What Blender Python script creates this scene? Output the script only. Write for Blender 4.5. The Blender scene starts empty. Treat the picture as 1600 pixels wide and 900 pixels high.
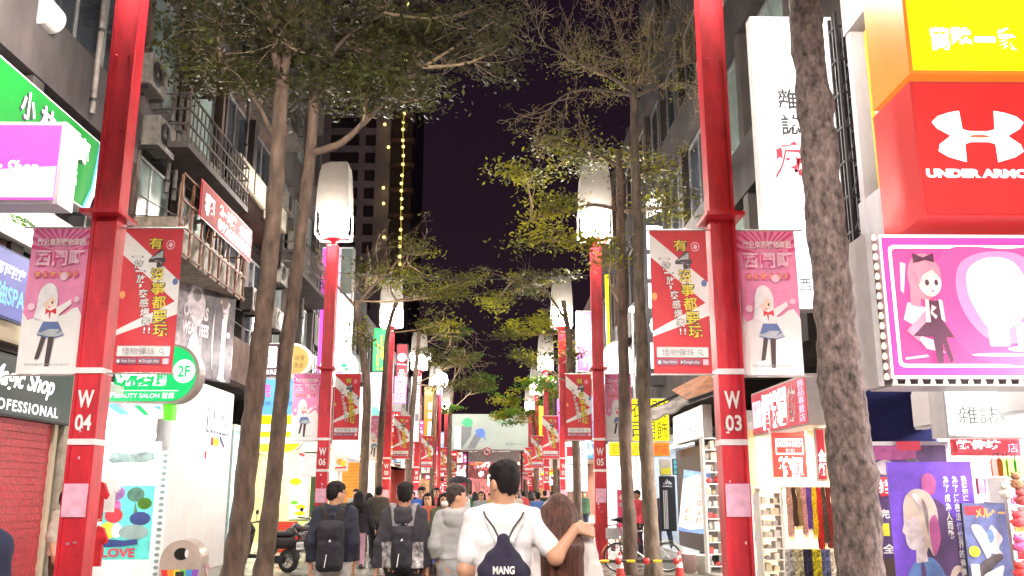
import bpy, bmesh, math, random
import numpy as np
from mathutils import Vector, Matrix, noise as mnoise

random.seed(7)
S = bpy.context.scene
COL = S.collection
PI = math.pi
R = math.radians

# ---------------------------------------------------------------- camera, night sky, exposure
FPX, HCAM = 1400.0, 1.62
PITCH, YAW = math.atan(319 / 1400), -0.0139
cam_d = bpy.data.cameras.new('camera')
cam_d.sensor_width = 36.0
cam_d.lens = 36.0 * FPX / 1600
cam_d.clip_start, cam_d.clip_end = 0.05, 2000
cam = bpy.data.objects.new('camera', cam_d)
COL.objects.link(cam)
cam.location = (0, 0, HCAM)
cam.rotation_euler = (PI / 2 + PITCH, 0, YAW)
S.camera = cam
CR = cam.rotation_euler.to_matrix()

W = bpy.data.worlds.new('World')
S.world = W
W.use_nodes = True
bg = W.node_tree.nodes['Background']
bg.inputs[0].default_value = (0.46, 0.22, 0.62, 1)       # city glow on a night sky
bg.inputs[1].default_value = 0.0135
_n, _l = W.node_tree.nodes, W.node_tree.links
_tcw = _n.new('ShaderNodeTexCoord')
_sx = _n.new('ShaderNodeSeparateXYZ')
_rp = _n.new('ShaderNodeValToRGB')
_rp.color_ramp.elements[0].position, _rp.color_ramp.elements[1].position = 0.0, 0.55
_rp.color_ramp.elements[0].color = (0.95, 0.50, 0.72, 1)   # city glow low down
_rp.color_ramp.elements[1].color = (0.42, 0.20, 0.50, 1)
_l.new(_tcw.outputs['Generated'], _sx.inputs[0])
_l.new(_sx.outputs[2], _rp.inputs[0])
_l.new(_rp.outputs[0], bg.inputs[0])
S.view_settings.view_transform = 'Standard'
S.view_settings.look = 'None'
S.view_settings.exposure = 0.85
S.view_settings.gamma = 1.0
S.view_settings.use_curve_mapping = False
S.cycles.use_denoising = True
S.cycles.max_bounces = 6
S.cycles.diffuse_bounces = 3
S.cycles.glossy_bounces = 2
S.cycles.transmission_bounces = 4
S.cycles.sample_clamp_indirect = 4.0
S.cycles.caustics_reflective = False
S.cycles.caustics_refractive = False

LAMP_W = 3400.0        # street lanterns
SHOP = 1.0             # shop lighting scale


def ray(px, py):
    return CR @ Vector(((px - 800) / FPX, (450 - py) / FPX, -1.0))


def WY(px, py, Y):
    d = ray(px, py)
    return cam.location + d * (Y / d.y)


def WX(px, py, X):
    d = ray(px, py)
    return cam.location + d * (X / d.x)


# ---------------------------------------------------------------- materials
MATS = {}


def mat(name, col, rough=0.6, metal=0.0, var=0.12, scale=6.0, bump=0.0, bscale=40.0, emit=None, es=0.0, stretch=(1, 1, 1), detail=4, col2=None, spec=0.5, trans=0.0):
    if name in MATS:
        return MATS[name]
    m = bpy.data.materials.new(name)
    m.use_nodes = True
    nt = m.node_tree
    N, L = nt.nodes, nt.links
    b = N['Principled BSDF']
    b.inputs['Roughness'].default_value = rough
    b.inputs['Metallic'].default_value = metal
    b.inputs['Specular IOR Level'].default_value = spec
    tc = N.new('ShaderNodeTexCoord')
    mp = N.new('ShaderNodeMapping')
    mp.inputs['Scale'].default_value = stretch
    L.new(tc.outputs['Object'], mp.inputs['Vector'])
    nz = N.new('ShaderNodeTexNoise')
    nz.inputs['Scale'].default_value = scale
    nz.inputs['Detail'].default_value = detail
    nz.inputs['Roughness'].default_value = 0.62
    L.new(mp.outputs[0], nz.inputs['Vector'])
    rp = N.new('ShaderNodeValToRGB')
    c2 = col2 if col2 else tuple(max(0, c * (1 - var * 1.6)) for c in col[:3])
    c1 = tuple(min(1, c * (1 + var)) for c in col[:3])
    rp.color_ramp.elements[0].position, rp.color_ramp.elements[1].position = 0.32, 0.68
    rp.color_ramp.elements[0].color = (*c2[:3], 1)
    rp.color_ramp.elements[1].color = (*c1, 1)
    L.new(nz.outputs[0], rp.inputs[0])
    L.new(rp.outputs[0], b.inputs['Base Color'])
    if bump > 0:
        n2 = N.new('ShaderNodeTexNoise')
        n2.inputs['Scale'].default_value = bscale
        n2.inputs['Detail'].default_value = 5
        L.new(mp.outputs[0], n2.inputs['Vector'])
        bp = N.new('ShaderNodeBump')
        bp.inputs['Strength'].default_value = bump
        bp.inputs['Distance'].default_value = 0.02
        L.new(n2.outputs[0], bp.inputs['Height'])
        L.new(bp.outputs[0], b.inputs['Normal'])
    if emit is not None:
        mx = N.new('ShaderNodeMix')
        mx.data_type = 'RGBA'
        mx.blend_type = 'MULTIPLY'
        mx.inputs[0].default_value = 1.0
        r2 = N.new('ShaderNodeValToRGB')
        r2.color_ramp.elements[0].color = (0.62, 0.62, 0.62, 1)
        r2.color_ramp.elements[1].color = (1.16, 1.16, 1.16, 1)
        L.new(nz.outputs[0], r2.inputs[0])
        mx.inputs[6].default_value = (*emit[:3], 1)
        L.new(r2.outputs[0], mx.inputs[7])
        L.new(mx.outputs[2], b.inputs['Emission Color'])
        b.inputs['Emission Strength'].default_value = es
    if trans > 0:
        out = N['Material Output']
        tr = N.new('ShaderNodeBsdfTranslucent')
        L.new(rp.outputs[0], tr.inputs[0])
        ms = N.new('ShaderNodeMixShader')
        ms.inputs[0].default_value = trans
        L.new(b.outputs[0], ms.inputs[1])
        L.new(tr.outputs[0], ms.inputs[2])
        L.new(ms.outputs[0], out.inputs[0])
    MATS[name] = m
    return m


GLOW = 0.74           # backlit signs


def lit(name, col, es=1.0, rough=0.4):
    """a backlit plastic face"""
    return mat(name, tuple(min(0.8, c) * .45 for c in col), rough, var=0.03, scale=1.5, emit=col, es=es * GLOW)


def tubes(m, spacing=0.3, lo=0.75, axis='X'):
    """bands of fluorescent tubes behind a backlit face"""
    return m


WHITE = mat('white_paint', (0.78, 0.77, 0.75), 0.5, var=0.06)
BLACK = mat('black_plastic', (0.015, 0.015, 0.017), 0.45, var=0.2)
RED = mat('red_post_paint', (0.56, 0.018, 0.035), 0.42, var=0.22, scale=2.2, bump=0.12, bscale=18, stretch=(3, 3, .8), detail=8)
DARKM = mat('dark_metal', (0.035, 0.033, 0.036), 0.45, metal=0.6, var=0.3)
STEEL = mat('galvanised_steel', (0.42, 0.42, 0.43), 0.42, metal=0.7, var=0.2, scale=20)
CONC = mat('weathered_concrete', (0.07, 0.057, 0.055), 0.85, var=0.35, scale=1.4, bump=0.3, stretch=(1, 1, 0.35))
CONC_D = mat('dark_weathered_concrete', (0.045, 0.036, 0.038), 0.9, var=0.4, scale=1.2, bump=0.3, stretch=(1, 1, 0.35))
CONC_B = mat('brown_tiled_wall', (0.10, 0.06, 0.048), 0.75, var=0.35, scale=2, bump=0.2)
CREAM = mat('cream_plaster', (0.62, 0.54, 0.40), 0.7, var=0.1, scale=2)
WWALL = mat('white_wall_paint', (0.78, 0.76, 0.76), 0.55, var=0.05, scale=1.5)
GLASS = mat('dark_window_glass', (0.03, 0.035, 0.045), 0.08, var=0.3, scale=2)
PALEGL = mat('pale_frosted_glass', (0.26, 0.33, 0.32), 0.25, var=0.15, scale=2)
SKIN = mat('skin', (0.54, 0.28, 0.175), 0.5, var=0.07, scale=14)
HAIR_B = mat('black_hair', (0.009, 0.006, 0.007), 0.62, spec=0.25, var=0.5, scale=60, bump=0.5, bscale=120, stretch=(1, 1, 0.12))
HAIR_R = mat('reddish_brown_hair', (0.085, 0.030, 0.020), 0.42, spec=0.35, var=0.5, scale=55, bump=0.6, bscale=150, stretch=(1, 1, 0.07))


# ---------------------------------------------------------------- objects
def thing(name, label, cat, loc=(0, 0, 0), rz=0.0, group=None, kind=None):
    o = bpy.data.objects.new(name, None)
    COL.objects.link(o)
    o.empty_display_size = 0.2
    o.location = loc
    o.rotation_euler = (0, 0, rz)
    tag(o, label, cat, group, kind)
    return o


def tag(o, label=None, cat=None, group=None, kind=None):
    if label: o['label'] = label
    if cat: o['category'] = cat
    if group: o['group'] = group
    if kind: o['kind'] = kind
    return o


def kids(o):
    return list(o.children)


def copy_tree(o, parent=None, label=None, group=None):
    c = o.copy()
    COL.objects.link(c)
    if parent:
        c.parent = parent
    if label: c['label'] = label
    if group: c['group'] = group
    for ch in kids(o):
        copy_tree(ch, c)
    return c


class MB:
    def __init__(s):
        s.v, s.f, s.m = [], [], []
        s.sm = []

    def add(s, vs, fs, mi=0, smooth=False):
        k = len(s.v)
        s.v.extend([tuple(v) for v in vs])
        for f in fs:
            s.f.append([i + k for i in f])
            s.m.append(mi)
            s.sm.append(smooth)
        return s

    def box(s, x0, y0, z0, x1, y1, z1, mi=0, b=0.0):
        if b <= 0:
            vs = [(x, y, z) for z in (z0, z1) for y in (y0, y1) for x in (x0, x1)]
            return s.add(vs, [(0, 2, 3, 1), (4, 5, 7, 6), (0, 1, 5, 4), (2, 6, 7, 3), (0, 4, 6, 2), (1, 3, 7, 5)], mi)
        bm = bmesh.new()
        r = bmesh.ops.create_cube(bm, size=1)
        for v in bm.verts:
            v.co = Vector((x0 + (v.co.x + .5) * (x1 - x0), y0 + (v.co.y + .5) * (y1 - y0), z0 + (v.co.z + .5) * (z1 - z0)))
        bmesh.ops.bevel(bm, geom=bm.edges[:], offset=b, segments=2, affect='EDGES', profile=0.5)
        bm.verts.index_update()
        s.add([v.co[:] for v in bm.verts], [[v.index for v in f.verts] for f in bm.faces], mi)
        bm.free()
        return s

    def cbox(s, c, d, mi=0, b=0.0):
        return s.box(c[0] - d[0] / 2, c[1] - d[1] / 2, c[2] - d[2] / 2, c[0] + d[0] / 2, c[1] + d[1] / 2, c[2] + d[2] / 2, mi, b)

    def tube(s, pts, rad, n=8, mi=0, cap=True):
        pts = [Vector(p) for p in pts]
        if not hasattr(rad, '__len__'):
            rad = [rad] * len(pts)
        vs, fs = [], []
        ref = None
        for i, p in enumerate(pts):
            t = (pts[min(i + 1, len(pts) - 1)] - pts[max(i - 1, 0)])
            if t.length < 1e-9: t = Vector((0, 0, 1))
            t.normalize()
            if ref is None:
                ref = Vector((1, 0, 0)) if abs(t.x) < 0.8 else Vector((0, 1, 0))
            u = ref - t * ref.dot(t)
            if u.length < 1e-6:
                u = Vector((0, 1, 0)).cross(t)
            u.normalize()
            ref = u
            w = t.cross(u)
            for k in range(n):
                a = 2 * PI * k / n
                vs.append(p + (u * math.cos(a) + w * math.sin(a)) * rad[i])
        for i in range(len(pts) - 1):
            for k in range(n):
                a, b_ = i * n + k, i * n + (k + 1) % n
                fs.append((a, b_, b_ + n, a + n))
        s.add(vs, fs, mi, True)
        if cap:
            k = len(vs)
            s.add(vs[:n], [tuple(range(n))[::-1]], mi)
            s.add(vs[k - n:], [tuple(range(n))], mi)
        return s

    def cyl(s, c, r, h, n=20, mi=0, axis='z', r2=None):
        c = Vector(c)
        d = {'x': Vector((1, 0, 0)), 'y': Vector((0, 1, 0)), 'z': Vector((0, 0, 1))}[axis]
        return s.tube([c, c + d * h], [r, r if r2 is None else r2], n, mi)

    def lathe(s, prof, n=20, c=(0, 0, 0), mi=0, axis='z'):
        vs, fs = [], []
        for r, h in prof:
            for k in range(n):
                a = 2 * PI * k / n
                x, y = r * math.cos(a), r * math.sin(a)
                p = {'z': (x, y, h), 'x': (h, x, y), 'y': (x, h, y)}[axis]
                vs.append((p[0] + c[0], p[1] + c[1], p[2] + c[2]))
        for i in range(len(prof) - 1):
            for k in range(n):
                fs.append((i * n + k, i * n + (k + 1) % n, (i + 1) * n + (k + 1) % n, (i + 1) * n + k))
        return s.add(vs, fs, mi, True)

    def prism(s, pts, y0, y1, mi=0):
        """polygon in x,z extruded along y"""
        n = len(pts)
        vs = [(x, y0, z) for x, z in pts] + [(x, y1, z) for x, z in pts]
        fs = [tuple(range(n)), tuple(range(2 * n - 1, n - 1, -1))] + [(i, i + n, (i + 1) % n + n, (i + 1) % n) for i in range(n)]
        return s.add(vs, fs, mi)

    def poly(s, pts, mi=0):
        return s.add(pts, [tuple(range(len(pts)))], mi)

    def build(s, name, mats, parent=None, loc=None, rz=None, warp=None, fix=True):
        if not isinstance(mats, (list, tuple)):
            mats = [mats]
        me = bpy.data.meshes.new(name)
        v = s.v if warp is None else [warp(p) for p in s.v]
        me.from_pydata(v, [], s.f)
        for m in mats:
            me.materials.append(m)
        me.polygons.foreach_set('material_index', s.m)
        me.polygons.foreach_set('use_smooth', s.sm)
        if fix:
            bm = bmesh.new()
            bm.from_mesh(me)
            bmesh.ops.recalc_face_normals(bm, faces=bm.faces)
            bm.to_mesh(me)
            bm.free()
        me.update()
        return link(name, me, parent, loc, rz)


def link(name, me, parent=None, loc=None, rz=None):
    o = bpy.data.objects.new(name, me)
    COL.objects.link(o)
    if parent: o.parent = parent
    if loc is not None: o.location = loc
    if rz is not None: o.rotation_euler = (0, 0, rz)
    return o


# ---------------------------------------------------------------- lettering
_tc = bpy.data.curves.new('lettering', 'FONT')
_to = bpy.data.objects.new('lettering_source', _tc)
COL.objects.link(_to)
TCACHE = {}


def glyphs(body, bold=0.0, depth=0.0, shear=0.0, space=1.0, line=1.0):
    key = (body, bold, depth, shear, space, line)
    if key in TCACHE:
        return TCACHE[key]
    _tc.body = body
    _tc.size = 1.0
    _tc.offset = bold
    _tc.extrude = depth
    _tc.shear = shear
    _tc.space_character = space
    _tc.space_line = line
    _tc.align_x = 'CENTER'
    _tc.resolution_u = 3
    dg = bpy.context.evaluated_depsgraph_get()
    dg.update()
    me = bpy.data.meshes.new_from_object(_to.evaluated_get(dg))
    v = np.array([p.co[:] for p in me.vertices]).reshape(-1, 3)
    f = [tuple(p.vertices) for p in me.polygons]
    bpy.data.meshes.remove(me)
    TCACHE[key] = (v, f)
    return v, f


def put_text(mb, body, x0, z0, x1, z1, y, mi=0, bold=0.0, depth=0.0, shear=0.0, vertical=False, keep=False, space=1.0, grow=0.0):
    """fit lettering into the box x0..x1, z0..z1 of the local x,z plane at y (facing -y)"""
    if vertical:
        n = len(body)
        h = (z1 - z0) / n
        for i, ch in enumerate(body):
            if ch == ' ': continue
            zz = z1 - (i + 1) * h
            v, f = glyphs(ch, bold, depth, shear)
            if not len(v): continue
            thin = ch in '一、,.!丨'
            if thin:
                s = h * 0.95
                cx = (x0 + x1) / 2
                mx = (v[:, 0].min() + v[:, 0].max()) / 2
                sx = (x1 - x0) / 0.95
                vs = [((p[0] - mx) * sx + cx, y - p[2], zz + (p[1] + 0.12) * h * 0.95) for p in v]
                mb.add(vs, f, mi)
            else:
                put_text(mb, ch, x0, zz + h * 0.04, x1, zz + h * 0.96, y, mi, bold, depth, shear, grow=grow)
        return
    v, f = glyphs(body, bold, depth, shear, space)
    if not len(v): return
    a, b = v.min(0), v.max(0)
    w, h = max(b[0] - a[0], 1e-4), max(b[1] - a[1], 1e-4)
    sx, sz = (x1 - x0) / w, (z1 - z0) / h
    if keep:
        sx = sz = min(sx, sz)
    cx, cz = (x0 + x1) / 2, (z0 + z1) / 2
    sx2, sz2 = sx * (1 + grow), sz * (1 + grow)
    vs = [((p[0] - (a[0] + b[0]) / 2) * sx2 + cx, y - p[2] * min(sx, sz), (p[1] - (a[1] + b[1]) / 2) * sz2 + cz) for p in v]
    mb.add(vs, f, mi)


def ell(cx, cz, rx, rz, n=24, a0=0, a1=2 * PI):
    return [(cx + rx * math.cos(a0 + (a1 - a0) * k / n), cz + rz * math.sin(a0 + (a1 - a0) * k / n)) for k in range(n if a1 - a0 > 6.28 else n + 1)]


def rrect(x0, z0, x1, z1, r, n=5):
    p = []
    for cx, cz, a in ((x1 - r, z1 - r, 0), (x0 + r, z1 - r, PI / 2), (x0 + r, z0 + r, PI), (x1 - r, z0 + r, 1.5 * PI)):
        p += [(cx + r * math.cos(a + PI / 2 * k / n), cz + r * math.sin(a + PI / 2 * k / n)) for k in range(n + 1)]
    return p


def prints(shapes, name, parent, y=-0.003, step=0.0012, warp=None):
    """flat printed shapes: [(material, polygon | ('t', text args...))] each a hair in front of the last"""
    mats, mb = [], MB()
    for sh in shapes:
        m = sh[0]
        if m not in mats: mats.append(m)
        mi = mats.index(m)
        if sh[1] == 't':
            kw = dict(sh[7]) if len(sh) > 7 else {}
            put_text(mb, sh[2], sh[3], sh[4], sh[5], sh[6], y, mi, **kw)
        else:
            mb.poly([(px, y, pz) for px, pz in sh[1]], mi)
        y -= step
    o = mb.build(name, mats, parent, warp=warp, fix=False)
    return o


def sign(name, label, cat, c, rz, w, h, d, face, side, shapes=(), group=None, rim=0.03, outline=None, part='lettering', framem=None):
    """a sign cabinet: c = centre of its front face; faces local -y"""
    t = thing(name, label, cat, (c[0], c[1], c[2] - h / 2), rz, group)
    z = h / 2
    if outline is None:
        outline = [(-w / 2, -h / 2), (w / 2, -h / 2), (w / 2, h / 2), (-w / 2, h / 2)]
        inner = [(-w / 2 + rim, -h / 2 + rim), (w / 2 - rim, -h / 2 + rim), (w / 2 - rim, h / 2 - rim), (-w / 2 + rim, h / 2 - rim)]
    else:
        k = 1 - 2 * rim / max(min(w, h), 0.01)
        inner = [(x * k, zz * k) for x, zz in outline]
    MB().prism([(x, zz + z) for x, zz in outline], 0, d).build('cabinet', side, t)
    MB().prism([(x, zz + z) for x, zz in inner], -0.012, 0.0 - 0.001).build('face', face, t)
    if shapes:
        prints([tuple([s[0], 't', s[2], s[3], s[4] + z, s[5], s[6] + z] + list(s[7:])) if s[1] == 't' else (s[0], [(x, zz + z) for x, zz in s[1]]) for s in shapes], part, t, y=-0.016)
    return t


def T(m, body, x0, z0, x1, z1, **kw):
    return (m, 't', body, x0, z0, x1, z1, tuple(kw.items()))


def area(parent, name, loc, rot, sx, sy, power, col=(1, 0.93, 0.85)):
    l = bpy.data.lights.new(name, 'AREA')
    l.shape = 'RECTANGLE'
    l.size, l.size_y = sx, sy
    l.energy = power * SHOP
    l.color = col
    o = bpy.data.objects.new(name, l)
    COL.objects.link(o)
    o.location = loc
    o.rotation_euler = rot
    if parent: o.parent = parent
    return o


def point(parent, name, loc, power, col=(1, 0.9, 0.8), r=0.12):
    l = bpy.data.lights.new(name, 'POINT')
    l.energy = power
    l.color = col
    l.shadow_soft_size = r
    o = bpy.data.objects.new(name, l)
    COL.objects.link(o)
    o.location = loc
    if parent: o.parent = parent
    return o

# ================================================================ SETTING: ground
def paving():
    m = bpy.data.materials.new('wet_paving_tiles')
    m.use_nodes = True
    N, L = m.node_tree.nodes, m.node_tree.links
    b = N['Principled BSDF']
    tc = N.new('ShaderNodeTexCoord')
    br = N.new('ShaderNodeTexBrick')
    br.offset = 0.0
    br.inputs['Color1'].default_value = (0.20, 0.195, 0.165, 1)
    br.inputs['Color2'].default_value = (0.27, 0.25, 0.22, 1)
    br.inputs['Mortar'].default_value = (0.07, 0.065, 0.06, 1)
    br.inputs['Scale'].default_value = 1.0
    br.inputs['Brick Width'].default_value = 0.6
    br.inputs['Row Height'].default_value = 0.6
    br.inputs['Mortar Size'].default_value = 0.008
    L.new(tc.outputs['Object'], br.inputs['Vector'])
    nz = N.new('ShaderNodeTexNoise')
    nz.inputs['Scale'].default_value = 0.9
    nz.inputs['Detail'].default_value = 6
    L.new(tc.outputs['Object'], nz.inputs['Vector'])
    mx = N.new('ShaderNodeMix')
    mx.data_type = 'RGBA'
    mx.blend_type = 'MULTIPLY'
    mx.inputs[0].default_value = 0.7
    L.new(br.outputs[0], mx.inputs[6])
    rp = N.new('ShaderNodeValToRGB')
    rp.color_ramp.elements[0].position, rp.color_ramp.elements[1].position = 0.35, 0.65
    rp.color_ramp.elements[0].color = (0.45, 0.45, 0.45, 1)
    rp.color_ramp.elements[1].color = (1.2, 1.2, 1.15, 1)
    L.new(nz.outputs[0], rp.inputs[0])
    L.new(rp.outputs[0], mx.inputs[7])
    L.new(mx.outputs[2], b.inputs['Base Color'])
    r2 = N.new('ShaderNodeMapRange')
    r2.inputs[1].default_value, r2.inputs[2].default_value = 0.35, 0.65
    r2.inputs[3].default_value, r2.inputs[4].default_value = 0.16, 0.5
    L.new(nz.outputs[0], r2.inputs[0])
    L.new(r2.outputs[0], b.inputs['Roughness'])
    bp = N.new('ShaderNodeBump')
    bp.inputs['Strength'].default_value = 0.25
    bp.inputs['Distance'].default_value = 0.01
    L.new(br.outputs[1], bp.inputs['Height'])
    bp.invert = True
    L.new(bp.outputs[0], b.inputs['Normal'])
    return m


g = MB().poly([(-300, -60, 0), (300, -60, 0), (300, 700, 0), (-300, 700, 0)]).build('ground', paving())
tag(g, kind='structure')
for X in (-3.55, 1.85):
    g = MB().poly([(X, -20, 0.004), (X + 0.3, -20, 0.004), (X + 0.3, 130, 0.004), (X, 130, 0.004)]).build('drain_strip', mat('dark_granite_strip', (0.07, 0.068, 0.066), 0.35, var=0.3, scale=30))
    tag(g, kind='structure')

XL, XR = -6.5, 4.7


# ================================================================ BUILDINGS
def building(name, label, side, Y0, Y1, H, floors, bays, wall, band, X=None, depth=9, base=3.3, frame=None, glass=GLASS, win_h=1.5, sill=0.95, rail=0, set_in=0.35, lights=0.0, group='buildings along the shopping street'):
    """local x along the frontage, y into the block, front plane y=0"""
    Lg = Y1 - Y0
    if side < 0:
        t = thing(name, label, 'building', ((XL if X is None else X), Y0, 0), PI / 2, group)
    else:
        t = thing(name, label, 'building', ((XR if X is None else X), Y1, 0), -PI / 2, group)
    frame = frame or STEEL
    MB().box(0.02, set_in, base, Lg - 0.02, depth, H).build('wall', wall, t)
    fh = (H - base) / floors
    for k in range(floors + 1):
        z = base + k * fh
        MB().box(0.0, 0.0, z - 0.12, Lg, set_in + 0.05, min(z + sill, H + 0.5) if k < floors else z + 0.6).build('floor_band', band, t)
    bw = Lg / bays
    for i in range(bays + 1):
        x = i * bw
        MB().box(max(0.01, x - 0.16), 0.03, base, min(Lg - 0.01, x + 0.16), set_in + 0.04, H + 0.3).build('pillar', wall, t)
    for k in range(floors):
        z0 = base + k * fh + sill + 0.03
        z1 = base + (k + 1) * fh - 0.15
        for i in range(bays):
            xa, xb = i * bw + 0.2, (i + 1) * bw - 0.2
            fr = MB()
            s = 0.06
            y = set_in - 0.14
            fr.box(xa, y, z0, xa + s, y + 0.08, z1).box(xb - s, y, z0, xb, y + 0.08, z1)
            fr.box(xa + s, y, z0, xb - s, y + 0.08, z0 + s).box(xa + s, y, z1 - s, xb - s, y + 0.08, z1)
            n = max(2, int((xb - xa) / 0.9))
            for q in range(1, n):
                xx = xa + (xb - xa) * q / n
                fr.box(xx - 0.025, y + 0.005, z0 + s, xx + 0.025, y + 0.075, z1 - s)
            w = fr.build('window', frame, t)
            MB().box(xa + s, y + 0.03, z0 + s, xb - s, y + 0.045, z1 - s).build('pane', glass, w)
    for (k, xa, xb) in (rail or ()):
        z = base + k * fh
        r = MB()
        r.box(xa, -0.75, z - 0.1, xb, 0.02, z + 0.02, 1)
        for zz in (z + 0.35, z + 0.65, z + 0.95):
            r.box(xa, -0.74, zz, xb, -0.70, zz + 0.035)
            r.box(xa, -0.70, zz, xa + 0.04, 0.0, zz + 0.035).box(xb - 0.04, -0.70, zz, xb, 0.0, zz + 0.035)
        nb = int((xb - xa) / 0.22)
        for q in range(nb + 1):
            xx = xa + (xb - xa - 0.03) * q / nb
            r.box(xx, -0.73, z + 0.02, xx + 0.025, -0.71, z + 0.95)
        r.build('balcony', [mat('dull_rail', (.07, .06, .058), .6, metal=.3, var=.3), CONC], t)
    return t


GWALL = mat('greyed_white_wall', (.36, .34, .36), .6, var=.2, scale=1.2, stretch=(1, 1, .3))
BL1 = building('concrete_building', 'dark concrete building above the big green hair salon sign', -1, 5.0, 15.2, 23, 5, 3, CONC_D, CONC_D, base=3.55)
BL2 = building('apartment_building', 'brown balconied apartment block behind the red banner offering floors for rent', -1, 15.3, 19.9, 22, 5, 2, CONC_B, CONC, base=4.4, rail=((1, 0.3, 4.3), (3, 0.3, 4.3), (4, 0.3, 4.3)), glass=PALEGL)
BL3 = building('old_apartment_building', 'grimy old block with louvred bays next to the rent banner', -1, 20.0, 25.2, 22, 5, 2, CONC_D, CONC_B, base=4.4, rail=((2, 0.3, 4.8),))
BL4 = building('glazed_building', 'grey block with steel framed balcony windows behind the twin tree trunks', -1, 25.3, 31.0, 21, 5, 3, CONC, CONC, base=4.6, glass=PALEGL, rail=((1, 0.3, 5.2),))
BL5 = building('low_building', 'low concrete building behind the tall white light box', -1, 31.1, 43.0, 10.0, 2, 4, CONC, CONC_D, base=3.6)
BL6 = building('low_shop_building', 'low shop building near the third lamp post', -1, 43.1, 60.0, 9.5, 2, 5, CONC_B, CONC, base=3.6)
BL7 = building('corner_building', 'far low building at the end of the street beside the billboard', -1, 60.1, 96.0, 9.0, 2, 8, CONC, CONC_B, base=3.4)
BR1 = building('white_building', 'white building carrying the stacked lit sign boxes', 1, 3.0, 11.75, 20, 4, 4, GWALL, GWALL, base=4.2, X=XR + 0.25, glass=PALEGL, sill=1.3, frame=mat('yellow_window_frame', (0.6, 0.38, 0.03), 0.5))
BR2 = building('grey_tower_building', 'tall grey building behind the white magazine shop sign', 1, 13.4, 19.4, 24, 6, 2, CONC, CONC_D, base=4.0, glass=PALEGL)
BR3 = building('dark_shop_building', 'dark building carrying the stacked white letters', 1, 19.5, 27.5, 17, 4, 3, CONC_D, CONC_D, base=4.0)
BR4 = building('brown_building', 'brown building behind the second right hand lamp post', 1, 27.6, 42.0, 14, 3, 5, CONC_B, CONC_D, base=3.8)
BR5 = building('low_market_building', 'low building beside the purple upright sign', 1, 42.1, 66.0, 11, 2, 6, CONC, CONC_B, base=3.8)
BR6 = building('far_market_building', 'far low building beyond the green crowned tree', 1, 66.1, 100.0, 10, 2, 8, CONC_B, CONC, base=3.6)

# dark tower far down the street with strings of lights
tw = thing('tower_block', 'tall dark tower block with lights strung down its corner', 'building', (-28, 145, 0))
tx0, tx1 = WY(470, 769, 145).x + 28, WY(634, 600, 145).x + 28
MB().box(tx0, 0.5, 0, tx1, 22, 130).build('wall', mat('tower_dark_wall', (0.10, 0.075, 0.10), 0.8, var=0.2, scale=0.2), tw)
TWB = mat('tower_band', (0.62, 0.52, 0.6), 0.8, var=0.15, scale=0.3)
for k in range(40):
    MB().box(tx0, 0, 3.2 * k + 1, tx1 - 3.8, 0.5, 3.2 * k + 2.1).build('floor_band', TWB, tw)
for xa, xb in ((tx1 - 6.2, tx1 - 3.7), (tx0, tx0 + 2), (tx0 + 7, tx0 + 8)):
    MB().box(xa, -0.3, 0, xb, 0.49, 130).build('pillar', TWB, tw)
for k in range(28):
    MB().box(tx1 - 3.6, -0.4 - 0.9, 4.5 * k + 6, tx1 + 0.6, 0.48, 4.5 * k + 6.6).build('balcony', mat('tower_balcony', (0.16, 0.09, 0.12), 0.8), tw)
TGLOW = lit('tower_dim_bulb', (1.0, 0.74, 0.22), 2.2)
ls = thing('light_string', 'string of yellow lights hanging down the corner of the far tower', 'light string', (tx1 - 28 - 1.3, 143.3, 0))
random.seed(3)
c = MB()
pts = [(0.12 * math.sin(k * .7), 0, 38 + 92 * k / 60) for k in range(61)]
c.tube(pts, 0.05, 5)
c.build('light_rope', mat('glowing_yellow_rope', (0.4, 0.3, 0.02), 0.5, var=0.6, scale=1.2, emit=(0.55, 0.42, 0.04), es=0.85, col2=(0.1, 0.07, 0.0)), ls)
bb = None
for k in range(98):
    x, z = random.choice([(-2.6, 0), (-3.2, 0), (-15.5, 0), (-15.2, 0)])[0] + random.uniform(-.3, .3), random.uniform(40, 128)
    if k >= 40:
        x, z = .1 * math.sin(k), 38 + 92 * (k - 40 + random.uniform(-.3, .3)) / 58
    if bb is None:
        bb = MB().lathe([(0.01, -.3), (.22, -.18), (.27, 0), (.2, .2), (.01, .3)], 8, (0, 0, 0)).build('bulb', TGLOW, ls, (x, 0, z))
    else:
        o = bb.copy(); COL.objects.link(o); o.location = (x, -0.4, z)

# ================================================================ LAMP POSTS
WHITE_BAND = mat('white_reflective_band', (0.8, 0.74, 0.76), 0.4, var=0.05)
PAPER = mat('pink_paper', (0.78, 0.42, 0.56), 0.8, var=0.1, scale=9)
LETTERW = mat('cream_white_letter', (0.8, 0.76, 0.76), 0.5, var=0.04)
BULB = mat('lantern_bulb', (0.8, 0.8, 0.8), 0.3, emit=(1.0, 0.93, 0.80), es=60)
SHADE = mat('frosted_lantern_shade', (0.36, 0.33, 0.31), 0.5, var=0.05, trans=0.12)
ZF = WY(1120, 345, 9.6).z
ZB1, ZB0 = WY(1132, 583, 9.6).z, WY(1137, 692, 9.6).z
ZW1, ZW0 = WY(1132, 613, 9.6).z, WY(1132, 640, 9.6).z
ZN1, ZN0 = WY(1132, 650, 9.6).z, WY(1132, 675, 9.6).z
ZP1, ZP0 = WY(1140, 756, 9.6).z, WY(1140, 807, 9.6).z
BZ1, BZ0 = WY(1120, 362, 9.6).z, WY(1120, 584, 9.6).z
PZ = 7.75
HW = 0.135


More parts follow.
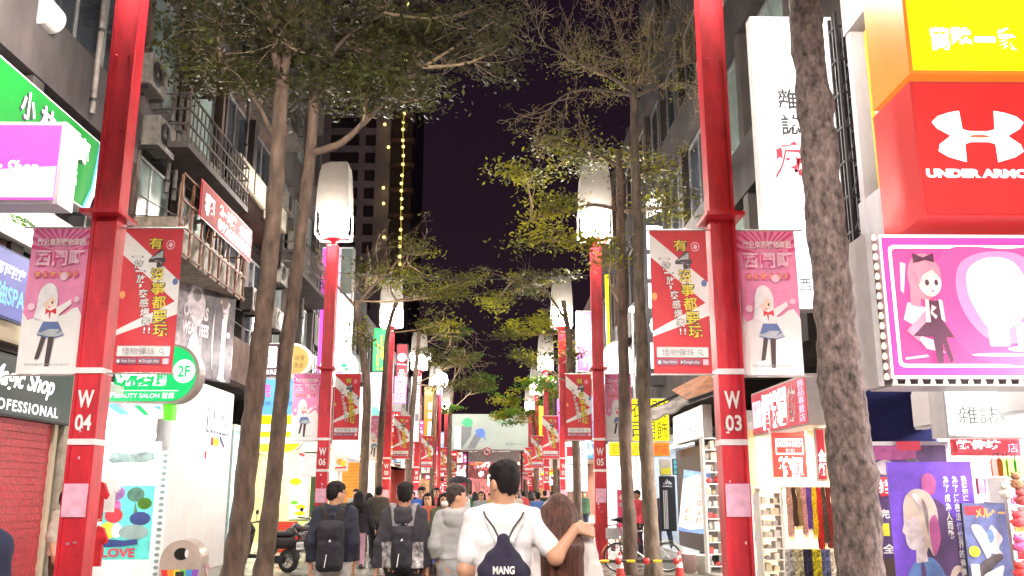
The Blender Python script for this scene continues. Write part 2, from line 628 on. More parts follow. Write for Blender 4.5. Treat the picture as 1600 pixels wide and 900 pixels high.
def lamp_post(X, Y, num, label, detail=True, lamp=True, power=1.0, hooded=False):
    t = thing('lamp_post', label, 'lamp post', (X, Y, 0), 0, 'red numbered lamp posts along the street')
    p = MB()
    p.box(-HW, -HW + 0.02, 0.0, HW, HW, PZ, 0, 0.012)
    p.build('shaft', RED, t)
    MB().box(-0.2, -0.2, 0, 0.2, 0.2, 0.05, 0, 0.01).build('base_plate', RED, t)
    MB().box(-0.21, -0.30, ZF - 0.02, 0.21, HW + 0.07, ZF + 0.025).build('collar', RED, t)
    f = MB()
    f.box(-HW - 0.004, -HW - 0.002, 0.05, -HW + 0.03, -HW + 0.018, PZ).box(HW - 0.03, -HW - 0.002, 0.05, HW + 0.004, -HW + 0.018, PZ)
    f.build('edge_strip', RED, t)
    for za in (ZB1, ZB0):
        MB().box(-HW - 0.006, -HW - 0.006, za - 0.03, HW + 0.006, HW + 0.006, za + 0.03).build('white_band', WHITE_BAND, t)
    if detail:
        m = MB()
        put_text(m, 'W', -0.085, ZW0, 0.085, ZW1, -HW - 0.004, bold=0.03)
        m.build('letter_plate', LETTERW, t, fix=False)
        m = MB()
        put_text(m, num, -0.085, ZN0, 0.085, ZN1, -HW - 0.004, bold=0.025)
        m.build('number_plate', LETTERW, t, fix=False)
        bo = MB()
        for z in (1.0, 3.6, 4.2, 5.6, 6.5, 7.3):
            for x in (-0.07, 0.07):
                bo.lathe([(0.001, -0.012), (0.011, -0.01), (0.012, 0)], 8, (x, -HW + 0.019, z), axis='y')
        bo.build('bolt', RED, t)
        pp = MB()
        nx, nz = 6, 8
        for i in range(nx + 1):
            for k in range(nz + 1):
                x, z = -0.125 + 0.25 * i / nx, ZP0 + (ZP1 - ZP0) * k / nz
                pp.v.append((x, -HW - 0.008 - 0.004 * math.sin(i * 2.1 + k * .4) - 0.002 * math.sin(k * 1.7), z))
        for i in range(nx):
            for k in range(nz):
                a = i * (nz + 1) + k
                pp.f.append([a, a + nz + 1, a + nz + 2, a + 1]); pp.m.append(0); pp.sm.append(True)
        pp.build('pasted_paper', PAPER, t, fix=False)
    if detail:
        rs = random.Random(int(abs(X * 100) + Y * 10))
        sh = []
        for k in range(7):
            x, z = rs.uniform(-.10, .08), rs.uniform(.9, 2.3)
            w_, h_ = rs.uniform(.015, .045), rs.uniform(.015, .05)
            sh.append((rs.choice([PAPER, WHITE_BAND, mat('torn_sticker_grey', (.3, .2, .22), .8)]), [(x + rs.uniform(-.004, .01), z), (x + w_, z + rs.uniform(-.01, .008)), (x + w_ * rs.uniform(.6, 1.0), z + h_), (x + w_ * .3, z + h_ * rs.uniform(.6, 1)), (x - .004, z + h_ * .5)]))
        prints(sh, 'sticker_residue', t, y=-HW + .016, step=.0003)
    if lamp:
        n = MB()
        n.lathe([(0.06, PZ), (0.06, PZ + .1), (0.16, PZ + .14), (0.19, PZ + .2), (0.05, PZ + .22)], 14)
        for sx in (-1, 1):
            n.tube([(0.1 * sx, 0, PZ + .12), (0.28 * sx, 0, PZ + .08), (0.28 * sx, 0, PZ + .17)], 0.012, 6)
        n.build('lamp_neck', RED, t)
        z0, z1 = PZ + 0.22, PZ + 0.95
        cg = MB()
        w = 0.40
        for sx in (-1, 1):
            for sy in (-1, 1):
                cg.box(w * sx - .015, w * sy - .015, z0, w * sx + .015, w * sy + .015, z1)
        for s_ in (-1, 1):
            cg.box(-w, w * s_ - .014, z0 - .012, w, w * s_ + .014, z0 + .016).box(w * s_ - .014, -w, z0 - .012, w * s_ + .014, w, z0 + .016)
        cg.box(-w, -.02, z0 - .01, w, .02, z0 + .012)
        cg.build('lantern_cage', mat('white_cage_metal', (0.7, 0.66, 0.6), 0.4, var=0.05), t)
        MB().lathe([(0.02, z0 + .02), (.30, z0 + .05), (.375, z0 + .22), (.375, z0 + .52), (.30, z0 + .68), (.02, z0 + .74)], 16).build('bulb', BULB, t)
        sh = MB()
        lv = [(z1 - .06, .41, .41), (z1 + .4, .40, .40), (z1 + .9, .36, .37), (z1 + 1.12, .30, .345), (z1 + 1.2, .12, .33)]
        vs = []
        for z, wl, wr in lv:
            vs += [(-wl, -.4 * wr / .41, z), (wr, -.4 * wr / .41, z), (wr, .4 * wr / .41, z), (-wl, .4 * wr / .41, z)]
        fs = [(i * 4 + k, i * 4 + (k + 1) % 4, i * 4 + 4 + (k + 1) % 4, i * 4 + 4 + k) for i in range(4) for k in range(4)]
        fs.append((16, 17, 18, 19))
        sh.add(vs, fs)
        sh.build('lamp_shade', SHADE, t)
        if hooded:  # no hood modelled: rear lanterns get a boosted cone aimed down
            l = bpy.data.lights.new('lantern_light', 'SPOT')
            l.energy = LAMP_W * power
            l.color = (1, .90, .82)
            l.spot_size = R(158)
            l.spot_blend = .25
            l.shadow_soft_size = .25
            o = bpy.data.objects.new('lantern_light', l)
            COL.objects.link(o)
            o.location = (0, 0, z0 - .05)
            o.parent = t
        else:
            point(t, 'lantern_light', (0, 0, z0 - .05), LAMP_W * .72 * power, (1, 0.90, 0.80), 0.25)
    return t


YP = [9.6, 22.1, 34.6, 47.1, 59.6, 72.1]
XPL = WY(128, 769, 9.6).x
XPR = WY(1147, 769, 9.6).x
XPL2 = WY(503, 769, 22.1).x
XPR2 = WY(938, 769, 22.1).x
for i, Y in enumerate(YP):
    xl = XPL if i == 0 else XPL2
    xr = XPR if i == 0 else XPR2
    lamp_post(xl, Y, '%02d' % (4 + 2 * i), 'red lamp post marked W%02d %s' % (4 + 2 * i, 'by the red shutter' if i == 0 else 'on the left of the street'), power=1 if i < 4 else .6)
    lamp_post(xr, Y, '%02d' % (3 + 2 * i), 'red lamp post marked W%02d %s' % (3 + 2 * i, 'by the scarf stall' if i == 0 else 'on the right of the street'), power=1 if i < 4 else .6)
for xl, nm in ((XPL, '02'), (XPR, '01')):
    lamp_post(xl, -2.9, nm, 'red lamp post marked W%s behind the photographer' % nm, power=3.6, hooded=True)  # unseen rear posts, brightened beyond the others to light the crowd

# ================================================================ STREET BANNERS
BRED = mat('banner_red', (0.62, 0.03, 0.045), 0.55, var=0.06, scale=4)
BWHITE = mat('banner_white', (0.80, 0.78, 0.78), 0.55, var=0.03)
BYEL = mat('banner_yellow', (0.80, 0.66, 0.04), 0.5, var=0.05)
BBLK = mat('banner_black', (0.05, 0.03, 0.03), 0.5)
BGREY = mat('banner_grey', (0.34, 0.33, 0.33), 0.5)
BSIL = mat('banner_silver', (0.40, 0.44, 0.46), 0.5)
BPUR = mat('banner_dull_purple', (0.25, 0.12, 0.2), 0.5)
BPINK = mat('banner_pink', (0.80, 0.27, 0.48), 0.55, var=0.12, scale=3)
BPINK2 = mat('banner_deep_pink', (0.66, 0.07, 0.25), 0.55)
BPALE = mat('banner_pale_pink', (0.80, 0.52, 0.63), 0.55)
BSKIN = mat('banner_peach', (0.8, 0.6, 0.5), 0.5)
BBLUE = mat('banner_navy_blue', (0.10, 0.16, 0.36), 0.5)
BHAIR = mat('banner_silver_white', (0.76, 0.74, 0.78), 0.5)
BORANGE = mat('banner_orange', (0.78, 0.36, 0.12), 0.5)
BW_, BH_ = 0.63, BZ1 - BZ0


def gridpanel(w, h, nx, nz, th=0.004):
    m = MB()
    for yy in (0, th):
        k = len(m.v)
        for i in range(nx + 1):
            for q in range(nz + 1):
                m.v.append((w * i / nx, yy, -h * q / nz))
        for i in range(nx):
            for q in range(nz):
                a = k + i * (nz + 1) + q
                m.f.append([a, a + 1, a + nz + 2, a + nz + 1] if yy == 0 else [a, a + nz + 1, a + nz + 2, a + 1]); m.m.append(0); m.sm.append(True)
    return m


def wavy(ph):
    def f(p):
        x, y, z = p
        k = min(1, -z / 0.3) if z < 0 else 0
        return (x, y + k * (0.012 * math.sin(x * 7 + z * 2.2 + ph) + 0.006 * math.sin(z * 5 + ph * 2)), z)
    return f


def split(poly, n=6):
    out = []
    for i in range(len(poly)):
        a, b = poly[i], poly[(i + 1) % len(poly)]
        out += [(a[0] + (b[0] - a[0]) * k / n, a[1] + (b[1] - a[1]) * k / n) for k in range(n)]
    return out


def bandpoly(l0, l1, r0, r1, w, n=8):
    """strips of quads between a left edge l0..l1 and right edge r0..r1"""
    return [[(w * i / n, l0 + (r0 - l0) * i / n), (w * i / n, l1 + (r1 - l1) * i / n), (w * (i + 1) / n, l1 + (r1 - l1) * (i + 1) / n), (w * (i + 1) / n, l0 + (r0 - l0) * (i + 1) / n)] for i in range(n)]


def banner_rods(t, w, h):
    for z in (0.012, -h - 0.012):
        MB().tube([(-0.03, 0.004, z), (w + 0.10, 0.004, z)], 0.011, 8).build('rod', mat('rod_metal', (0.5, 0.47, 0.45), 0.35, metal=0.5), t)


def red_banner(ph=0.0, w=BW_, h=BH_):
    t = thing('street_banner', 'x', 'banner')
    wp = wavy(ph)
    gridpanel(w, h, 8, 16).build('cloth', BRED, t, warp=wp, fix=False)
    u = lambda x, z: (x * w, -z * h)
    sh = []
    for q in bandpoly(-0.02 * h, -0.19 * h, -0.37 * h, -0.53 * h, w): sh.append((BWHITE, q))
    for q in bandpoly(-0.712 * h, -0.75 * h, -0.50 * h, -0.60 * h, w): sh.append((BWHITE, q))
    sh.append((BORANGE, ell(.05 * w, -.47 * h, .05 * w, .028 * h, 12)))
    sh.append((BBLUE, ell(.93 * w, -.375 * h, .05 * w, .024 * h, 12)))
    sh.append((BPALE, ell(.80 * w, -.115 * h, .075 * w, .034 * h, 16)))
    sh.append((BRED, ell(.80 * w, -.115 * h, .062 * w, .028 * h, 16)))
    sh.append((BPALE, [u(.76, .125), u(.79, .095), u(.84, .11), u(.82, .135)]))
    # slogan, two upright columns, leaning with the layout
    big = '有4沒事都要玩'
    hh = [.09, .125, .10, .095, .10, .10, .09]
    z = .058
    for i, ch in enumerate(big):
        xx = .42 + .0 + i * .034
        x0, x1 = xx * w, (xx + .235 + (0.03 if ch == '4' else 0)) * w
        fg = BSIL if ch == '4' else BYEL
        kw = dict(bold=.075)
        sh.append((BBLK, 't', ch, x0, -(z + hh[i] * .96) * h, x1, -(z + .006) * h, (('bold', .07), ('grow', .10))))
        sh.append((fg, 't', ch, x0, -(z + hh[i] * .96) * h, x1, -(z + .006) * h, (('bold', .012),)))
        z += hh[i]
    small = '一拉一放,爽感爆表!!'
    z = .185
    for i, ch in enumerate(small):
        xx = .175 + i * .030
        st = .036 if ch in '一,' else .066
        if ch == '!': st = .05
        thin = ch in '一,!'
        x0, x1 = xx * w, (xx + .15) * w
        if ch == ',': x0, x1 = (xx + .02) * w, (xx + .07) * w
        if ch == '!': x0, x1 = (xx + (.02 if i == 9 else .07)) * w, (xx + (.05 if i == 9 else .10)) * w
        zt = z + (.012 if ch == '一' else .004)
        zb = z + (.022 if ch == '一' else st * .94)
        if i == 10: zt, zb = zt - .05, zb - .05
        sh.append((BBLK, 't', ch, x0, -zb * h, x1, -zt * h, (('bold', .06), ('grow', .12 if not thin else .25))))
        sh.append((BWHITE, 't', ch, x0, -zb * h, x1, -zt * h, (('bold', .01),)))
        z += st
    sh.append((BGREY, rrect(.05 * w, -.895 * h, .95 * w, -.82 * h, .012)))
    sh.append((BWHITE, rrect(.06 * w, -.89 * h, .94 * w, -.825 * h, .010)))
    sh.append((BGREY, 't', '怪物彈珠', .14 * w, -.883 * h, .70 * w, -.832 * h, ()))
    sh.append((BGREY, ell(.80 * w, -.853 * h, .035 * w, .016 * h, 14)))
    sh.append((BWHITE, ell(.80 * w, -.853 * h, .022 * w, .010 * h, 14)))
    sh.append((BGREY, [u(.825, .862), u(.86, .878), u(.85, .884), u(.815, .868)]))
    sh.append((BPUR, rrect(.05 * w, -.945 * h, .41 * w, -.905 * h, .006)))
    sh.append((BPUR, rrect(.44 * w, -.945 * h, .80 * w, -.905 * h, .006)))
    sh.append((BPALE, rrect(.84 * w, -.945 * h, .94 * w, -.905 * h, .006)))
    sh.append((BWHITE, ell(.095 * w, -.926 * h, .026 * w, .012 * h, 12)))
    sh.append((BWHITE, 't', 'App Store', .15 * w, -.938 * h, .39 * w, -.914 * h, ()))
    sh.append((BWHITE, 't', 'Google play', .50 * w, -.940 * h, .78 * w, -.914 * h, ()))
    sh.append((BWHITE, [u(.46, .915), u(.49, .926), u(.46, .937)]))
    prints([s for s in sh if s], 'print', t, y=-0.0025, step=0.00025, warp=wp)
    banner_rods(t, w, h)
    return t


def pink_banner(ph=1.0, w=0.65, h=BH_ + .02):
    t = thing('street_banner', 'x', 'banner')
    wp = wavy(ph)
    gridpanel(w, h, 8, 16).build('cloth', BPINK, t, warp=wp, fix=False)
    sh = []
    u = lambda x, z: (x * w, -z * h)
    # rays at the top, pale lower half
    for k in range(13):
        a = PI * (k + .5) / 13
        d = .022
        c, s_ = math.cos(a), math.sin(a)
        pts = []
        for aa, rr in ((a - d * 2, .20), (a - d * 2.6, .62), (a + d * 2.6, .62), (a + d * 2, .20)):
            x, z = .5 + .9 * rr * math.cos(aa), .16 - .42 * rr * math.sin(aa)
            pts.append(u(min(1, max(0, x)), min(.16, max(0.002, z))))
        sh.append((BPINK2, pts))
    rng = random.Random(5)
    n = 10
    top = [.58 + .05 * math.sin(k * 1.3) + rng.uniform(-.025, .025) for k in range(n + 1)]
    for k in range(n):
        for q in range(6):
            za, zb = top[k] + (1 - top[k]) * q / 6, top[k] + (1 - top[k]) * (q + 1) / 6
            zc, zd = top[k + 1] + (1 - top[k + 1]) * q / 6, top[k + 1] + (1 - top[k + 1]) * (q + 1) / 6
            sh.append((BWHITE, [u(k / n, zb), u(k / n, za), u((k + 1) / n, zc), u((k + 1) / n, zd)]))
    sh.append((BPINK2, 't', '歡迎來到購物商圈', .10 * w, -.125 * h, .92 * w, -.072 * h, (('bold', .06), ('grow', .03))))
    sh.append((BWHITE, 't', '歡迎來到購物商圈', .10 * w, -.125 * h, .92 * w, -.072 * h, (('bold', .015),)))
    for i, ch in enumerate('西門町'):
        x0 = .10 + i * .285
        sh.append((BPINK2, 't', ch, x0 * w, -.265 * h, (x0 + .25) * w, -.155 * h, (('bold', .09), ('grow', .06))))
        sh.append((BPALE, 't', ch, x0 * w, -.265 * h, (x0 + .25) * w, -.155 * h, (('bold', .03),)))
    for i in range(6):
        sh.append((BPINK2, ell((.17 + .13 * i) * w, -.325 * h, .055 * w, .026 * h, 12)))
    for i, ch in enumerate('享受購物樂趣'):
        x0 = .125 + .13 * i
        sh.append((BORANGE, 't', ch, x0 * w, -.345 * h, (x0 + .09) * w, -.305 * h, (('bold', .02),)))
    for cx, cz, r_ in ((.14, .55, .06), (.62, .34, .07), (.88, .50, .05)):
        sh.append((BPALE, ell(cx * w, -cz * h, r_ * w, r_ * .42 * h, 14)))
    # a plain standing figure in a blue skirt
    sh.append((BHAIR, ell(.40 * w, -.50 * h, .165 * w, .115 * h, 20)))
    sh.append((BHAIR, [u(.25, .49), u(.20, .63), u(.33, .64), u(.36, .52)]))
    sh.append((BBLK, [u(.37, .72), u(.45, .72), u(.36, .90), u(.29, .905)]))
    sh.append((BBLK, [u(.47, .72), u(.57, .72), u(.53, .95), u(.46, .95)]))
    sh.append((BSKIN, [u(.38, .55), u(.56, .55), u(.60, .66), u(.36, .66)]))
    sh.append((BWHITE, [u(.30, .60), u(.38, .55), u(.56, .55), u(.78, .50), u(.80, .53), u(.60, .60), u(.58, .66), u(.38, .66)]))
    sh.append((BBLUE, [u(.36, .65), u(.60, .65), u(.72, .74), u(.52, .765), u(.28, .74)]))
    sh.append((BSIL, [u(.34, .70), u(.66, .70), u(.72, .735), u(.52, .755), u(.28, .735)]))
    sh.append((BSKIN, ell(.43 * w, -.515 * h, .10 * w, .06 * h, 18)))
    for ex in (.385, .475):
        sh.append((BBLK, ell(ex * w, -.52 * h, .016 * w, .011 * h, 10)))
    sh.append((BPINK2, ell(.43 * w, -.55 * h, .02 * w, .005 * h, 8)))
    sh.append((BHAIR, [u(.30, .50), u(.34, .45), u(.44, .44), u(.54, .47), u(.53, .50), u(.45, .475), u(.36, .52)]))
    sh.append((BRED, [u(.38, .56), u(.46, .575), u(.55, .555), u(.56, .60), u(.47, .585), u(.46, .64), u(.43, .585), u(.38, .605)]))
    sh.append((BGREY, 't', '歡迎光臨西門町徒步區商店街', .14 * w, -.945 * h, .86 * w, -.93 * h, ()))
    prints(sh, 'print', t, y=-0.0025, step=0.00025, warp=wp)
    banner_rods(t, w, h)
    return t


def mirror_rods(t, w):
    for o in kids(t):
        if o.name.startswith('rod'):
            o.location.x = -0.07


RB, PB = red_banner(), pink_banner()
RB['label'] = 'red slogan banner hanging on the street side of post W03'
PB['label'] = 'pink banner with a blue skirted figure by the white magazine sign'
RB['group'] = 'red slogan banners on the lamp posts'
PB['group'] = 'pink shopping district banners on the lamp posts'
gap = HW + 0.035
RB.location = (XPR - gap - BW_ - .0, 9.6 - .02, BZ1)
PB.location = (XPR + gap, 9.6 - .02, BZ1)
for i, Y in enumerate(YP):
    xl = XPL if i == 0 else XPL2
    xr = XPR if i == 0 else XPR2
    if i > 0:
        a = copy_tree(RB, label='red slogan banner hanging on lamp post W%02d' % (3 + 2 * i)); a.location = (xr - gap - BW_, Y - .02, BZ1)
        a = copy_tree(PB, label='pink figure banner hanging on lamp post W%02d' % (3 + 2 * i)); a.location = (xr + gap, Y - .02, BZ1)
    a = copy_tree(RB, label='red slogan banner hanging on lamp post W%02d' % (4 + 2 * i)); a.location = (xl + gap + .03, Y - .02, BZ1); mirror_rods(a, BW_)
    a = copy_tree(PB, label='pink figure banner hanging on lamp post W%02d' % (4 + 2 * i)); a.location = (xl - gap - .65, Y - .02, BZ1); mirror_rods(a, BW_)

# ================================================================ SIGNS
L_WHITE = lit('lit_white', (1.0, 0.97, 0.98), 1.7)
L_WHITE2 = lit('lit_cool_white', (0.90, 1.0, 0.97), 1.6)
L_GREEN = lit('lit_green', (0.005, 0.52, 0.13), 1.0)
L_GREEN2 = lit('green_sign_face', (0.01, 0.34, 0.045), 0.55)
L_LIME = lit('lit_lime', (0.12, 0.85, 0.02), 1.0)
L_PINK = lit('lit_pink', (0.80, 0.13, 0.62), 1.05)
L_PINK2 = lit('lit_hot_pink', (0.86, 0.07, 0.40), 0.9)
L_PPALE = lit('lit_pale_pink', (1.0, 0.62, 0.86), 1.1)
L_MAG = lit('lit_magenta', (1.0, 0.10, 0.75), 1.2)
L_VIO = lit('lit_violet', (0.58, 0.13, 0.95), 1.1)
L_YEL = lit('lit_yellow', (1.0, 0.86, 0.0), 1.25)
L_YEL2 = lit('lit_amber', (1.0, 0.62, 0.0), 1.1)
L_ORG = lit('lit_orange', (1.0, 0.22, 0.01), 1.0)
L_RED = lit('lit_red', (0.90, 0.022, 0.022), 0.95)
L_REDO = lit('lit_red_glow', (1.0, 0.13, 0.05), 1.0)
L_RED2 = lit('lit_dim_red', (0.55, 0.03, 0.06), 0.7)
L_BLUE = lit('lit_sky_blue', (0.16, 0.50, 0.95), 0.9)
L_NAVY = lit('lit_navy', (0.10, 0.12, 0.50), 0.55)
L_BROWN = lit('lit_brown', (0.12, 0.07, 0.08), 0.5)
L_TAN = lit('lit_tan', (0.62, 0.40, 0.12), 0.8)
L_LET = lit('lit_letter', (1.0, 0.96, 0.97), 2.2)
L_WARM = lit('lit_warm_white', (1.0, 0.86, 0.58), 1.5)
INK = mat('dark_ink', (0.03, 0.03, 0.035), 0.5)
INK_R = mat('red_ink', (0.62, 0.04, 0.07), 0.5)
INK_B = mat('navy_ink', (0.03, 0.045, 0.18), 0.5)
INK_BR = mat('brown_ink', (0.20, 0.10, 0.03), 0.5)
GREYP = mat('grey_sign_metal', (0.45, 0.44, 0.45), 0.45, var=0.08)
LAVP = mat('lavender_sheet', (0.60, 0.45, 0.58), 0.5, var=0.08)
WFR = mat('white_sign_frame', (0.8, 0.79, 0.8), 0.4, var=0.04)
ORSIDE = lit('lit_orange_side', (0.95, 0.25, 0.03), 0.75)
RDSIDE = lit('lit_red_side', (0.66, 0.04, 0.04), 0.6)


def nz(shapes, w, h):
    out = []
    for s in shapes:
        if s[1] == 't':
            out.append((s[0], 't', s[2], (s[3] - .5) * w, (.5 - s[6]) * h, (s[5] - .5) * w, (.5 - s[4]) * h) + tuple(s[7:]))
        else:
            out.append((s[0], [((u - .5) * w, (.5 - v) * h) for u, v in s[1]]))
    return out


def SM(m, pts, n=4):
    k = len(pts)
    out = []
    for i in range(k):
        p0, p1, p2, p3 = [np.array(pts[(i + q) % k], float) for q in (-1, 0, 1, 2)]
        for j in range(n):
            t = j / n
            c = 0.5 * ((2 * p1) + (p2 - p0) * t + (2 * p0 - 5 * p1 + 4 * p2 - p3) * t * t + (3 * p1 - p0 - 3 * p2 + p3) * t ** 3)
            out.append((min(1, max(0, c[0])), min(1, max(0, c[1]))))
    return (m, out)


def UT(m, body, u0, v0, u1, v1, **kw):
    return (m, 't', body, u0, v0, u1, v1, tuple(kw.items()))


def blade(name, label, px0, py0, px1, py1, Y, d, face, side, shapes=(), group=None, outline=None, rim=0.03, cat='sign', part='lettering', yaw=0.0):
    pm, ym = (px0 + px1) / 2, (py0 + py1) / 2
    x0, x1 = WY(px0, ym, Y).x, WY(px1, ym, Y).x
    zt, zb = WY(pm, py0, Y).z, WY(pm, py1, Y).z
    w, h = x1 - x0, zt - zb
    ol = [((u - .5) * w, (.5 - v) * h) for u, v in outline] if outline else None
    return sign(name, label, cat, ((x0 + x1) / 2, Y, (zt + zb) / 2), yaw, w, h, d, face, side, nz(shapes, w, h), group, rim, ol, part)


def fac(name, label, side, pn, pf, X, d, face, fside, shapes=(), group=None, rim=0.03, cat='sign', part='lettering', outline=None):
    """sign flat on the frontage X; pn = (px, ytop, ybottom) of its near end, pf = (px, y) on its far end's top"""
    a, b, c = WX(pn[0], pn[1], X), WX(pn[0], pn[2], X), WX(pf[0], pf[1], X)
    w, h = abs(c.y - a.y), a.z - b.z
    ol = [((u - .5) * w, (.5 - v) * h) for u, v in outline] if outline else None
    return sign(name, label, cat, (X, (a.y + c.y) / 2, (a.z + b.z) / 2), PI / 2 if side < 0 else -PI / 2, w, h, d, face, fside, nz(shapes, w, h), group, rim, ol, part)


def two(name, label, A, B, d, face, side, shapes=(), rim=0.02, cat='sign', part='print', ybot=None):
    """upright panel between two pixel/depth ends A=(px,ytop,ybot,Y) B=(px,Y)"""
    a, b = WY(A[0], A[1], A[3]), WY(A[0], A[2], A[3])
    c = WY(B[0], A[1], B[1])
    w = math.hypot(c.x - a.x, c.y - a.y)
    return sign(name, label, cat, ((a.x + c.x) / 2, (a.y + c.y) / 2, (a.z + b.z) / 2), math.atan2(c.y - a.y, c.x - a.x), w, a.z - b.z, d, face, side, nz(shapes, w, a.z - b.z), None, rim, None, part)


B2 = {'bold': 0.03}
# ---- left side
hair_sh = []
for ch, u0, u1 in (('小', .385, .475), ('林', .51, .61), ('髮', .65, .74), ('廊', .775, .875)):
    hair_sh.append(UT(INK, ch, u0 - .013, .16, u1 - .013, .50, bold=.05))
    hair_sh.append(UT(L_LET, ch, u0, .13, u1, .46, bold=.02))
hair_sh += [(L_LET, [(.50, .625), (.80, .625), (.80, .635), (.50, .635)]), UT(L_LET, '髮廊', .74, .70, .80, .80), UT(L_LET, 'BEAUTY SALON', .42, .70, .70, .79)]
hair_sh += [(L_BLUE, [(.95, .0), (.965, .05), (.93, .7), (.88, 1), (.86, 1), (.915, .68)]), (L_WHITE, [(.965, .05), (.985, .1), (.95, .75), (.90, 1), (.88, 1), (.93, .7)])]
fac('salon_sign', 'big green hair salon fascia with raised white characters', -1, (-70, 24, 190), (164, 216), XL + .12, .25, L_GREEN2, WFR, hair_sh,
    outline=[(0, 0), (.97, 0), (1, .08), (.975, .6), (.93, 1), (0, 1)])
blade('shop_sign', 'pink lit box sign with a white script word above the pale pink banner', -75, 190, 97, 318, 10.3, .38, L_PINK, WFR,
      [(L_PPALE, [(.06, .62), (.96, .55), (.96, .93), (.06, .93)]), UT(L_LET, 'Magic Shop', .12, .48, .80, .70, shear=.3, bold=.03), UT(L_LET, 'PROFESSIONAL', .16, .76, .76, .82, bold=.02)], rim=.05)
fac('white_fascia', 'white lit fascia under the green hair salon sign', -1, (-60, 245, 330), (158, 345), XL + .06, .2, L_WHITE, WFR)
fac('massage_banner', 'blue violet banner with pale characters about essential oil', -1, (-60, 352, 475), (46, 412), XL + .25, .02, L_NAVY, INK_B,
    [UT(L_LET, '居家舒壓按摩', .30, .22, .95, .40, bold=.02), UT(L_BLUE, '精油SPA', .38, .48, .98, .82, bold=.03)], part='lettering')
fac('stone_ledge', 'cream ledge between the blue banner and the black shop sign', -1, (-60, 478, 512), (60, 545), XL + .12, .4, CREAM, CREAM, cat='ledge')
fac('black_shop_sign', 'black fascia sign with white script over the red shutter', -1, (-60, 532, 640), (116, 586), XL + .15, .2, mat('black_sign_face', (0.03, 0.045, 0.045), 0.4), DARKM,
    [UT(L_LET, 'Magic Shop', .22, .18, .80, .62, shear=.35, bold=.02), UT(L_LET, 'PROFESSIONAL', .20, .72, .86, .90, space=1.2, bold=.015)])
# red shutter with slats
SHUT = mat('red_patterned_shutter', (0.50, 0.03, 0.045), 0.4, var=0.35, scale=22, bump=0.5, bscale=26, col2=(0.30, 0.012, 0.025))
t = thing('roller_shutter', 'closed red patterned roller shutter under the black sign', 'shutter', (XL + .02, 9.6, 0), PI / 2)
m = MB()
for k in range(26):
    m.box(0, -.02 + (.008 if k % 2 else 0), .06 + k * .098, 3.55, .03, .06 + k * .098 + .094)
m.build('curtain', SHUT, t)
MB().box(0, -.03, 2.6, 3.62, .15, 2.72).build('top_box', RED, t)
MB().box(3.56, -.06, 0, 3.66, .10, 2.6).build('guide_rail', CREAM, t)
t = thing('wall_pier', 'grey pier between the red shutter and the hat shop', 'pier', (XL, 13.35, 0), PI / 2)
MB().box(.02, -.12, 0, .34, .4, 3.5).build('core', mat('cream_stone_pier', (.42, .37, .30), .7, var=.2), t)
MB().box(.36, -.1, 0, .62, .4, 3.5).build('side_panel', mat('blue_grey_panel', (.07, .075, .11), .5), t)
# green 2F blade
ol = [(0, 0), (.72, 0)] + [(.72 + .28 * math.sin(a), .5 - .5 * math.cos(a)) for a in [PI * k / 16 for k in range(1, 16)]] + [(.72, 1), (0, 1)]
blade('salon_blade_sign', 'rounded green hair salon box sign marked 2F', 160, 538, 312, 630, 15.6, .32, L_GREEN, mat('sign_side_bronze', (.35, .30, .27), .4), [
    UT(L_LET, '小林髮廊', .02, .42, .70, .72, bold=.05),
    (L_WHITE2, ell(.84, .46, .115, .20, 24)), UT(L_GREEN, '2F', .775, .36, .905, .56, bold=.03),
    (L_LET, [(.02, .785), (.80, .785), (.80, .795), (.02, .795)]), UT(L_WHITE2, 'LIN BEAUTY SALON 髮廊', .03, .82, .76, .92)], outline=ol, rim=.035)
blade('striped_fascia', 'white fascia with blue and green diagonal swooshes under the salon box sign', 150, 630, 256, 652, 15.8, .2, L_WHITE2, WFR, [
    (L_BLUE, [(.12, .1), (.30, .1), (.52, .8), (.38, .85)]), (L_GREEN, [(.55, .15), (.65, .15), (.80, .85), (.72, .85)]), (L_BLUE, [(.82, .2), (.95, .2), (.97, .55)]), (GREYP, [(.30, .1), (.36, .1), (.60, .85), (.54, .8)])], part='print')
blade('lime_block', 'small bright lime box at the end of the striped fascia', 256, 632, 269, 656, 15.75, .22, L_LIME, L_LIME)
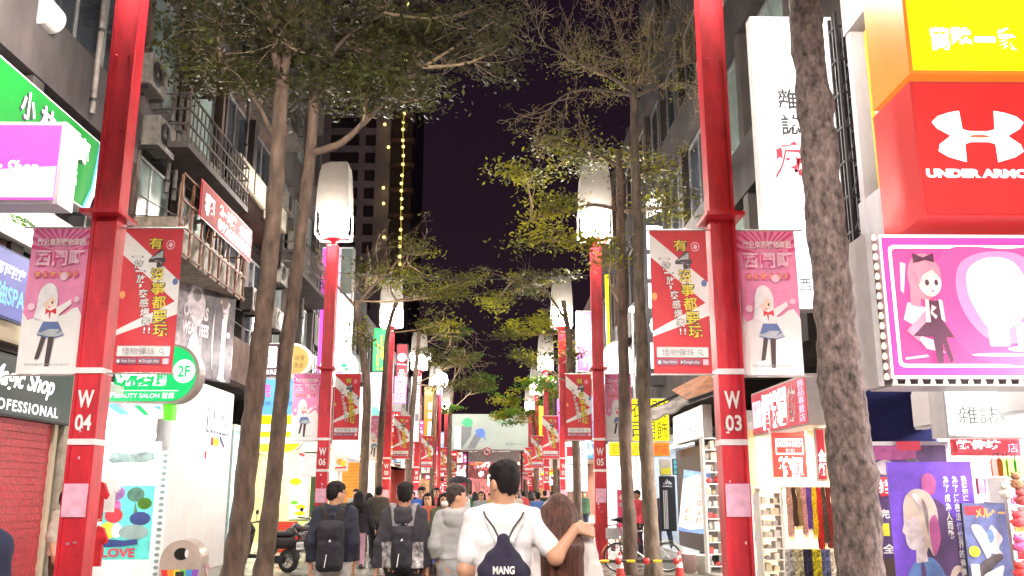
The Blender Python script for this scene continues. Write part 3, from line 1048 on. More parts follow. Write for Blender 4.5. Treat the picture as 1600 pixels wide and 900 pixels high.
# black and white fashion poster, angled
PB_D = mat('poster_dark', (.075, .06, .07), .5, var=.5, scale=5)
PB_M = mat('poster_mid', (.22, .18, .20), .5, var=.4, scale=6)
PB_L = mat('poster_light', (.60, .52, .56), .5, var=.25, scale=8)
PB_S = mat('poster_warm_brown', (.16, .09, .07), .5, var=.3)  # dark warm brown tone of the print
two('fashion_poster', 'large black and white clothing poster with a man in an open jacket', (276, 378, 582, 17.6), (375, 19.4), .06, PB_D, DARKM, [
    (PB_M, [(.02, .05), (.45, .02), (.50, .98), (.02, .98)]),
    SM(PB_L, [(.30, .12), (.35, .05), (.40, .13), (.42, .30), (.50, .42), (.42, .60), (.30, .55), (.22, .42), (.28, .30)]),
    (PB_M, ell(.36, .36, .07, .05, 14)),
    SM(PB_L, [(.66, .45), (.74, .36), (.82, .33), (.95, .40), (.98, .55), (.97, .96), (.70, .96), (.64, .70)]),
    SM(PB_D, [(.66, .46), (.75, .37), (.80, .50), (.78, .95), (.68, .95)]),
    SM(PB_D, [(.90, .36), (.97, .42), (.98, .95), (.86, .95), (.86, .6)]),
    (PB_L, ell(.81, .20, .075, .09, 18)), (PB_S, ell(.81, .22, .055, .075, 18)), SM(PB_S, [(.77, .30), (.85, .30), (.86, .37), (.81, .42), (.76, .37)]),
    (PB_L, [(.78, .50), (.84, .48), (.86, .95), (.79, .95)]), (PB_L, ell(.895, .62, .03, .025, 12)),
    SM(PB_L, [(.30, .70), (.42, .70), (.46, .97), (.24, .97)]), SM(PB_M, [(.34, .76), (.38, .76), (.40, .97), (.32, .97)]),
    UT(PB_L, 'OTHERS', .17, .44, .55, .55, bold=.05), UT(PB_L, 'WEAR TEES', .17, .58, .57, .68, bold=.05)])
fac('rent_banner', 'red cloth banner with white characters offering floors for rent', -1, (316, 279, 342), (395, 352), XL + .85, .012, mat('rent_red_cloth', (.30, .010, .016), .8, var=.2), INK_R, [
    UT(WFR, '租', .06, .22, .24, .82, bold=.06), UT(WFR, '2~3樓', .32, .12, .64, .50, bold=.03), UT(L_YEL2, '全新', .70, .15, .95, .50, bold=.03), UT(WFR, '0926015588', .30, .58, .96, .90, bold=.02)])
# white shop front; flat letters, a navy copy paints their sides and shadows
fac('white_shopfront', 'white rendered shopfront with white letters over painted navy shadows and a small food emblem', -1, (272, 582, 935), (366, 615), XL + .15, .3, WWALL, WFR, [
    UT(INK_B, 'BURGER', .53, .105, .935, .235, bold=.05), UT(L_LET, 'BURGER', .55, .10, .95, .225, bold=.05),
    (INK_R, [(.62, .255), (.66, .255), (.66, .295), (.62, .295)]), (L_YEL2, ell(.71, .275, .05, .022, 14)), (INK_B, [(.76, .235), (.80, .25), (.87, .295), (.84, .295), (.78, .262)]),
    (INK_R, [(.53, .33), (.56, .33), (.56, .365), (.53, .365)]), (L_WHITE, [(.565, .33), (.80, .335), (.80, .375), (.565, .37)]), (GREYP, [(.40, .43), (.43, .43), (.43, .437), (.40, .437)])], part='relief')
# signs over the scooters
blade('antique_sign', 'brown box sign with a rounded tan end and pale characters', 409, 536, 487, 590, 24.6, .25, L_BROWN, WFR, [
    (L_WHITE, rrect(.06, .10, .30, .72, .04)), UT(INK, '古文物', .09, .12, .27, .70, vertical=True), UT(L_WHITE, '軟飾品', .10, .76, .32, .92),
    (L_WARM, [(.60, .02)] + [(.62 + .37 * math.sin(a), .5 - .48 * math.cos(a)) for a in [PI * k / 14 for k in range(15)]] + [(.60, .98)]),
    (L_TAN, [(.62, .06)] + [(.62 + .33 * math.sin(a), .5 - .43 * math.cos(a)) for a in [PI * k / 14 for k in range(15)]] + [(.62, .94)]), UT(INK_BR, '珠寶', .66, .36, .86, .52), UT(INK_BR, '黃金', .66, .56, .84, .72)],
    outline=[(0, 0), (.62, 0)] + [(.62 + .38 * math.sin(a), .5 - .5 * math.cos(a)) for a in [PI * k / 14 for k in range(1, 14)]] + [(.62, 1), (0, 1)])
blade('blue_sign', 'sky blue box sign with violet and pink characters', 404, 591, 482, 649, 24.4, .25, L_BLUE, WFR, [UT(L_MAG, '完', .05, .15, .24, .52, bold=.03), UT(L_VIO, '音', .44, .15, .64, .52, bold=.03), UT(L_VIO, '樂', .72, .15, .92, .52, bold=.03), UT(L_NAVY, '修理服務', .08, .62, .9, .74)])
blade('yellow_round_sign', 'bright yellow box sign with a rounded right end and white bars', 401, 648, 476, 708, 24.2, .25, L_YEL, WFR, [
    (L_WHITE, [(.03, .26), (.86, .26), (.86, .44), (.03, .44)]), (L_WHITE, [(.03, .60), (.98, .58), (.95, .74), (.03, .76)])],
    outline=[(0, 0), (.80, 0)] + [(.62 + .38 * math.sin(a), .5 - .5 * math.cos(a)) for a in [PI * .3 + PI * .7 * k / 12 for k in range(1, 12)]] + [(.62, 1), (0, 1)], part='print')
blade('green_canopy', 'white fascia with a green edge over the juice shop', 470, 690, 505, 706, 25.2, .3, L_WHITE2, mat('green_paint', (.02, .22, .05), .5), rim=.01)
blade('tall_white_sign', 'tall white light box with a magenta edge behind post W06', 499, 386, 548, 600, 30.6, .5, L_WHITE, GREYP, [(L_MAG, [(.02, .01), (.14, .01), (.14, .99), (.02, .99)]), (L_PPALE, [(.44, .01), (.62, .01), (.62, .99), (.44, .99)]), (PALEGL, [(.62, .01), (.98, .01), (.98, .35), (.62, .35)])], part='print')
blade('round_sign', 'round white sign with a pink flamingo and green leaves', 498, 546, 562, 606, 27.8, .22, L_WHITE, mat('sage_rim', (.25, .33, .30), .5), [
    (L_MAG, ell(.50, .62, .06, .04, 12)), (L_MAG, [(.55, .62), (.58, .52), (.60, .53), (.57, .64)]), (L_GREEN, ell(.62, .42, .07, .05, 10)), (L_GREEN, ell(.68, .52, .05, .04, 10)), (L_BLUE, ell(.56, .40, .04, .03, 8)), (L_MAG, ell(.64, .72, .03, .03, 8))],
    outline=[(.5 + .5 * math.cos(a), .5 + .5 * math.sin(a)) for a in [2 * PI * k / 32 for k in range(32)]], part='print')
blade('white_box_sign', 'plain white light box below the round flamingo sign', 520, 604, 578, 712, 31.5, .3, L_WHITE, WFR)
blade('green_upright_sign', 'green upright sign with sideways yellow letters', 582, 512, 607, 581, 38, .3, L_GREEN, DARKM, [UT(L_YEL, 'し', .50, .18, .92, .50, bold=.05), UT(L_YEL, 'u', .52, .52, .92, .72, bold=.06), UT(L_YEL, 'ノ', .52, .78, .88, .96, bold=.05), UT(L_YEL, 'LAZEEZ', .28, .30, .42, .95, vertical=True)])
blade('red_upright_sign', 'red upright sign with a white disc in its middle', 619, 537, 637, 597, 42, .3, L_RED2, DARKM, [(L_WHITE, ell(.5, .36, .40, .11, 18)), (L_PPALE, [(.08, .52), (.9, .54), (.9, .57), (.08, .55)]), UT(L_WHITE, '品', .2, .68, .8, .86)])
blade('white_upright_sign', 'white upright sign with a ragged letter edge', 641, 588, 655, 690, 46, .3, L_WHITE, WFR, [UT(GREYP, 'FASHION', .55, .03, .95, .97, vertical=True)])
blade('orange_upright_sign', 'orange upright sign with white blocks far down the street', 662, 604, 682, 690, 51, .3, L_ORG, DARKM, [(L_WHITE, rrect(.35, .30, .62, .42, .03)), (L_WHITE, rrect(.35, .48, .62, .58, .03)), (L_WHITE, rrect(.35, .64, .62, .94, .03)), (L_YEL, [(.72, .02), (.95, .02), (.95, .9), (.72, .9)])], part='print')
blade('pink_street_sign', 'pink sign beside the red upright sign', 616, 588, 634, 630, 40, .25, L_PPALE, L_MAG, [UT(L_MAG, '衣', .15, .1, .85, .55), UT(L_MAG, '坊', .15, .55, .85, .95)])
blade('mauve_panel', 'mauve grey wall panel above a white and teal sign', 577, 582, 604, 640, 37.5, .3, LAVP, LAVP, cat='panel')
blade('teal_sign', 'white and teal sign board under the mauve panel', 577, 630, 612, 650, 37, .25, L_WHITE2, WFR, [(lit('lit_teal', (.2, .65, .55), .8), [(.1, .3), (.5, .3), (.6, .95), (.1, .95)]), UT(L_WHITE, 'V', .3, .1, .6, .6, bold=.05)])

# ---- right side, near stack
blade('yellow_box_sign', 'bright yellow light box with white characters above the red sportswear box', 1412, -60, 1652, 116, 7.35, .8, L_YEL, ORSIDE, [UT(L_LET, '萬', .155, .60, .275, .80, bold=.07), UT(L_LET, '鞋', .285, .60, .42, .80, bold=.07), UT(L_LET, '一', .435, .68, .57, .73, bold=.07), UT(L_LET, '家', .585, .60, .72, .80, bold=.07)], rim=.035)
UAL = [(-1, -.55), (-.86, -.78), (-.62, -.92), (-.38, -1.0), (-.35, -.27), (-.2, -.2), (.2, -.2), (.35, -.27), (.38, -1.0), (.62, -.92), (.86, -.78), (1, -.55), (.90, -.30), (.62, -.02), (.88, .32), (.92, .58), (.72, .80), (.34, 1.0), (.33, .30), (.2, .22), (-.2, .22), (-.33, .30), (-.34, 1.0), (-.72, .80), (-.92, .58), (-.88, .32), (-.62, -.02), (-.90, -.30)]
blade('red_sportswear_sign', 'red light box with a white crossed emblem and sportswear name', 1432, 128, 1650, 340, 7.4, .8, L_RED, RDSIDE, [
    (L_LET, [(.455 + x * .33, .415 + z * .19) for x, z in UAL]), (L_REDO, ell(.455, .415, .075, .012, 14)),
    UT(L_LET, 'UNDER ARMOUR', .045, .655, .93, .72, bold=.06)], rim=.03)
# pink billboard with bulbs
def chib():
    H1, H2 = mat('print_pink_hair', (.85, .30, .42), .5), mat('print_pale_skin', (.9, .72, .70), .5)
    D1 = mat('print_plum_black', (.10, .03, .07), .5)
    return [(L_WHITE, [(.0 + .0, .0), (1, 0), (1, 1), (0, 1)]), (L_PINK2, [(.012, .02), (.988, .02), (.988, .98), (.012, .98)]),
            (L_WHITE, rrect(.045, .075, .96, .925, .035)), (lit('lit_rose', (.80, .07, .27), 1.0), rrect(.062, .098, .943, .902, .028)),
            SM(lit('lit_orchid_pink', (.84, .09, .30), 1.0), [(.36, .11), (.70, .10), (.94, .12), (.94, .60), (.92, .89), (.60, .90), (.40, .80), (.30, .45)]), SM(lit('lit_light_orchid', (.90, .27, .50), 1.0), [(.44, .20), (.60, .12), (.80, .16), (.90, .40), (.84, .70), (.60, .76), (.46, .62), (.40, .40)]), SM(L_PPALE, [(.48, .24), (.60, .16), (.74, .20), (.80, .40), (.74, .60), (.58, .68), (.49, .52), (.46, .38)]), SM(L_WHITE, [(.54, .26), (.61, .22), (.67, .28), (.68, .42), (.63, .52), (.57, .50), (.54, .40)]), (L_WHITE, rrect(.55, .52, .66, .78, .01)), SM(L_WHITE, [(.80, .26), (.88, .22), (.92, .40), (.88, .56), (.80, .50), (.77, .38)]), (L_PPALE, ell(.74, .80, .10, .02, 18)), (L_PPALE, ell(.60, .84, .16, .012, 18)), (L_WHITE, rrect(.70, .62, .80, .80, .01)), (L_PPALE, [(.10, .20), (.13, .21), (.105, .42), (.09, .40)]), (L_PPALE, [(.08, .86), (.20, .84), (.21, .855), (.08, .875)]),
            (L_PPALE, [(.12, .48), (.09, .60), (.17, .66), (.22, .52)]), (L_PPALE, [(.14, .70), (.20, .80), (.30, .83), (.24, .74)]),
            (H1, ell(.225, .30, .092, .165, 22)), (H1, [(.145, .30), (.135, .50), (.19, .52), (.20, .36)]), (H1, [(.28, .45), (.10, .68), (.16, .75), (.22, .62)]),
            (D1, [(.235, .47), (.29, .47), (.30, .60), (.355, .725), (.13, .715), (.225, .60)]), (H2, [(.215, .46), (.235, .46), (.235, .62), (.21, .62)]), (H2, [(.288, .46), (.31, .47), (.315, .62), (.295, .60)]),
            (H2, ell(.250, .335, .066, .11, 20)), (D1, ell(.235, .345, .012, .022, 10)), (D1, ell(.285, .345, .011, .022, 10)), (L_PINK2, ell(.262, .405, .008, .006, 8)), (H1, [(.17, .28), (.20, .20), (.26, .18), (.31, .24), (.315, .33), (.27, .25), (.215, .29), (.19, .36)]),
            (D1, [(.165, .135), (.225, .17), (.285, .135), (.285, .205), (.225, .185), (.17, .205)]), (D1, [(.235, .72), (.285, .72), (.28, .94 - .04), (.245, .90)]), (D1, [(.275, .72), (.305, .72), (.335, .88), (.315, .90)]),
            (H2, [(.245, .50), (.27, .52), (.245, .55), (.27, .58), (.26, .60), (.235, .56)])]
pk = blade('pink_billboard', 'pink lit billboard with a plain pink haired figure in a black dress', 1382, 368, 1665, 592, 7.6, .5, L_PINK, LAVP, chib(), rim=.004, part='print')
bw = WY(1665, 480, 7.6).x - WY(1382, 480, 7.6).x
bh = WY(1500, 368, 7.6).z - WY(1500, 592, 7.6).z
bulb0 = None
BULBM = mat('marquee_bulb', (.7, .62, .45), .3, emit=(1, .85, .55), es=.9)
for k in range(15):
    for (x, y, z) in ((-bw / 2 + .04 + k * bw / 14.6, .02, -.03), (-bw / 2 - .025, .03, .02 + k * bh / 14.4)):
        if bulb0 is None:
            bulb0 = MB().lathe([(.002, -.028), (.018, -.02), (.022, 0), (.016, .018), (.012, .03)], 8).build('bulb', BULBM, pk, (x, y, z)); o = bulb0
        else:
            o = bulb0.copy(); COL.objects.link(o); o.location = (x, y, z)
MB().box(-bw / 2 - .10, .0 + .03, -.06, -bw / 2 - .05, .45, bh + .03).build('side_flange', GREYP, pk)
MB().box(-bw / 2, .0, -.06, bw / 2, .45, -.045).build('bottom_flange', GREYP, pk)
# tall white magazine sign
blade('magazine_blade_sign', 'tall white lit sign with grey characters and one red slanted character', 1186, 26, 1318, 484, 12.4, .22, L_WHITE, GREYP, [
    UT(INK, '雜', .27, .262, .50, .335, bold=.02), UT(INK, '誌', .29, .352, .52, .425, bold=.02), UT(INK_R, '瘋', .13, .445, .60, .575, shear=.3, bold=.07), UT(INK, '西門店', .37, .90, .80, .942)], rim=.02)
tr = thing('sign_truss', 'dark steel ladder truss beside the tall white sign', 'truss', (WY(1333, 300, 12.0).x, 12.0, 2.9))
m = MB()
hh = 5.6
for sx in (-.09, .11):
    for sy in (-.12, .12):
        m.box(sx - .02, sy - .02, 0, sx + .02, sy + .02, hh)
m.build('upright', DARKM, tr)
m = MB()
for k in range(11):
    z = .15 + k * .52
    m.box(-.09, -.15, z, .11, -.125, z + .035).box(-.115, -.1, z + .01, -.095, .1, z + .04).box(.1, -.1, z + .01, .12, .1, z + .04)
    if k < 10:
        m.tube([(-.08, -.137, z), (.10, -.137, z + .52)], .010, 5)
m.build('rung', DARKM, tr)
# frames under the billboard, red wall sign of the scarf shop
fac('scarf_shop_sign', 'red box sign with tall white characters over the scarf stall', 1, (1259, 583, 665), (1174, 618), XR - .3, .32, L_RED2, GREYP, [
    (L_PPALE, rrect(.03, .22, .20, .82, .01)), UT(L_RED, '帽子', .06, .28, .17, .45), UT(L_LET, '帽', .22, .12, .37, .92, bold=.05), UT(L_LET, '襪', .38, .12, .53, .92, bold=.05), UT(L_LET, '圍', .54, .12, .68, .90, bold=.05), UT(WFR, '飾', .70, .14, .84, .88, bold=.03), UT(L_PPALE, '飾品專賣店', .88, .08, .97, .92, vertical=True)])
# magazine shop
blade('magazine_box_sign', 'wide white light box with thin grey characters below the pink billboard', 1476, 606, 1640, 683, 8.6, .3, L_WHITE2, GREYP, [UT(BGREY, '雜誌瘋', .12, .38, .70, .74)], rim=.02)
fac('white_underboard', 'white board under the pink billboard', 1, (1640, 560, 640), (1312, 588), XR + .1, .1, WWALL, WFR, cat='panel')
blade('red_strip_sign', 'red strip sign with white characters under the white light box', 1489, 686, 1594, 712, 9.0, .06, L_RED2, INK_R, [UT(L_LET, '飾件坊', .04, .05, .70, .62, bold=.05), UT(L_PPALE, '店', .80, .25, .95, .80)])
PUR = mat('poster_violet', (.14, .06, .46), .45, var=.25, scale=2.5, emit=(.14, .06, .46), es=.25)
PUR2 = mat('poster_plum', (.10, .05, .16), .5, var=.3, scale=3)
MG = mat('poster_magenta', (.45, .10, .30), .5, var=.3, scale=4)
PBL = mat('poster_blond', (.60, .48, .42), .5, var=.2, scale=5)
PLB = mat('poster_sky', (.12, .22, .52), .5, var=.25, scale=5)
two('white_framed_poster', 'white framed poster board half hidden behind the violet poster', (1350, 690, 935, 8.9), (1482, 8.8), .05, PUR2, WFR, [
    (MG, [(.06, .03), (.60, .03), (.60, .12), (.06, .12)]), (L_RED2, [(.38, .0), (.66, .0), (.66, .06), (.38, .06)]), (PB_L, ell(.22, .17, .12, .05, 14)), (PB_M, ell(.55, .16, .10, .05, 14)), (BRED, [(.08, .24), (.40, .22), (.42, .34), (.14, .36)]),
    UT(BWHITE, '拍片', .12, .25, .38, .34, bold=.04), UT(BWHITE, '完結', .10, .44, .34, .50, bold=.03), (BYEL, [(.12, .53), (.20, .53), (.20, .61), (.12, .61)]), UT(BWHITE, '全', .10, .66, .26, .72, bold=.03), (CONC_B, [(.06, .75), (.30, .75), (.25, .98), (.06, .98)])], rim=.04)
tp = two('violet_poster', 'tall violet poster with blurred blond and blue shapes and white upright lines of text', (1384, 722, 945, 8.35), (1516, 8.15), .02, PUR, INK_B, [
    SM(PUR2, [(.46, .30), (.70, .36), (.80, .60), (.80, .98), (.40, .98)]), SM(PLB, [(.10, .98), (.15, .78), (.29, .68), (.46, .68), (.58, .80), (.62, .98)]), (PB_L, [(.27, .56), (.37, .56), (.39, .70), (.25, .71)]),
    SM(MG, [(.40, .12), (.50, .08), (.57, .14), (.53, .23), (.42, .22)]), SM(PB_L, [(.16, .36), (.145, .44), (.12, .49), (.15, .52), (.16, .58), (.22, .62), (.32, .60), (.36, .48), (.30, .36)]),
    SM(PBL, [(.15, .36), (.19, .25), (.31, .195), (.46, .22), (.55, .34), (.53, .52), (.47, .66), (.41, .60), (.36, .66), (.35, .48), (.28, .39), (.21, .42)]), SM(MG, [(.45, .42), (.53, .38), (.56, .54), (.47, .66), (.44, .54)]), SM(PB_M, [(.38, .26), (.44, .34), (.42, .52), (.40, .40)]), SM(PB_L, [(.26, .24), (.34, .23), (.36, .34), (.33, .30)]), SM(PUR2, [(.30, .74), (.34, .72), (.36, .97), (.31, .97)]),
    (PBL, ell(.73, .83, .11, .11, 18)), (PUR2, ell(.76, .87, .09, .11, 16)), (BWHITE, [(.06, .86), (.16, .84), (.16, .90), (.04, .92)]),
    UT(BWHITE, '我想知道', .86, .10, .925, .28, vertical=True, bold=.03), UT(BWHITE, '為了活在這個世界的意義', .755, .10, .82, .80, vertical=True, bold=.03), UT(BWHITE, '為了成為人而戰', .65, .10, .715, .54, vertical=True, bold=.03)], rim=.001)
tm = blade('magazine_poster', 'blue magazine poster with an orange title and pale tangled shapes', 1510, 786, 1578, 945, 8.0, .03, mat('poster_dusk_blue', (.10, .13, .30), .5, var=.3, scale=6), INK, [
    (L_RED2, [(.05, .03), (.5, .03), (.48, .12), (.05, .12)]), UT(BORANGE, 'メルヘー', .28, .05, .97, .15, bold=.05), SM(PB_L, [(.15, .24), (.35, .22), (.50, .30), (.62, .22), (.78, .30), (.85, .36), (.74, .44), (.80, .52), (.55, .50), (.50, .60), (.34, .44)]), SM(PLB, [(.50, .30), (.60, .26), (.66, .34), (.56, .40)]), (BYEL, ell(.17, .48, .13, .055, 18)), SM(PB_D, [(.20, .64), (.48, .54), (.75, .50), (.80, .55), (.60, .62), (.32, .74)]), (PLB, ell(.66, .92, .20, .07, 14)), SM(PB_L, [(.30, .74), (.55, .66), (.80, .62), (.74, .74), (.90, .82), (.62, .84), (.45, .95)]), (GREYP, rrect(.04, .60, .24, .78, .01))], cat='poster', part='print', rim=.002)
# ---- right side, middle distance
let = blade('letter_board', 'dark upright board with a stack of large white letters', 1008, 306, 1108, 602, 25.5, .4, mat('charcoal_board', (.05, .05, .055), .5), DARKM, [UT(L_LET, ch, .05, .01 + .155 * k, .44, .155 + .155 * k - .015, bold=.10) for k, ch in enumerate('SDEBOE')], rim=.01)
blade('thin_white_sign', 'thin white upright sign above the letter board', 1067, 294, 1082, 362, 24.8, .2, L_WHITE2, WFR, [UT(GREYP, '衣著', .2, .1, .8, .5, vertical=True)])
blade('pale_duct', 'pale green duct box on the grey tower building', 1133, 236, 1166, 372, 17.4, .6, mat('pale_green_duct', (.42, .50, .47), .6, var=.1), mat('pale_green_duct', (.4, .5, .47), .6), cat='duct')
blade('yellow_fashion_sign', 'yellow lit sign with large black characters behind the twin trunks', 983, 622, 1046, 690, 24.2, .3, L_YEL, GREYP, [UT(INK, '衣', .05, .06, .40, .46), UT(INK, '服', .56, .06, .92, .46), UT(INK, '司', .05, .54, .36, .95), UT(INK, '男', .40, .54, .64, .95), UT(INK, '飾', .68, .54, .94, .95)])
blade('travel_card_sign', 'yellow and orange strip sign about a national travel card', 951, 690, 1047, 713, 24.0, .2, L_YEL, WFR, [(L_ORG, [(.62, .06), (.985, .06), (.985, .94), (.62, .94)]), UT(INK_R, '國民旅遊卡', .03, .2, .60, .82), UT(INK_R, '特約店', .64, .2, .96, .82)])
fac('white_letter_sign', 'white lit sign under the orange canopy beside the yellow sign', 1, (1097, 632, 684), (1052, 655), XR - .25, .2, L_WHITE, WFR, [UT(GREYP, 'WOWUS', .06, .25, .94, .80)])
blade('white_disc_sign', 'big white lit disc sign behind the twin trunks', 936, 532, 996, 618, 29, .3, L_WHITE, GREYP, outline=[(.5 + .5 * math.cos(a), .5 + .5 * math.sin(a)) for a in [2 * PI * k / 32 for k in range(32)]])
blade('purple_upright_sign', 'purple lit upright sign with four white characters', 901, 486, 932, 580, 35.5, .35, L_VIO, WFR, [(lit('lit_orchid', (.80, .22, .90), 1.0), [(.1, .06), (.96, .06), (.96, .96), (.1, .96)])] + [UT(L_LET, ch, .30, .16 + .2 * k, .78, .33 + .2 * k, bold=.04) for k, ch in enumerate('手工雞排')])
blade('yellow_tube_light', 'thin upright yellow tube light beside the second right hand post', 947, 428, 952, 545, 30.5, .15, L_YEL, L_YEL)
blade('amber_sign', 'small amber upright sign under the green tree crown', 842, 634, 856, 690, 54, .3, L_YEL2, L_ORG, [UT(L_YEL, '燒烤店', .3, .05, .8, .95, vertical=True)])
blade('white_shop_panel', 'white lit shop panel left of post W05', 884, 690, 918, 768, 33, .3, L_WHITE, WFR, [(L_RED2, [(.05, .1), (.4, .1), (.4, .3), (.05, .3)]), (GREYP, [(.05, .45), (.95, .45), (.95, .48), (.05, .48)]), UT(L_RED2, '飲', .5, .1, .9, .35)])
# sportswear shop items
blade('sportswear_banner', 'tall black banner with a white three stripe emblem and name', 1031, 744, 1056, 830, 24.6, .03, INK, INK, [
    (WFR, [(.50, .055), (.62, .105), (.55, .125), (.455, .072)]), (WFR, [(.40, .085), (.53, .14), (.42, .15), (.36, .105)]), (WFR, [(.68, .09), (.82, .15), (.58, .15), (.50, .115)]), (WFR, [(.28, .12), (.38, .15), (.24, .15)]), UT(WFR, 'adidas', .2, .165, .8, .20, bold=.04),
    (WFR, [(.22, .26), (.28, .26), (.28, .96), (.22, .96)]), (WFR, [(.32, .26), (.38, .26), (.38, .96), (.32, .96)]), (WFR, [(.42, .26), (.48, .26), (.48, .96), (.42, .96)])], cat='banner')
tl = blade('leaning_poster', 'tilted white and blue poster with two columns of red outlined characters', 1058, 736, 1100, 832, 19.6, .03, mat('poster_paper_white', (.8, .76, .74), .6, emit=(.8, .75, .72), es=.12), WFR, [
    (PLB, [(0, 0), (1, 0), (1, .08), (.5, .05), (0, .16)]), (PLB, [(0, .93), (.4, .96), (1, .90), (1, 1), (0, 1)]), (BSKIN, ell(.5, .22, .36, .08, 18)), UT(INK_R, '促銷活動', .25, .17, .75, .27),
    UT(INK_R, '歡樂優惠', .16, .36, .42, .84, vertical=True, bold=.07), UT(BSKIN, '歡樂優惠', .16, .36, .42, .84, vertical=True, bold=.0), UT(INK_R, '限時特價', .56, .32, .84, .84, vertical=True, bold=.07), UT(BSKIN, '限時特價', .56, .32, .84, .84, vertical=True)], cat='poster', part='print')
tl.rotation_euler = (0, R(8), 0)
fac('dark_shop_wall', 'dark shop wall behind the tilted poster', 1, (1118, 690, 868), (1056, 700), XR - .02, .3, mat('dark_brown_wall', (.06, .045, .045), .5), DARKM, cat='wall')

# gantry billboard at the end of the street
gb = thing('gantry_billboard', 'pale billboard with green and blue capped bird shapes spanning the far end', 'billboard', (0, 78, 0))
x0, x1 = WY(705, 675, 78).x, WY(829, 675, 78).x
zt, zb = WY(766, 647, 78).z, WY(766, 703, 78).z
MB().box(x0, 0, zb, x1, .4, zt).build('frame', GREYP, gb)
for px in (700, 832):
    xx = WY(px, 675, 78).x
    MB().cyl((xx, .2, 0), .16, zt + .3, 10).build('leg', RED, gb)
gw, gh = x1 - x0, zt - zb
u = lambda a, b: (x0 + a * gw, zt - b * gh)
GP = mat('billboard_grey_green', (.36, .42, .38), .5, var=.08, scale=.4, emit=(.42, .48, .44), es=.22)
GG = mat('cap_green', (.03, .33, .14), .5, emit=(.03, .33, .14), es=.6)
GB = mat('cap_blue', (.07, .15, .45), .5, emit=(.07, .15, .45), es=.6)
GD = mat('grey_print', (.16, .16, .17), .5, emit=(.18, .18, .19), es=.4)
prints([(GP, [u(.005, .01), u(.995, .01), u(.995, .99), u(.005, .99)]), (L_WHITE2, [u(.04, .35), u(.12, .35), u(.12, .97), u(.04, .97)]),
        (GD, [u(.13, .33), u(.26, .33), u(.25, .60), u(.13, .97)]), (GD, [u(.30, .55), u(.38, .65), u(.30, .97), u(.20, .97)]),
        (GG, ell(u(.205, .24)[0], u(.205, .24)[1], .066 * gw, .13 * gh, 20)), (GG, [u(.11, .24), u(.15, .22), u(.15, .27)]), (GB, ell(u(.37, .53)[0], u(.37, .53)[1], .058 * gw, .13 * gh, 20)), (GB, [u(.29, .47), u(.34, .42), u(.34, .52)]), (GB, [u(.40, .62), u(.42, .60), u(.44, .74), u(.43, .75)]),
        (GG, 't', 'LINE', *u(.58, .26), *u(.67, .17), ()), (GD, 't', '夏日設計', *u(.73, .24), *u(.88, .17), ()), (GD, 't', '展覽中心', *u(.68, .88), *u(.90, .80), ())], 'print', gb, y=-.004)
for px in (730, 815):
    MB().cyl((WY(px, 720, 72).x, -6, 0), .08, WY(px, 706, 72).z, 8).build('signal_pole', DARKM, gb)
xa, xb = WY(720, 706, 72).x, WY(822, 706, 72).x
tg = thing('road_sign_arm', 'grey overhead arm with road signs under the billboard', 'road sign', (0, 71.7, 0))
z = WY(766, 706, 72).z
MB().tube([(xa, 0, z + .12), (xb, 0, z + .12)], .09, 8).build('arm', GREYP, tg)
MB().box(WY(732, 715, 72).x, -.1, WY(760, 722, 72).z, WY(812, 715, 72).x, 0, z).build('panel', mat('worn_grey_panel', (.35, .32, .33), .6, var=.2), tg)
cx = WY(761, 706, 71.5).x
cz = WY(761, 706, 71.5).z
prints([(INK_R, ell(cx, cz, .36, .36, 24)), (WFR, ell(cx, cz, .27, .27, 24)), (INK, [(cx - .18, cz), (cx - .02, cz + .14), (cx - .02, cz + .05), (cx + .14, cz + .05), (cx + .14, cz - .05), (cx - .02, cz - .05), (cx - .02, cz - .14)]), (INK_R, [(cx - .22, cz + .17), (cx - .17, cz + .22), (cx + .22, cz - .17), (cx + .17, cz - .22)])], 'prohibition_disc', tg, y=-.12)

# ================================================================ TREES
BARK = mat('tree_bark', (0.125, 0.082, 0.062), 0.85, var=0.4, scale=7, bump=0.7, bscale=16, stretch=(1, 1, 0.35), detail=8)
BARK2 = mat('pale_tree_bark', (0.125, 0.092, 0.070), 0.85, var=0.4, scale=9, bump=0.6, bscale=22, stretch=(1, 1, 0.35), detail=8)
TWIG = mat('twig_bark', (0.36, 0.26, 0.16), 0.8, var=0.3, scale=5)
LEAF_D = mat('dark_green_leaf', (0.075, 0.085, 0.018), 0.5, var=0.4, scale=1.5, trans=0.4)
LEAF_B = mat('brownish_green_leaf', (0.062, 0.056, 0.020), 0.55, var=0.5, scale=1.2, trans=0.4)
LEAF_O = mat('olive_leaf', (0.12, 0.12, 0.022), 0.5, var=0.4, scale=1.2, trans=0.4)
LEAF_Y = mat('yellow_green_leaf', (0.34, 0.33, 0.02), 0.5, var=0.35, scale=1.2, trans=0.4)
LEAF_G = mat('fresh_green_leaf', (0.10, 0.23, 0.016), 0.5, var=0.35, scale=1.2, trans=0.4)


def smooth_path(pts, n=5):
    P = [Vector(p) for p in pts]
    out = []
    for i in range(len(P) - 1):
        p0, p1, p2, p3 = P[max(i - 1, 0)], P[i], P[i + 1], P[min(i + 2, len(P) - 1)]
        for k in range(n):
            t = k / n
            out.append(0.5 * ((2 * p1) + (p2 - p0) * t + (2 * p0 - 5 * p1 + 4 * p2 - p3) * t * t + (3 * p1 - p0 - 3 * p2 + p3) * t ** 3))
    out.append(P[-1])
    return out


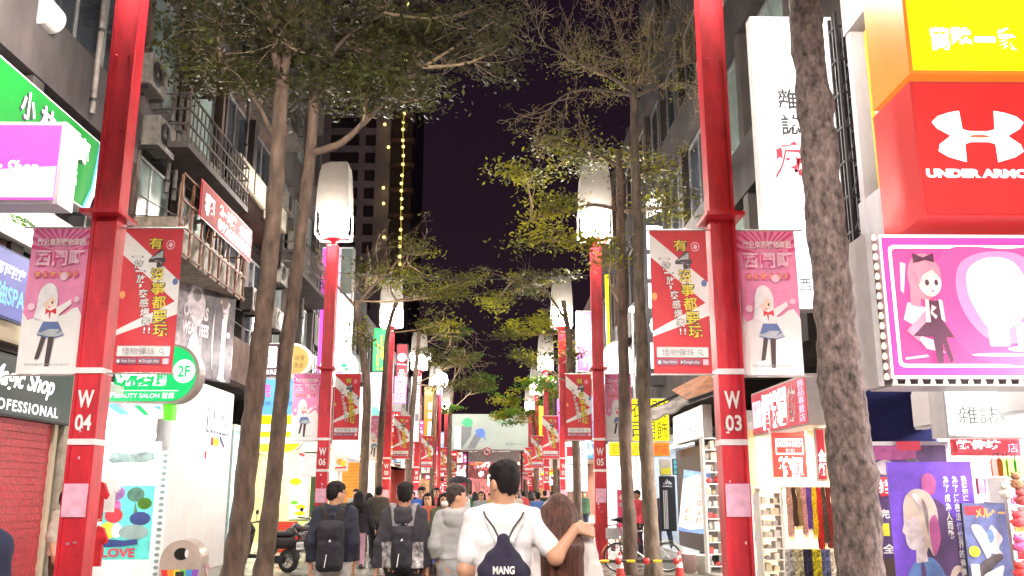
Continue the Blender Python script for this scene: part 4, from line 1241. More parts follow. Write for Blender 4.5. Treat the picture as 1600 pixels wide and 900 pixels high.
def barktube(mb, pts, r0, r1, n=12, mi=0, flare=0.0, seed=0, lump=0.07):
    k0 = len(mb.v)
    P = smooth_path(pts, 7 if seed != 31 else 22)
    L_ = len(P)
    rad = []
    for i in range(L_):
        t = i / (L_ - 1)
        r = r0 + (r1 - r0) * t
        if flare and t < .12: r *= 1 + flare * (1 - t / .12) ** 2
        r *= 1 + lump * 1.4 * mnoise.noise(Vector((seed * 3.1, (i * .45) if seed != 31 else i * .14, 0)))
        rad.append(r)
    mb.tube(P, rad, n, mi, cap=False)
    for j in range(k0, len(mb.v)):
        v = Vector(mb.v[j])
        c = P[(j - k0) // n]
        d = v - c
        f = 1 + lump * 2.2 * mnoise.noise(v * 5.5 + Vector((seed, 0, 0))) + lump * mnoise.noise(v * 16)
        for kz, ka, ks, kh in ((.9, -1.9, .07, .5), (1.75, -1.2, .06, .45), (2.6, -2.3, .05, .4), (3.35, -1.5, .05, .5), (4.4, -1.0, .06, .45), (5.1, -2.0, .05, .4)) if seed == 31 else ():
            aa = (math.atan2(d.y, d.x) - ka + PI) % (2 * PI) - PI
            q_ = ((v.z - kz) / ks) ** 2 + (aa / .38) ** 2
            f += kh * math.exp(-q_) - .75 * kh * math.exp(-q_ * 6)
        mb.v[j] = tuple(c + d * f)


class Leaves:
    def __init__(s, seed):
        s.rng = np.random.default_rng(seed)
        s.c, s.s, s.m = [], [], []

    def spray(s, p, n, spread, size, mi):
        c = s.rng.normal(0, 1, (n, 3)) * np.array(spread) + np.array(p)
        s.c.append(c)
        s.s.append(s.rng.uniform(.7, 1.6, n) * size)
        s.m.append(np.full(n, mi))

    def into(s, mb):
        if not s.c: return
        c = np.concatenate(s.c); sz = np.concatenate(s.s); m = np.concatenate(s.m)
        n = len(c)
        a = s.rng.uniform(0, 2 * PI, n)
        tilt = s.rng.normal(0, .65, n)
        roll = s.rng.normal(0, .65, n)
        u = np.stack([np.cos(a), np.sin(a), np.sin(tilt)], 1); u /= np.linalg.norm(u, axis=1)[:, None]
        v = np.stack([-np.sin(a), np.cos(a), np.sin(roll)], 1)
        v -= u * (u * v).sum(1)[:, None]; v /= np.linalg.norm(v, axis=1)[:, None]
        u *= sz[:, None]; v *= (sz * .48)[:, None]
        k = len(mb.v)
        q = np.stack([c - u * .5, c + v * .5 - u * .05, c + u * .6, c - v * .5 - u * .05], 1).reshape(-1, 3)
        mb.v.extend(map(tuple, q))
        for i in range(n):
            b = k + 4 * i
            mb.f.append([b, b + 1, b + 2, b + 3])
        mb.m.extend(m.tolist()); mb.sm.extend([False] * n)


def twig(mb, p, d, length, r, rng, levels, tips, up=0.25, wild=0.55, mi=0, nseg=5, kids_=(2, 4)):
    p = Vector(p); d = Vector(d).normalized()
    pts, rad = [p.copy()], [r]
    for i in range(nseg):
        j = Vector((rng.gauss(0, 1), rng.gauss(0, 1), rng.gauss(0, .7) + up)) * wild * .4
        d = (d + j).normalized()
        p = p + d * (length / nseg)
        pts.append(p.copy()); rad.append(r * (1 - .75 * (i + 1) / nseg))
    mb.tube(pts, [max(x, .0035) for x in rad], 5 if r > .02 else 3, mi, cap=False)
    if levels <= 0:
        tips.append((pts[-1], d)); tips.append((pts[-2], d))
        return
    for c in range(rng.randint(*kids_)):
        t = rng.randint(1, nseg)
        q = pts[t]
        a = Vector((rng.gauss(0, 1), rng.gauss(0, 1), rng.gauss(0, .6) + up * .6))
        nd = (d + a * .8).normalized()
        twig(mb, q, nd, length * rng.uniform(.45, .75), max(rad[t] * .7, .005), rng, levels - 1, tips, up, wild, mi, nseg, kids_)
    tips.append((pts[-1], d))


def tree(label, Y, trunk, r0, r1, limbs=(), pads=(), leaf=(LEAF_D, LEAF_O), bark=BARK, seed=1, lsize=.085, dens=1.0, bare=(), flare=.35, name='street_tree', group='trees planted along the street', twigr=.012):
    """trunk, limbs: pixel paths at depth Y; pads: (px, py, dY, rx, ry, rz, n) leafy layers"""
    b = WY(trunk[0][0], trunk[0][1], Y)
    base = Vector((b.x, Y, 0))
    t = thing(name, label, 'tree', base, 0, group)
    loc = lambda q: (lambda w: Vector((w.x - base.x, w.y - Y, w.z)))(WY(q[0], q[1], Y + (q[2] if len(q) > 2 else 0)))
    rng = random.Random(seed)
    tp = [loc(q) for q in trunk]
    tp[0].z = min(tp[0].z, 0.0)
    if tp[0].z > -.02: tp[0].z = -.02
    mb = MB()
    barktube(mb, tp, r0, r1, 14 if seed != 31 else 36, 0, flare, seed)
    for ql, ra, rb in limbs:
        barktube(mb, [loc(q) for q in ql], ra, rb, 9, 0, 0, seed + 3)
    mb.build('trunk', bark, t, fix=False)
    cr = MB()
    lv = Leaves(seed)
    top = tp[-1]
    for (px, py, dY, rx, ry, rz, n) in pads:
        c = loc((px, py, dY))
        # a limb to the pad
        st = min([q for q in tp[len(tp) // 2:]] + [loc(q) for ql, _, _ in limbs for q in ql], key=lambda q: (q - c).length + (1.5 if q.z > c.z + .3 else 0))
        mid = (st + c) / 2 + Vector((rng.uniform(-.15, .15), rng.uniform(-.15, .15), -.12 * (c - st).length * .3))
        P = smooth_path([st, mid, c], 5)
        cr.tube(P, [.035 * (1 - .6 * i / (len(P) - 1)) for i in range(len(P))], 6, 0, cap=False)
        nb = max(5, int(n / 55))
        for k in range(nb):
            a = rng.uniform(0, 2 * PI); rr = math.sqrt(rng.random())
            e = c + Vector((rx * rr * math.cos(a), ry * rr * math.sin(a), rz * rng.gauss(0, .55)))
            s0 = P[rng.randint(len(P) // 2, len(P) - 1)]
            m1 = (s0 + e) / 2 + Vector((rng.gauss(0, .1), rng.gauss(0, .1), rng.gauss(.03, .08)))
            Q = smooth_path([s0, m1, e], 3)
            cr.tube(Q, [twigr * (1 - .6 * i / (len(Q) - 1)) for i in range(len(Q))], 3, 0, cap=False)
            nl = int(1.5 * dens * n / nb * rng.uniform(.2, 1.8))
            mi = 1 + (rng.random() < .45)
            for q, w in ((e, .6), (Q[len(Q) // 2 + 1], .4)):
                lv.spray(q, max(1, int(nl * w)), (.26, .26, .085), lsize, mi)
    for (ql, length, r, levels, up, wild, nleaf, count) in bare:
        P = [loc(q) for q in ql]
        tips = []
        for k in range(count):
            i = rng.randint(0, len(P) - 2)
            s0 = P[i].lerp(P[i + 1], rng.random())
            d = (P[i + 1] - P[i]).normalized() + Vector((rng.gauss(0, .55), rng.gauss(0, .55), rng.gauss(.25, .4)))
            twig(cr, s0, d, length * rng.uniform(.7, 1.2), r, rng, levels, tips, up, wild)
        for p, d in tips:
            if rng.random() < nleaf:
                lv.spray(p, rng.randint(3, 9), (.10, .10, .06), lsize * .7, 1 + (rng.random() < .4))
    lv.into(cr)
    if cr.v:
        cr.build('crown', [TWIG, leaf[0], leaf[1]], t, fix=False)
    return t


# twin trunks on the left; wide feathery crown over the top of the view
tree('left hand tree of the twin trunks, forking high up under a dark feathery crown', 15.2, [(358, 925), (374, 830), (389, 700), (404, 560), (420, 420), (432, 280), (440, 130)], .195, .125,
     limbs=[([(440, 135), (424, 50), (405, -30)], .09, .06), ([(440, 135), (452, 60), (455, -40)], .085, .06), ([(436, 230), (395, 150), (345, 90)], .05, .025)],
     pads=[(330, 110, .3, 1.0, 1.2, .35, 900), (395, 140, .5, .9, 1.2, .3, 800), (350, 30, .5, 1.2, 1.3, .4, 1000), (430, 60, -.4, 1.0, 1.2, .4, 900), (300, 60, .9, .8, 1, .3, 500), (480, 20, .6, 1.2, 1.3, .4, 1000), (390, -30, 1.2, 1.4, 1.2, .4, 900)], seed=11, lsize=.10, dens=.72, leaf=(LEAF_B, LEAF_D))
tree('right hand tree of the twin trunks with one long limb reaching over the street', 15.8, [(408, 915), (420, 820), (432, 700), (446, 560), (463, 430), (478, 300), (489, 190), (492, 110)], .16, .085,
     limbs=[([(484, 240), (530, 225), (565, 195), (610, 150), (660, 105)], .075, .03), ([(492, 120), (540, 60), (600, 20)], .05, .02)],
     pads=[(500, 130, .2, 1.0, 1.2, .3, 1000), (560, 145, -.3, .9, 1.1, .28, 900), (620, 135, .4, .9, 1.1, .28, 900), (560, 80, .5, 1.1, 1.3, .35, 1000), (650, 70, .2, 1.1, 1.2, .35, 1100), (720, 95, .6, .9, 1.1, .25, 800), (775, 80, .4, .7, 1.0, .22, 600), (700, 30, .8, 1.2, 1.3, .35, 900), (790, 20, .9, .7, 1.0, .3, 450), (600, 0, 1.2, 1.4, 1.2, .4, 900), (655, 155, .1, .5, .7, .15, 320)], seed=12, lsize=.10, dens=.78, leaf=(LEAF_B, LEAF_D))
# right hand twins
tree('slim tree with a bare twiggy spreading top, right of the twin trunks', 18.4, [(1022, 905), (1016, 800), (1010, 700), (1003, 560), (998, 430), (994, 300), (990, 138)], .165, .085,
     limbs=[([(990, 145), (950, 118), (900, 95), (850, 70)], .05, .02), ([(990, 140), (1030, 112), (1090, 95), (1160, 75)], .05, .02), ([(988, 145), (975, 90), (955, 20)], .04, .015), ([(990, 142), (1010, 80), (1030, 10)], .04, .015), ([(990, 150), (930, 140), (880, 150), (842, 190)], .04, .012), ([(991, 150), (1050, 130), (1090, 135), (1120, 150)], .04, .012)],
     bare=[([(990, 140), (950, 118), (900, 95), (850, 70)], 1.0, .016, 3, .5, .8, .22, 9), ([(990, 140), (1030, 112), (1090, 95), (1160, 75)], 1.0, .016, 3, .5, .8, .22, 9), ([(988, 145), (975, 90), (955, 20)], .95, .014, 3, .3, .9, .10, 8), ([(990, 142), (1010, 80), (1030, 10)], .95, .014, 3, .3, .9, .10, 8), ([(990, 150), (930, 140), (880, 150), (842, 190)], .7, .012, 2, -.1, .9, .3, 10), ([(991, 150), (1050, 130), (1090, 135), (1120, 150)], .7, .012, 2, 0, .9, .3, 9)],
     pads=[(930, 105, .2, .8, .9, .1, 180), (1000, 118, -.2, .7, .8, .1, 200), (880, 85, .2, .5, .7, .08, 110), (1110, 62, .3, .5, .7, .1, 110), (1090, 120, .2, .5, .7, .1, 100), (985, 85, .1, .8, .8, .15, 170)], leaf=(LEAF_O, LEAF_Y), bark=BARK2, seed=21, lsize=.055)
tree('slim tree with yellow green leaves around the lit lantern, left of the twin trunks', 18.9, [(983, 905), (984, 830), (978, 720), (975, 600), (972, 480), (970, 370), (968, 280), (966, 235)], .155, .07,
     limbs=[([(969, 330), (930, 320), (880, 330), (830, 345)], .045, .015), ([(968, 290), (1010, 265), (1060, 260)], .04, .015), ([(967, 260), (920, 235), (860, 225)], .035, .012)],
     pads=[(880, 235, .3, .7, .9, .22, 520), (820, 275, .2, .55, .8, .18, 420), (860, 320, -.3, .6, .7, .2, 500), (905, 370, -.5, .45, .5, .16, 420), (840, 375, -.2, .5, .6, .14, 360), (935, 250, .6, .8, .9, .25, 420), (1030, 270, .3, .8, .9, .2, 380), (1060, 320, .4, .5, .7, .25, 300), (955, 400, -.4, .3, .4, .2, 220), (1010, 330, .6, .5, .7, .3, 250)],
     bare=[([(967, 260), (920, 235), (860, 225)], .7, .010, 2, .3, .8, .3, 6), ([(968, 290), (1010, 265), (1060, 260)], .7, .010, 2, .3, .8, .3, 7), ([(969, 330), (930, 320), (880, 330), (830, 345)], .6, .010, 2, -.1, .8, .3, 6)], leaf=(LEAF_O, LEAF_Y), bark=BARK, seed=22, lsize=.085)
# big near trunk
tree('thick knotty tree trunk standing in front of the tall white magazine sign', 6.7, [(1362, 1110), (1349, 930), (1335, 760), (1317, 620), (1303, 480), (1289, 330), (1272, 160), (1258, 20), (1250, -90), (1246, -200)], .178, .115,
     pads=[(1200, -260, .2, 1.1, 1.1, .3, 500), (1320, -280, .0, 1.0, 1.0, .3, 500)], seed=31, bark=mat('near_trunk_bark', (0.15, 0.108, 0.098), 0.85, var=0.55, scale=20, bump=1.0, bscale=34, stretch=(1, 1, 0.55), detail=12))
# middle distance
tree('tree behind the second left lamp post with brown twigs and a few yellow leaves', 27.5, [(566, 795), (570, 700), (573, 600), (562, 520), (556, 470)], .15, .08,
     limbs=[([(556, 480), (520, 440), (490, 415)], .05, .02), ([(556, 480), (590, 440), (640, 415)], .05, .02)],
     pads=[(590, 420, .3, 1.0, 1.1, .25, 420), (660, 430, .4, .9, 1.0, .25, 480), (705, 460, .3, .6, .8, .2, 420), (565, 520, -.4, .5, .5, .35, 260), (640, 395, .6, .8, .9, .2, 300)],
     bare=[([(556, 480), (520, 440), (490, 415)], 1.3, .015, 2, .3, .8, .12, 8), ([(556, 480), (590, 440), (640, 415)], 1.3, .015, 2, .3, .8, .12, 9)], leaf=(LEAF_O, LEAF_Y), seed=41, lsize=.11)
tree('dark slim trunk standing just left of the third left lamp post', 31.5, [(588, 795), (594, 700), (601, 600), (606, 520), (620, 470)], .13, .07,
     pads=[(660, 455, .2, 1.0, 1.0, .25, 520), (720, 440, .4, .7, .9, .2, 420), (690, 505, -.3, .5, .6, .3, 320), (610, 440, .4, .8, .9, .2, 260)], leaf=(LEAF_O, LEAF_Y), seed=42, lsize=.11)
tree('tree behind the third left lamp post with brown hanging twigs', 40, [(636, 795), (640, 700), (648, 600), (655, 520)], .17, .08,
     pads=[(690, 520, .2, 1.0, 1.0, .3, 420), (720, 560, .4, .9, .9, .3, 420), (740, 600, .4, .8, .9, .35, 420), (665, 545, -.2, .6, .7, .3, 260)], bare=[([(655, 540), (700, 520), (740, 560)], 1.6, .018, 2, .0, .8, .1, 9)], leaf=(LEAF_D, LEAF_O), seed=43, lsize=.13)
tree('tree with a rounded olive crown hanging beside the purple upright sign', 32, [(903, 800), (900, 700), (893, 600), (888, 520), (880, 470)], .16, .08,
     limbs=[([(884, 500), (850, 455), (800, 440)], .05, .02)],
     pads=[(820, 440, .3, 1.0, 1.0, .3, 620), (775, 470, .3, .6, .8, .3, 480), (850, 500, -.3, .8, .9, .3, 620), (800, 520, .3, .8, .9, .3, 520), (830, 560, .1, .6, .7, .3, 420), (870, 430, .3, .7, .8, .25, 420), (890, 545, .2, .5, .6, .3, 260)],
     bare=[([(884, 500), (850, 455), (800, 440)], 1.4, .016, 2, -.05, .8, .2, 8)], leaf=(LEAF_D, LEAF_Y), seed=44, lsize=.115)
tree('bright green bushy crowned tree beside the far billboard', 56, [(839, 792), (838, 740), (836, 690), (832, 650)], .17, .09,
     pads=[(790, 625, .3, 1.0, 1.0, .5, 520), (830, 600, .2, 1.2, 1.1, .6, 700), (860, 625, .1, .9, 1.0, .5, 500), (815, 650, -.3, 1.2, 1.0, .4, 520), (855, 655, .1, .8, .8, .4, 360), (780, 650, .4, .6, .7, .3, 240)], leaf=(LEAF_G, LEAF_Y), seed=45, lsize=.2)
tree('dark tree at the far left end of the street beside the billboard', 62, [(703, 792), (702, 720), (704, 640), (710, 590)], .18, .09,
     pads=[(720, 560, .3, 1.6, 1.3, .7, 700), (745, 600, .2, 1.3, 1.2, .7, 700), (700, 640, -.3, 1.0, 1.0, .6, 420), (715, 520, .3, 1.5, 1.2, .6, 500)], leaf=(LEAF_D, LEAF_G), seed=46, lsize=.2)
tree('dark slim tree behind the right lamp posts', 40, [(889, 795), (888, 700), (887, 600), (884, 540)], .16, .08, pads=[(850, 560, .3, .9, 1, .4, 420), (880, 520, .3, .9, 1, .4, 380)], leaf=(LEAF_D, LEAF_O), seed=47, lsize=.13)
tree('thin dark trunk between two far right lamp posts', 46, [(868, 792), (867, 700), (866, 620)], .15, .09, pads=[(850, 600, .3, .9, 1, .4, 300)], leaf=(LEAF_D, LEAF_G), seed=48, lsize=.15)
tree('thin dark trunk beside the orange upright sign', 50, [(674, 792), (676, 700), (680, 610)], .16, .09, pads=[(700, 600, .3, .9, 1, .4, 300), (690, 570, .3, .9, 1, .4, 300)], leaf=(LEAF_D, LEAF_O), seed=49, lsize=.15)

# ================================================================ SHOPS
SHELFW = mat('white_shelf_board', (.72, .70, .68), .5, var=.05)
TILEF = mat('shop_floor_tile', (.5, .48, .45), .25, var=.1)
RNG = random.Random(99)
GOODS = [mat('goods_' + n, c, .5, var=.3, scale=18) for n, c in (('white', (.75, .73, .7)), ('red', (.6, .05, .06)), ('pink', (.75, .2, .35)), ('yellow', (.7, .5, .05)), ('blue', (.1, .2, .5)), ('black', (.04, .04, .045)), ('beige', (.55, .42, .3)), ('green', (.12, .35, .1)), ('lilac', (.45, .3, .55)), ('orange', (.7, .25, .05)))]
TUBE_L = lit('ceiling_tube_white', (1, .97, .92), 5.0)
TUBE_W = lit('ceiling_tube_warm', (1, .80, .50), 4.0)


def shop(name, label, side, Y0, Y1, h, depth, wall, lightcol, power, X=None, warm=False, back=None, front_power=0.0, endwall=True, group='lit shop rooms along the street'):
    Lg = Y1 - Y0
    if side < 0:
        t = thing(name, label, 'shop', ((XL if X is None else X), Y0, 0), PI / 2, group)
    else:
        t = thing(name, label, 'shop', ((XR if X is None else X), Y1, 0), -PI / 2, group)
    MB().box(0, .02, -.02, Lg, depth, .06).build('floor', TILEF, t)
    MB().box(.0, depth, 0, Lg, depth + .1, h).build('back_wall', back or wall, t)
    for xa, xb in ((0, .08), (Lg - .08, Lg)):
        MB().box(xa, 0.01, .06, xb, depth, h).build('side_wall', wall, t)
    MB().box(0, 0, h, Lg, depth + .1, h + .15).build('ceiling', WWALL, t)
    n = max(1, int(depth / 1.1))
    for k in range(n):
        y = .5 + k * 1.1
        MB().box(.3, y, h - .07, Lg - .3, y + .12, h - .02).build('tube_light', TUBE_W if warm else TUBE_L, t)
    area(t, 'shop_light', (Lg / 2, min(1.2, depth / 2), h - .1), (R(-35), 0, 0), Lg * .8, .8, power, lightcol)
    return t


def rack(name, label, shop_t, x0, x1, y, z0, z1, rows, d=.3, fill=.9, seed=1, cat='shelf', mats=None, group='stocked shop shelves'):
    """free-standing shelf with goods standing at a shop's local position"""
    M_ = shop_t.matrix_basis.copy()
    t = thing(name, label, cat, (0, 0, 0), 0, group)
    t.matrix_world = Matrix.Translation(Vector(shop_t.location)) @ Matrix.Rotation(shop_t.rotation_euler.z, 4, 'Z') @ Matrix.Translation((x0, y, 0))
    w = x1 - x0
    fr = MB()
    for xa in (0, w - .03):
        fr.box(xa, 0, 0.06, xa + .03, d, z1)
    for k in range(rows + 1):
        z = z0 + (z1 - z0) * k / rows
        fr.box(.03, .0, z - .02, w - .03, d, z)
    fr.build('frame', SHELFW, t)
    rng = random.Random(seed)
    mats = mats or GOODS
    use = rng.sample(range(len(mats)), min(5, len(mats)))
    for k in range(rows):
        z = z0 + (z1 - z0) * k / rows
        hh = (z1 - z0) / rows - .05
        g = MB()
        x = .05
        while x < w - .1:
            ww = rng.uniform(.05, .14)
            if rng.random() < fill:
                q = rng.random()
                c = rng.randrange(len(use))
                h_ = hh * rng.uniform(.45, .95)
                if q < .55: g.box(x, .02, z, x + ww, d * .8, z + h_, c)
                elif q < .8: g.lathe([(.001, z), (ww * .45, z), (ww * .45, z + h_ * .7), (ww * .2, z + h_ * .85), (ww * .2, z + h_), (.001, z + h_)], 8, (x + ww / 2, d * .35, 0), c)
                else: g.lathe([(.001, z), (ww * .3, z), (ww * .5, z + h_ * .5), (ww * .25, z + h_ * .9), (.001, z + h_ * .95)], 8, (x + ww / 2, d * .35, 0), c)
            x += ww + rng.uniform(.01, .03)
        if g.v:
            o = g.build('stock', [mats[i] for i in use], t)
    return t


# --- left
S1 = shop('hat_shop', 'bright white hat shop behind the green salon box sign', -1, 14.0, 17.3, 3.25, 3.2, WWALL, (.92, 1, .98), 60)
# mural wall facing the street, with hats and the LOVE lettering
MT = mat('mural_teal', (.10, .50, .44), .5, var=.3, scale=2, emit=(.08, .5, .43), es=.25)  # teal paint given a faint glow of its own
MGR = mat('mural_dark_green', (.06, .14, .10), .5, var=.3)
MPU = mat('mural_purple', (.30, .12, .32), .5, var=.3, scale=5)
MSM = mat('mural_smoke', (.20, .25, .23), .6, var=.3, scale=6)
mm = blade('love_mural', 'white and teal mural of painted hats above the red word LOVE', 160, 690, 243, 925, 16.9, .05, WWALL, WFR, [
    (MSM, [(.03, .10), (.10, .07), (.40, .085), (.70, .07), (.88, .08), (.90, .12), (.70, .145), (.35, .14), (.10, .15), (.02, .13)]),
    (MT, [(0, .30), (.95, .30), (.95, .79), (0, .79)]), (MPU, ell(.22, .35, .18, .05, 18)), (MG, rrect(.12, .40, .34, .50, .05)), (MGR, ell(.60, .36, .17, .05, 14)), (MGR, [(.60, .40), (.68, .50), (.58, .52)]), (LEAF_G, ell(.78, .42, .14, .04, 14)), (BRED, ell(.22, .50, .17, .05, 18)), (INK_B, ell(.72, .52, .2, .045, 18)), (BYEL, ell(.13, .60, .16, .055, 18)), (BWHITE, ell(.30, .60, .10, .05, 16)), (PALEGL, ell(.62, .61, .28, .05, 18)),
    (INK_B, [(.0, .68), (.10, .655), (.45, .665), (.70, .655), (.72, .69), (.40, .705), (.10, .71)]), UT(INK_R, 'LOVE', .06, .715, .68, .775, bold=.03)], cat='mural', part='print', rim=.002)
fs = blade('film_strip_column', 'narrow white column with a row of dark round dots beside the mural', 243, 705, 257, 930, 16.85, .05, WFR, WFR, [(MSM, ell(.5, .03 + .0435 * k, .3, .013, 10)) for k in range(22)], cat='column', part='dots')
for k, (px, py) in enumerate(((166, 672), (229, 681))):
    p = WY(px, py, 16.0 + .2 * k)
    g = thing('globe_lamp', 'bright round globe lamp in the hat shop, %s' % ('next to the post' if k == 0 else 'over the mural'), 'lamp', p)
    MB().lathe([(.002, -.17), (.11, -.13), (.17, 0), (.11, .13), (.04, .17), (.002, .17)], 16).build('globe', lit('globe_glow', (.93, 1, 1), 9), g)
    MB().cyl((0, 0, .17), .02, .5, 8).build('stem', WFR, g)
    point(g, 'globe_light', (0, -.25, -.1), 14, (.9, 1, 1), .15)
def tee(label, px, py0, py1, Y, m, w=.40, rz=0):
    a, b = WY(px, py0, Y), WY(px, py1, Y)
    h = a.z - b.z
    t = thing('hanging_shirt', label, 'shirt', (a.x, Y, b.z), rz)
    pts = [(-.22, 0), (.22, 0), (.22, .62), (.30, .55), (.36, .66), (.22, .95), (.09, 1), (0, .96), (-.09, 1), (-.22, .95), (-.36, .66), (-.30, .55), (-.22, .62)]
    MB().prism([(x * w / .72, z * h) for x, z in pts], -.035, .035).build('fabric', m, t)
    MB().tube([(-.15 * w, 0, h * .98), (0, 0, h * 1.04), (.15 * w, 0, h * .98)], .006, 5).tube([(0, 0, h * 1.04), (0, 0, h * 1.1), (.03, 0, h * 1.13)], .004, 5).build('hanger', DARKM, t)
    return t
tee('red tee shirt hanging behind post W04', 152, 752, 815, 14.3, mat('red_cotton', (.6, .02, .03), .8, var=.15))
tee('red tee shirt hanging low behind post W04', 150, 822, 885, 14.1, mat('red_cotton', (.6, .02, .03), .8))
tee('white tee shirt hanging beside the red ones', 170, 745, 800, 14.9, mat('white_cotton', (.75, .75, .74), .85, var=.06))
area(None, 'added_shopfront_fill', (-4.9, 19.6, 4.6), (0, R(50), 0), .5, 4.0, 70, (1, .93, .88))  # added lamp without a fixture, brightens the white shopfront wall
S2 = shop('teal_shop', 'narrow pale teal lit shop behind the left trunk', -1, 22.3, 24.2, 3.1, 2.5, mat('teal_wall', (.5, .68, .66), .6), (.8, 1, .97), 140)
S3 = shop('juice_shop', 'warm lit fruit juice shop behind the parked scooters', -1, 24.3, 30.8, 3.2, 3.0, mat('pale_yellow_wall', (.72, .66, .42), .6), (1, .85, .55), 320, warm=True)
fb = blade('fruit_menu_board', 'lit yellow menu board with fruit cups behind the scooters', 452, 742, 482, 812, 27.5, .1, L_WARM, WFR, [(L_YEL, ell(.3, .15, .3, .08, 14)), (L_YEL2, ell(.62, .72, .26, .06, 12)), (L_LIME, ell(.28, .62, .2, .05, 10)), (L_WHITE, [(.05, .80), (.95, .80), (.95, .82), (.05, .82)]), (L_YEL, ell(.6, .86, .3, .05, 10))], cat='board', part='print')
fc = blade('cup_shelf', 'glass fronted shelf of green juice cups', 450, 812, 482, 850, 27.3, .35, mat('shelf_pale_green', (.45, .55, .2), .5, emit=(.5, .6, .2), es=.35), mat('dark_green_panel', (.03, .12, .04), .5), [(WFR, ell(.2 + .3 * (k % 3), .28 + .42 * (k // 3), .11, .16, 10)) for k in range(6)], cat='shelf', part='cups')
blade('green_pillar', 'dark green door post beside the juice shop', 483, 742, 496, 862, 27.0, .3, mat('dark_green_paint', (.02, .07, .03), .5), mat('dark_green_paint', (.02, .07, .03), .5), cat='pillar')
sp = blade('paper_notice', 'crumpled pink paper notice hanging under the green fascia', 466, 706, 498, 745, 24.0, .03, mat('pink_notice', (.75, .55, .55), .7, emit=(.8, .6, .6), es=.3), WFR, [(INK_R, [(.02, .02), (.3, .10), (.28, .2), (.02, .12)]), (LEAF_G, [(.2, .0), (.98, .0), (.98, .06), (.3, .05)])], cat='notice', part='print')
blade('red_counter', 'red plastic counter bin in front of the juice shop', 428, 815, 458, 870, 26.0, .5, mat('red_plastic', (.6, .06, .03), .35), mat('red_plastic', (.6, .06, .03), .35), [(BRED, [(.05, .1), (.95, .1), (.95, .16), (.05, .16)])], cat='bin', part='rim')
S4 = shop('cream_shop', 'cream walled shop with an orange shutter behind post W06', -1, 31.0, 37.0, 3.3, 2.0, CREAM, (1, .88, .62), 420, warm=True)
blade('orange_shutter', 'orange roller shutter in the cream walled shop', 533, 722, 562, 808, 33.0, .1, mat('orange_shutter_metal', (.65, .25, .01), .45, var=.15, scale=3, stretch=(1, 1, 8)), CREAM, [(BORANGE, [(.0, .06 * k), (1, .06 * k), (1, .06 * k + .01), (0, .06 * k + .01)]) for k in range(1, 16)], cat='shutter', part='slats')
blade('menu_flyer', 'small white flyer with orange pictures hanging beside post W06', 522, 712, 544, 736, 26.5, .02, WWALL, WFR, [(BORANGE, ell(.4, .4, .25, .22, 10)), (BYEL, ell(.65, .5, .2, .2, 10)), (INK_R, [(.1, .75), (.9, .7), (.9, .8), (.1, .85)])], cat='flyer', part='print')
S5 = shop('white_clinic_shop', 'white lit shop front near the third left lamp post', -1, 37.2, 48.0, 3.3, 2.0, WWALL, (1, .95, .9), 600)
S6 = shop('far_warm_shop', 'warm lit shop row far along the left side', -1, 48.2, 75.0, 3.4, 2.0, mat('far_red_wall', (.5, .1, .1), .6), (1, .8, .6), 900, warm=True)
# --- right
SR0 = shop('magazine_shop', 'crowded magazine and toy shop below the white light box', 1, 5.0, 11.3, 3.0, 2.2, mat('shop_pink_white', (.7, .62, .6), .6), (1, .92, .9), 520, X=XR + .1)
blade('navy_hoarding', 'dark navy shop panel behind the violet poster', 1338, 600, 1462, 700, 10.4, .15, mat('navy_panel', (.008, .009, .035), .9, spec=.05), INK_B, cat='panel')
SR1 = shop('scarf_shop', 'red walled accessory shop hung with scarves under the red box sign', 1, 12.6, 17.0, 2.75, 2.6, mat('warm_cream_wall', (.72, .58, .38), .6), (1, .86, .68), 380, warm=True)
blade('discount_poster', 'red poster with white boxed lettering inside the scarf shop', 1204, 670, 1262, 748, 14.6, .04, L_RED, WFR, [
    (L_LET, rrect(.14, .20, .88, .52, .02)), (L_RED, rrect(.165, .23, .855, .49, .015)), UT(L_LET, 'NON-NO', .20, .25, .82, .37, bold=.06), UT(L_PPALE, '折扣', .40, .40, .64, .48), UT(L_LET, '特價', .18, .56, .86, .98, bold=.07)], cat='poster')
blade('side_discount_poster', 'narrow red poster with blurred white characters beside the scarves', 1274, 668, 1292, 752, 12.9, .04, L_RED2, WFR, [UT(L_LET, '全部', .2, .40, .85, .90, vertical=True, bold=.08)], cat='poster')
wood = mat('pale_wood_panel', (.55, .40, .22), .5, var=.2, scale=3, stretch=(6, 6, 1))
blade('wood_pillar', 'cream wooden pillar between the scarf shop and post W03', 1163, 672, 1186, 905, 15.8, .3, wood, wood, cat='pillar')
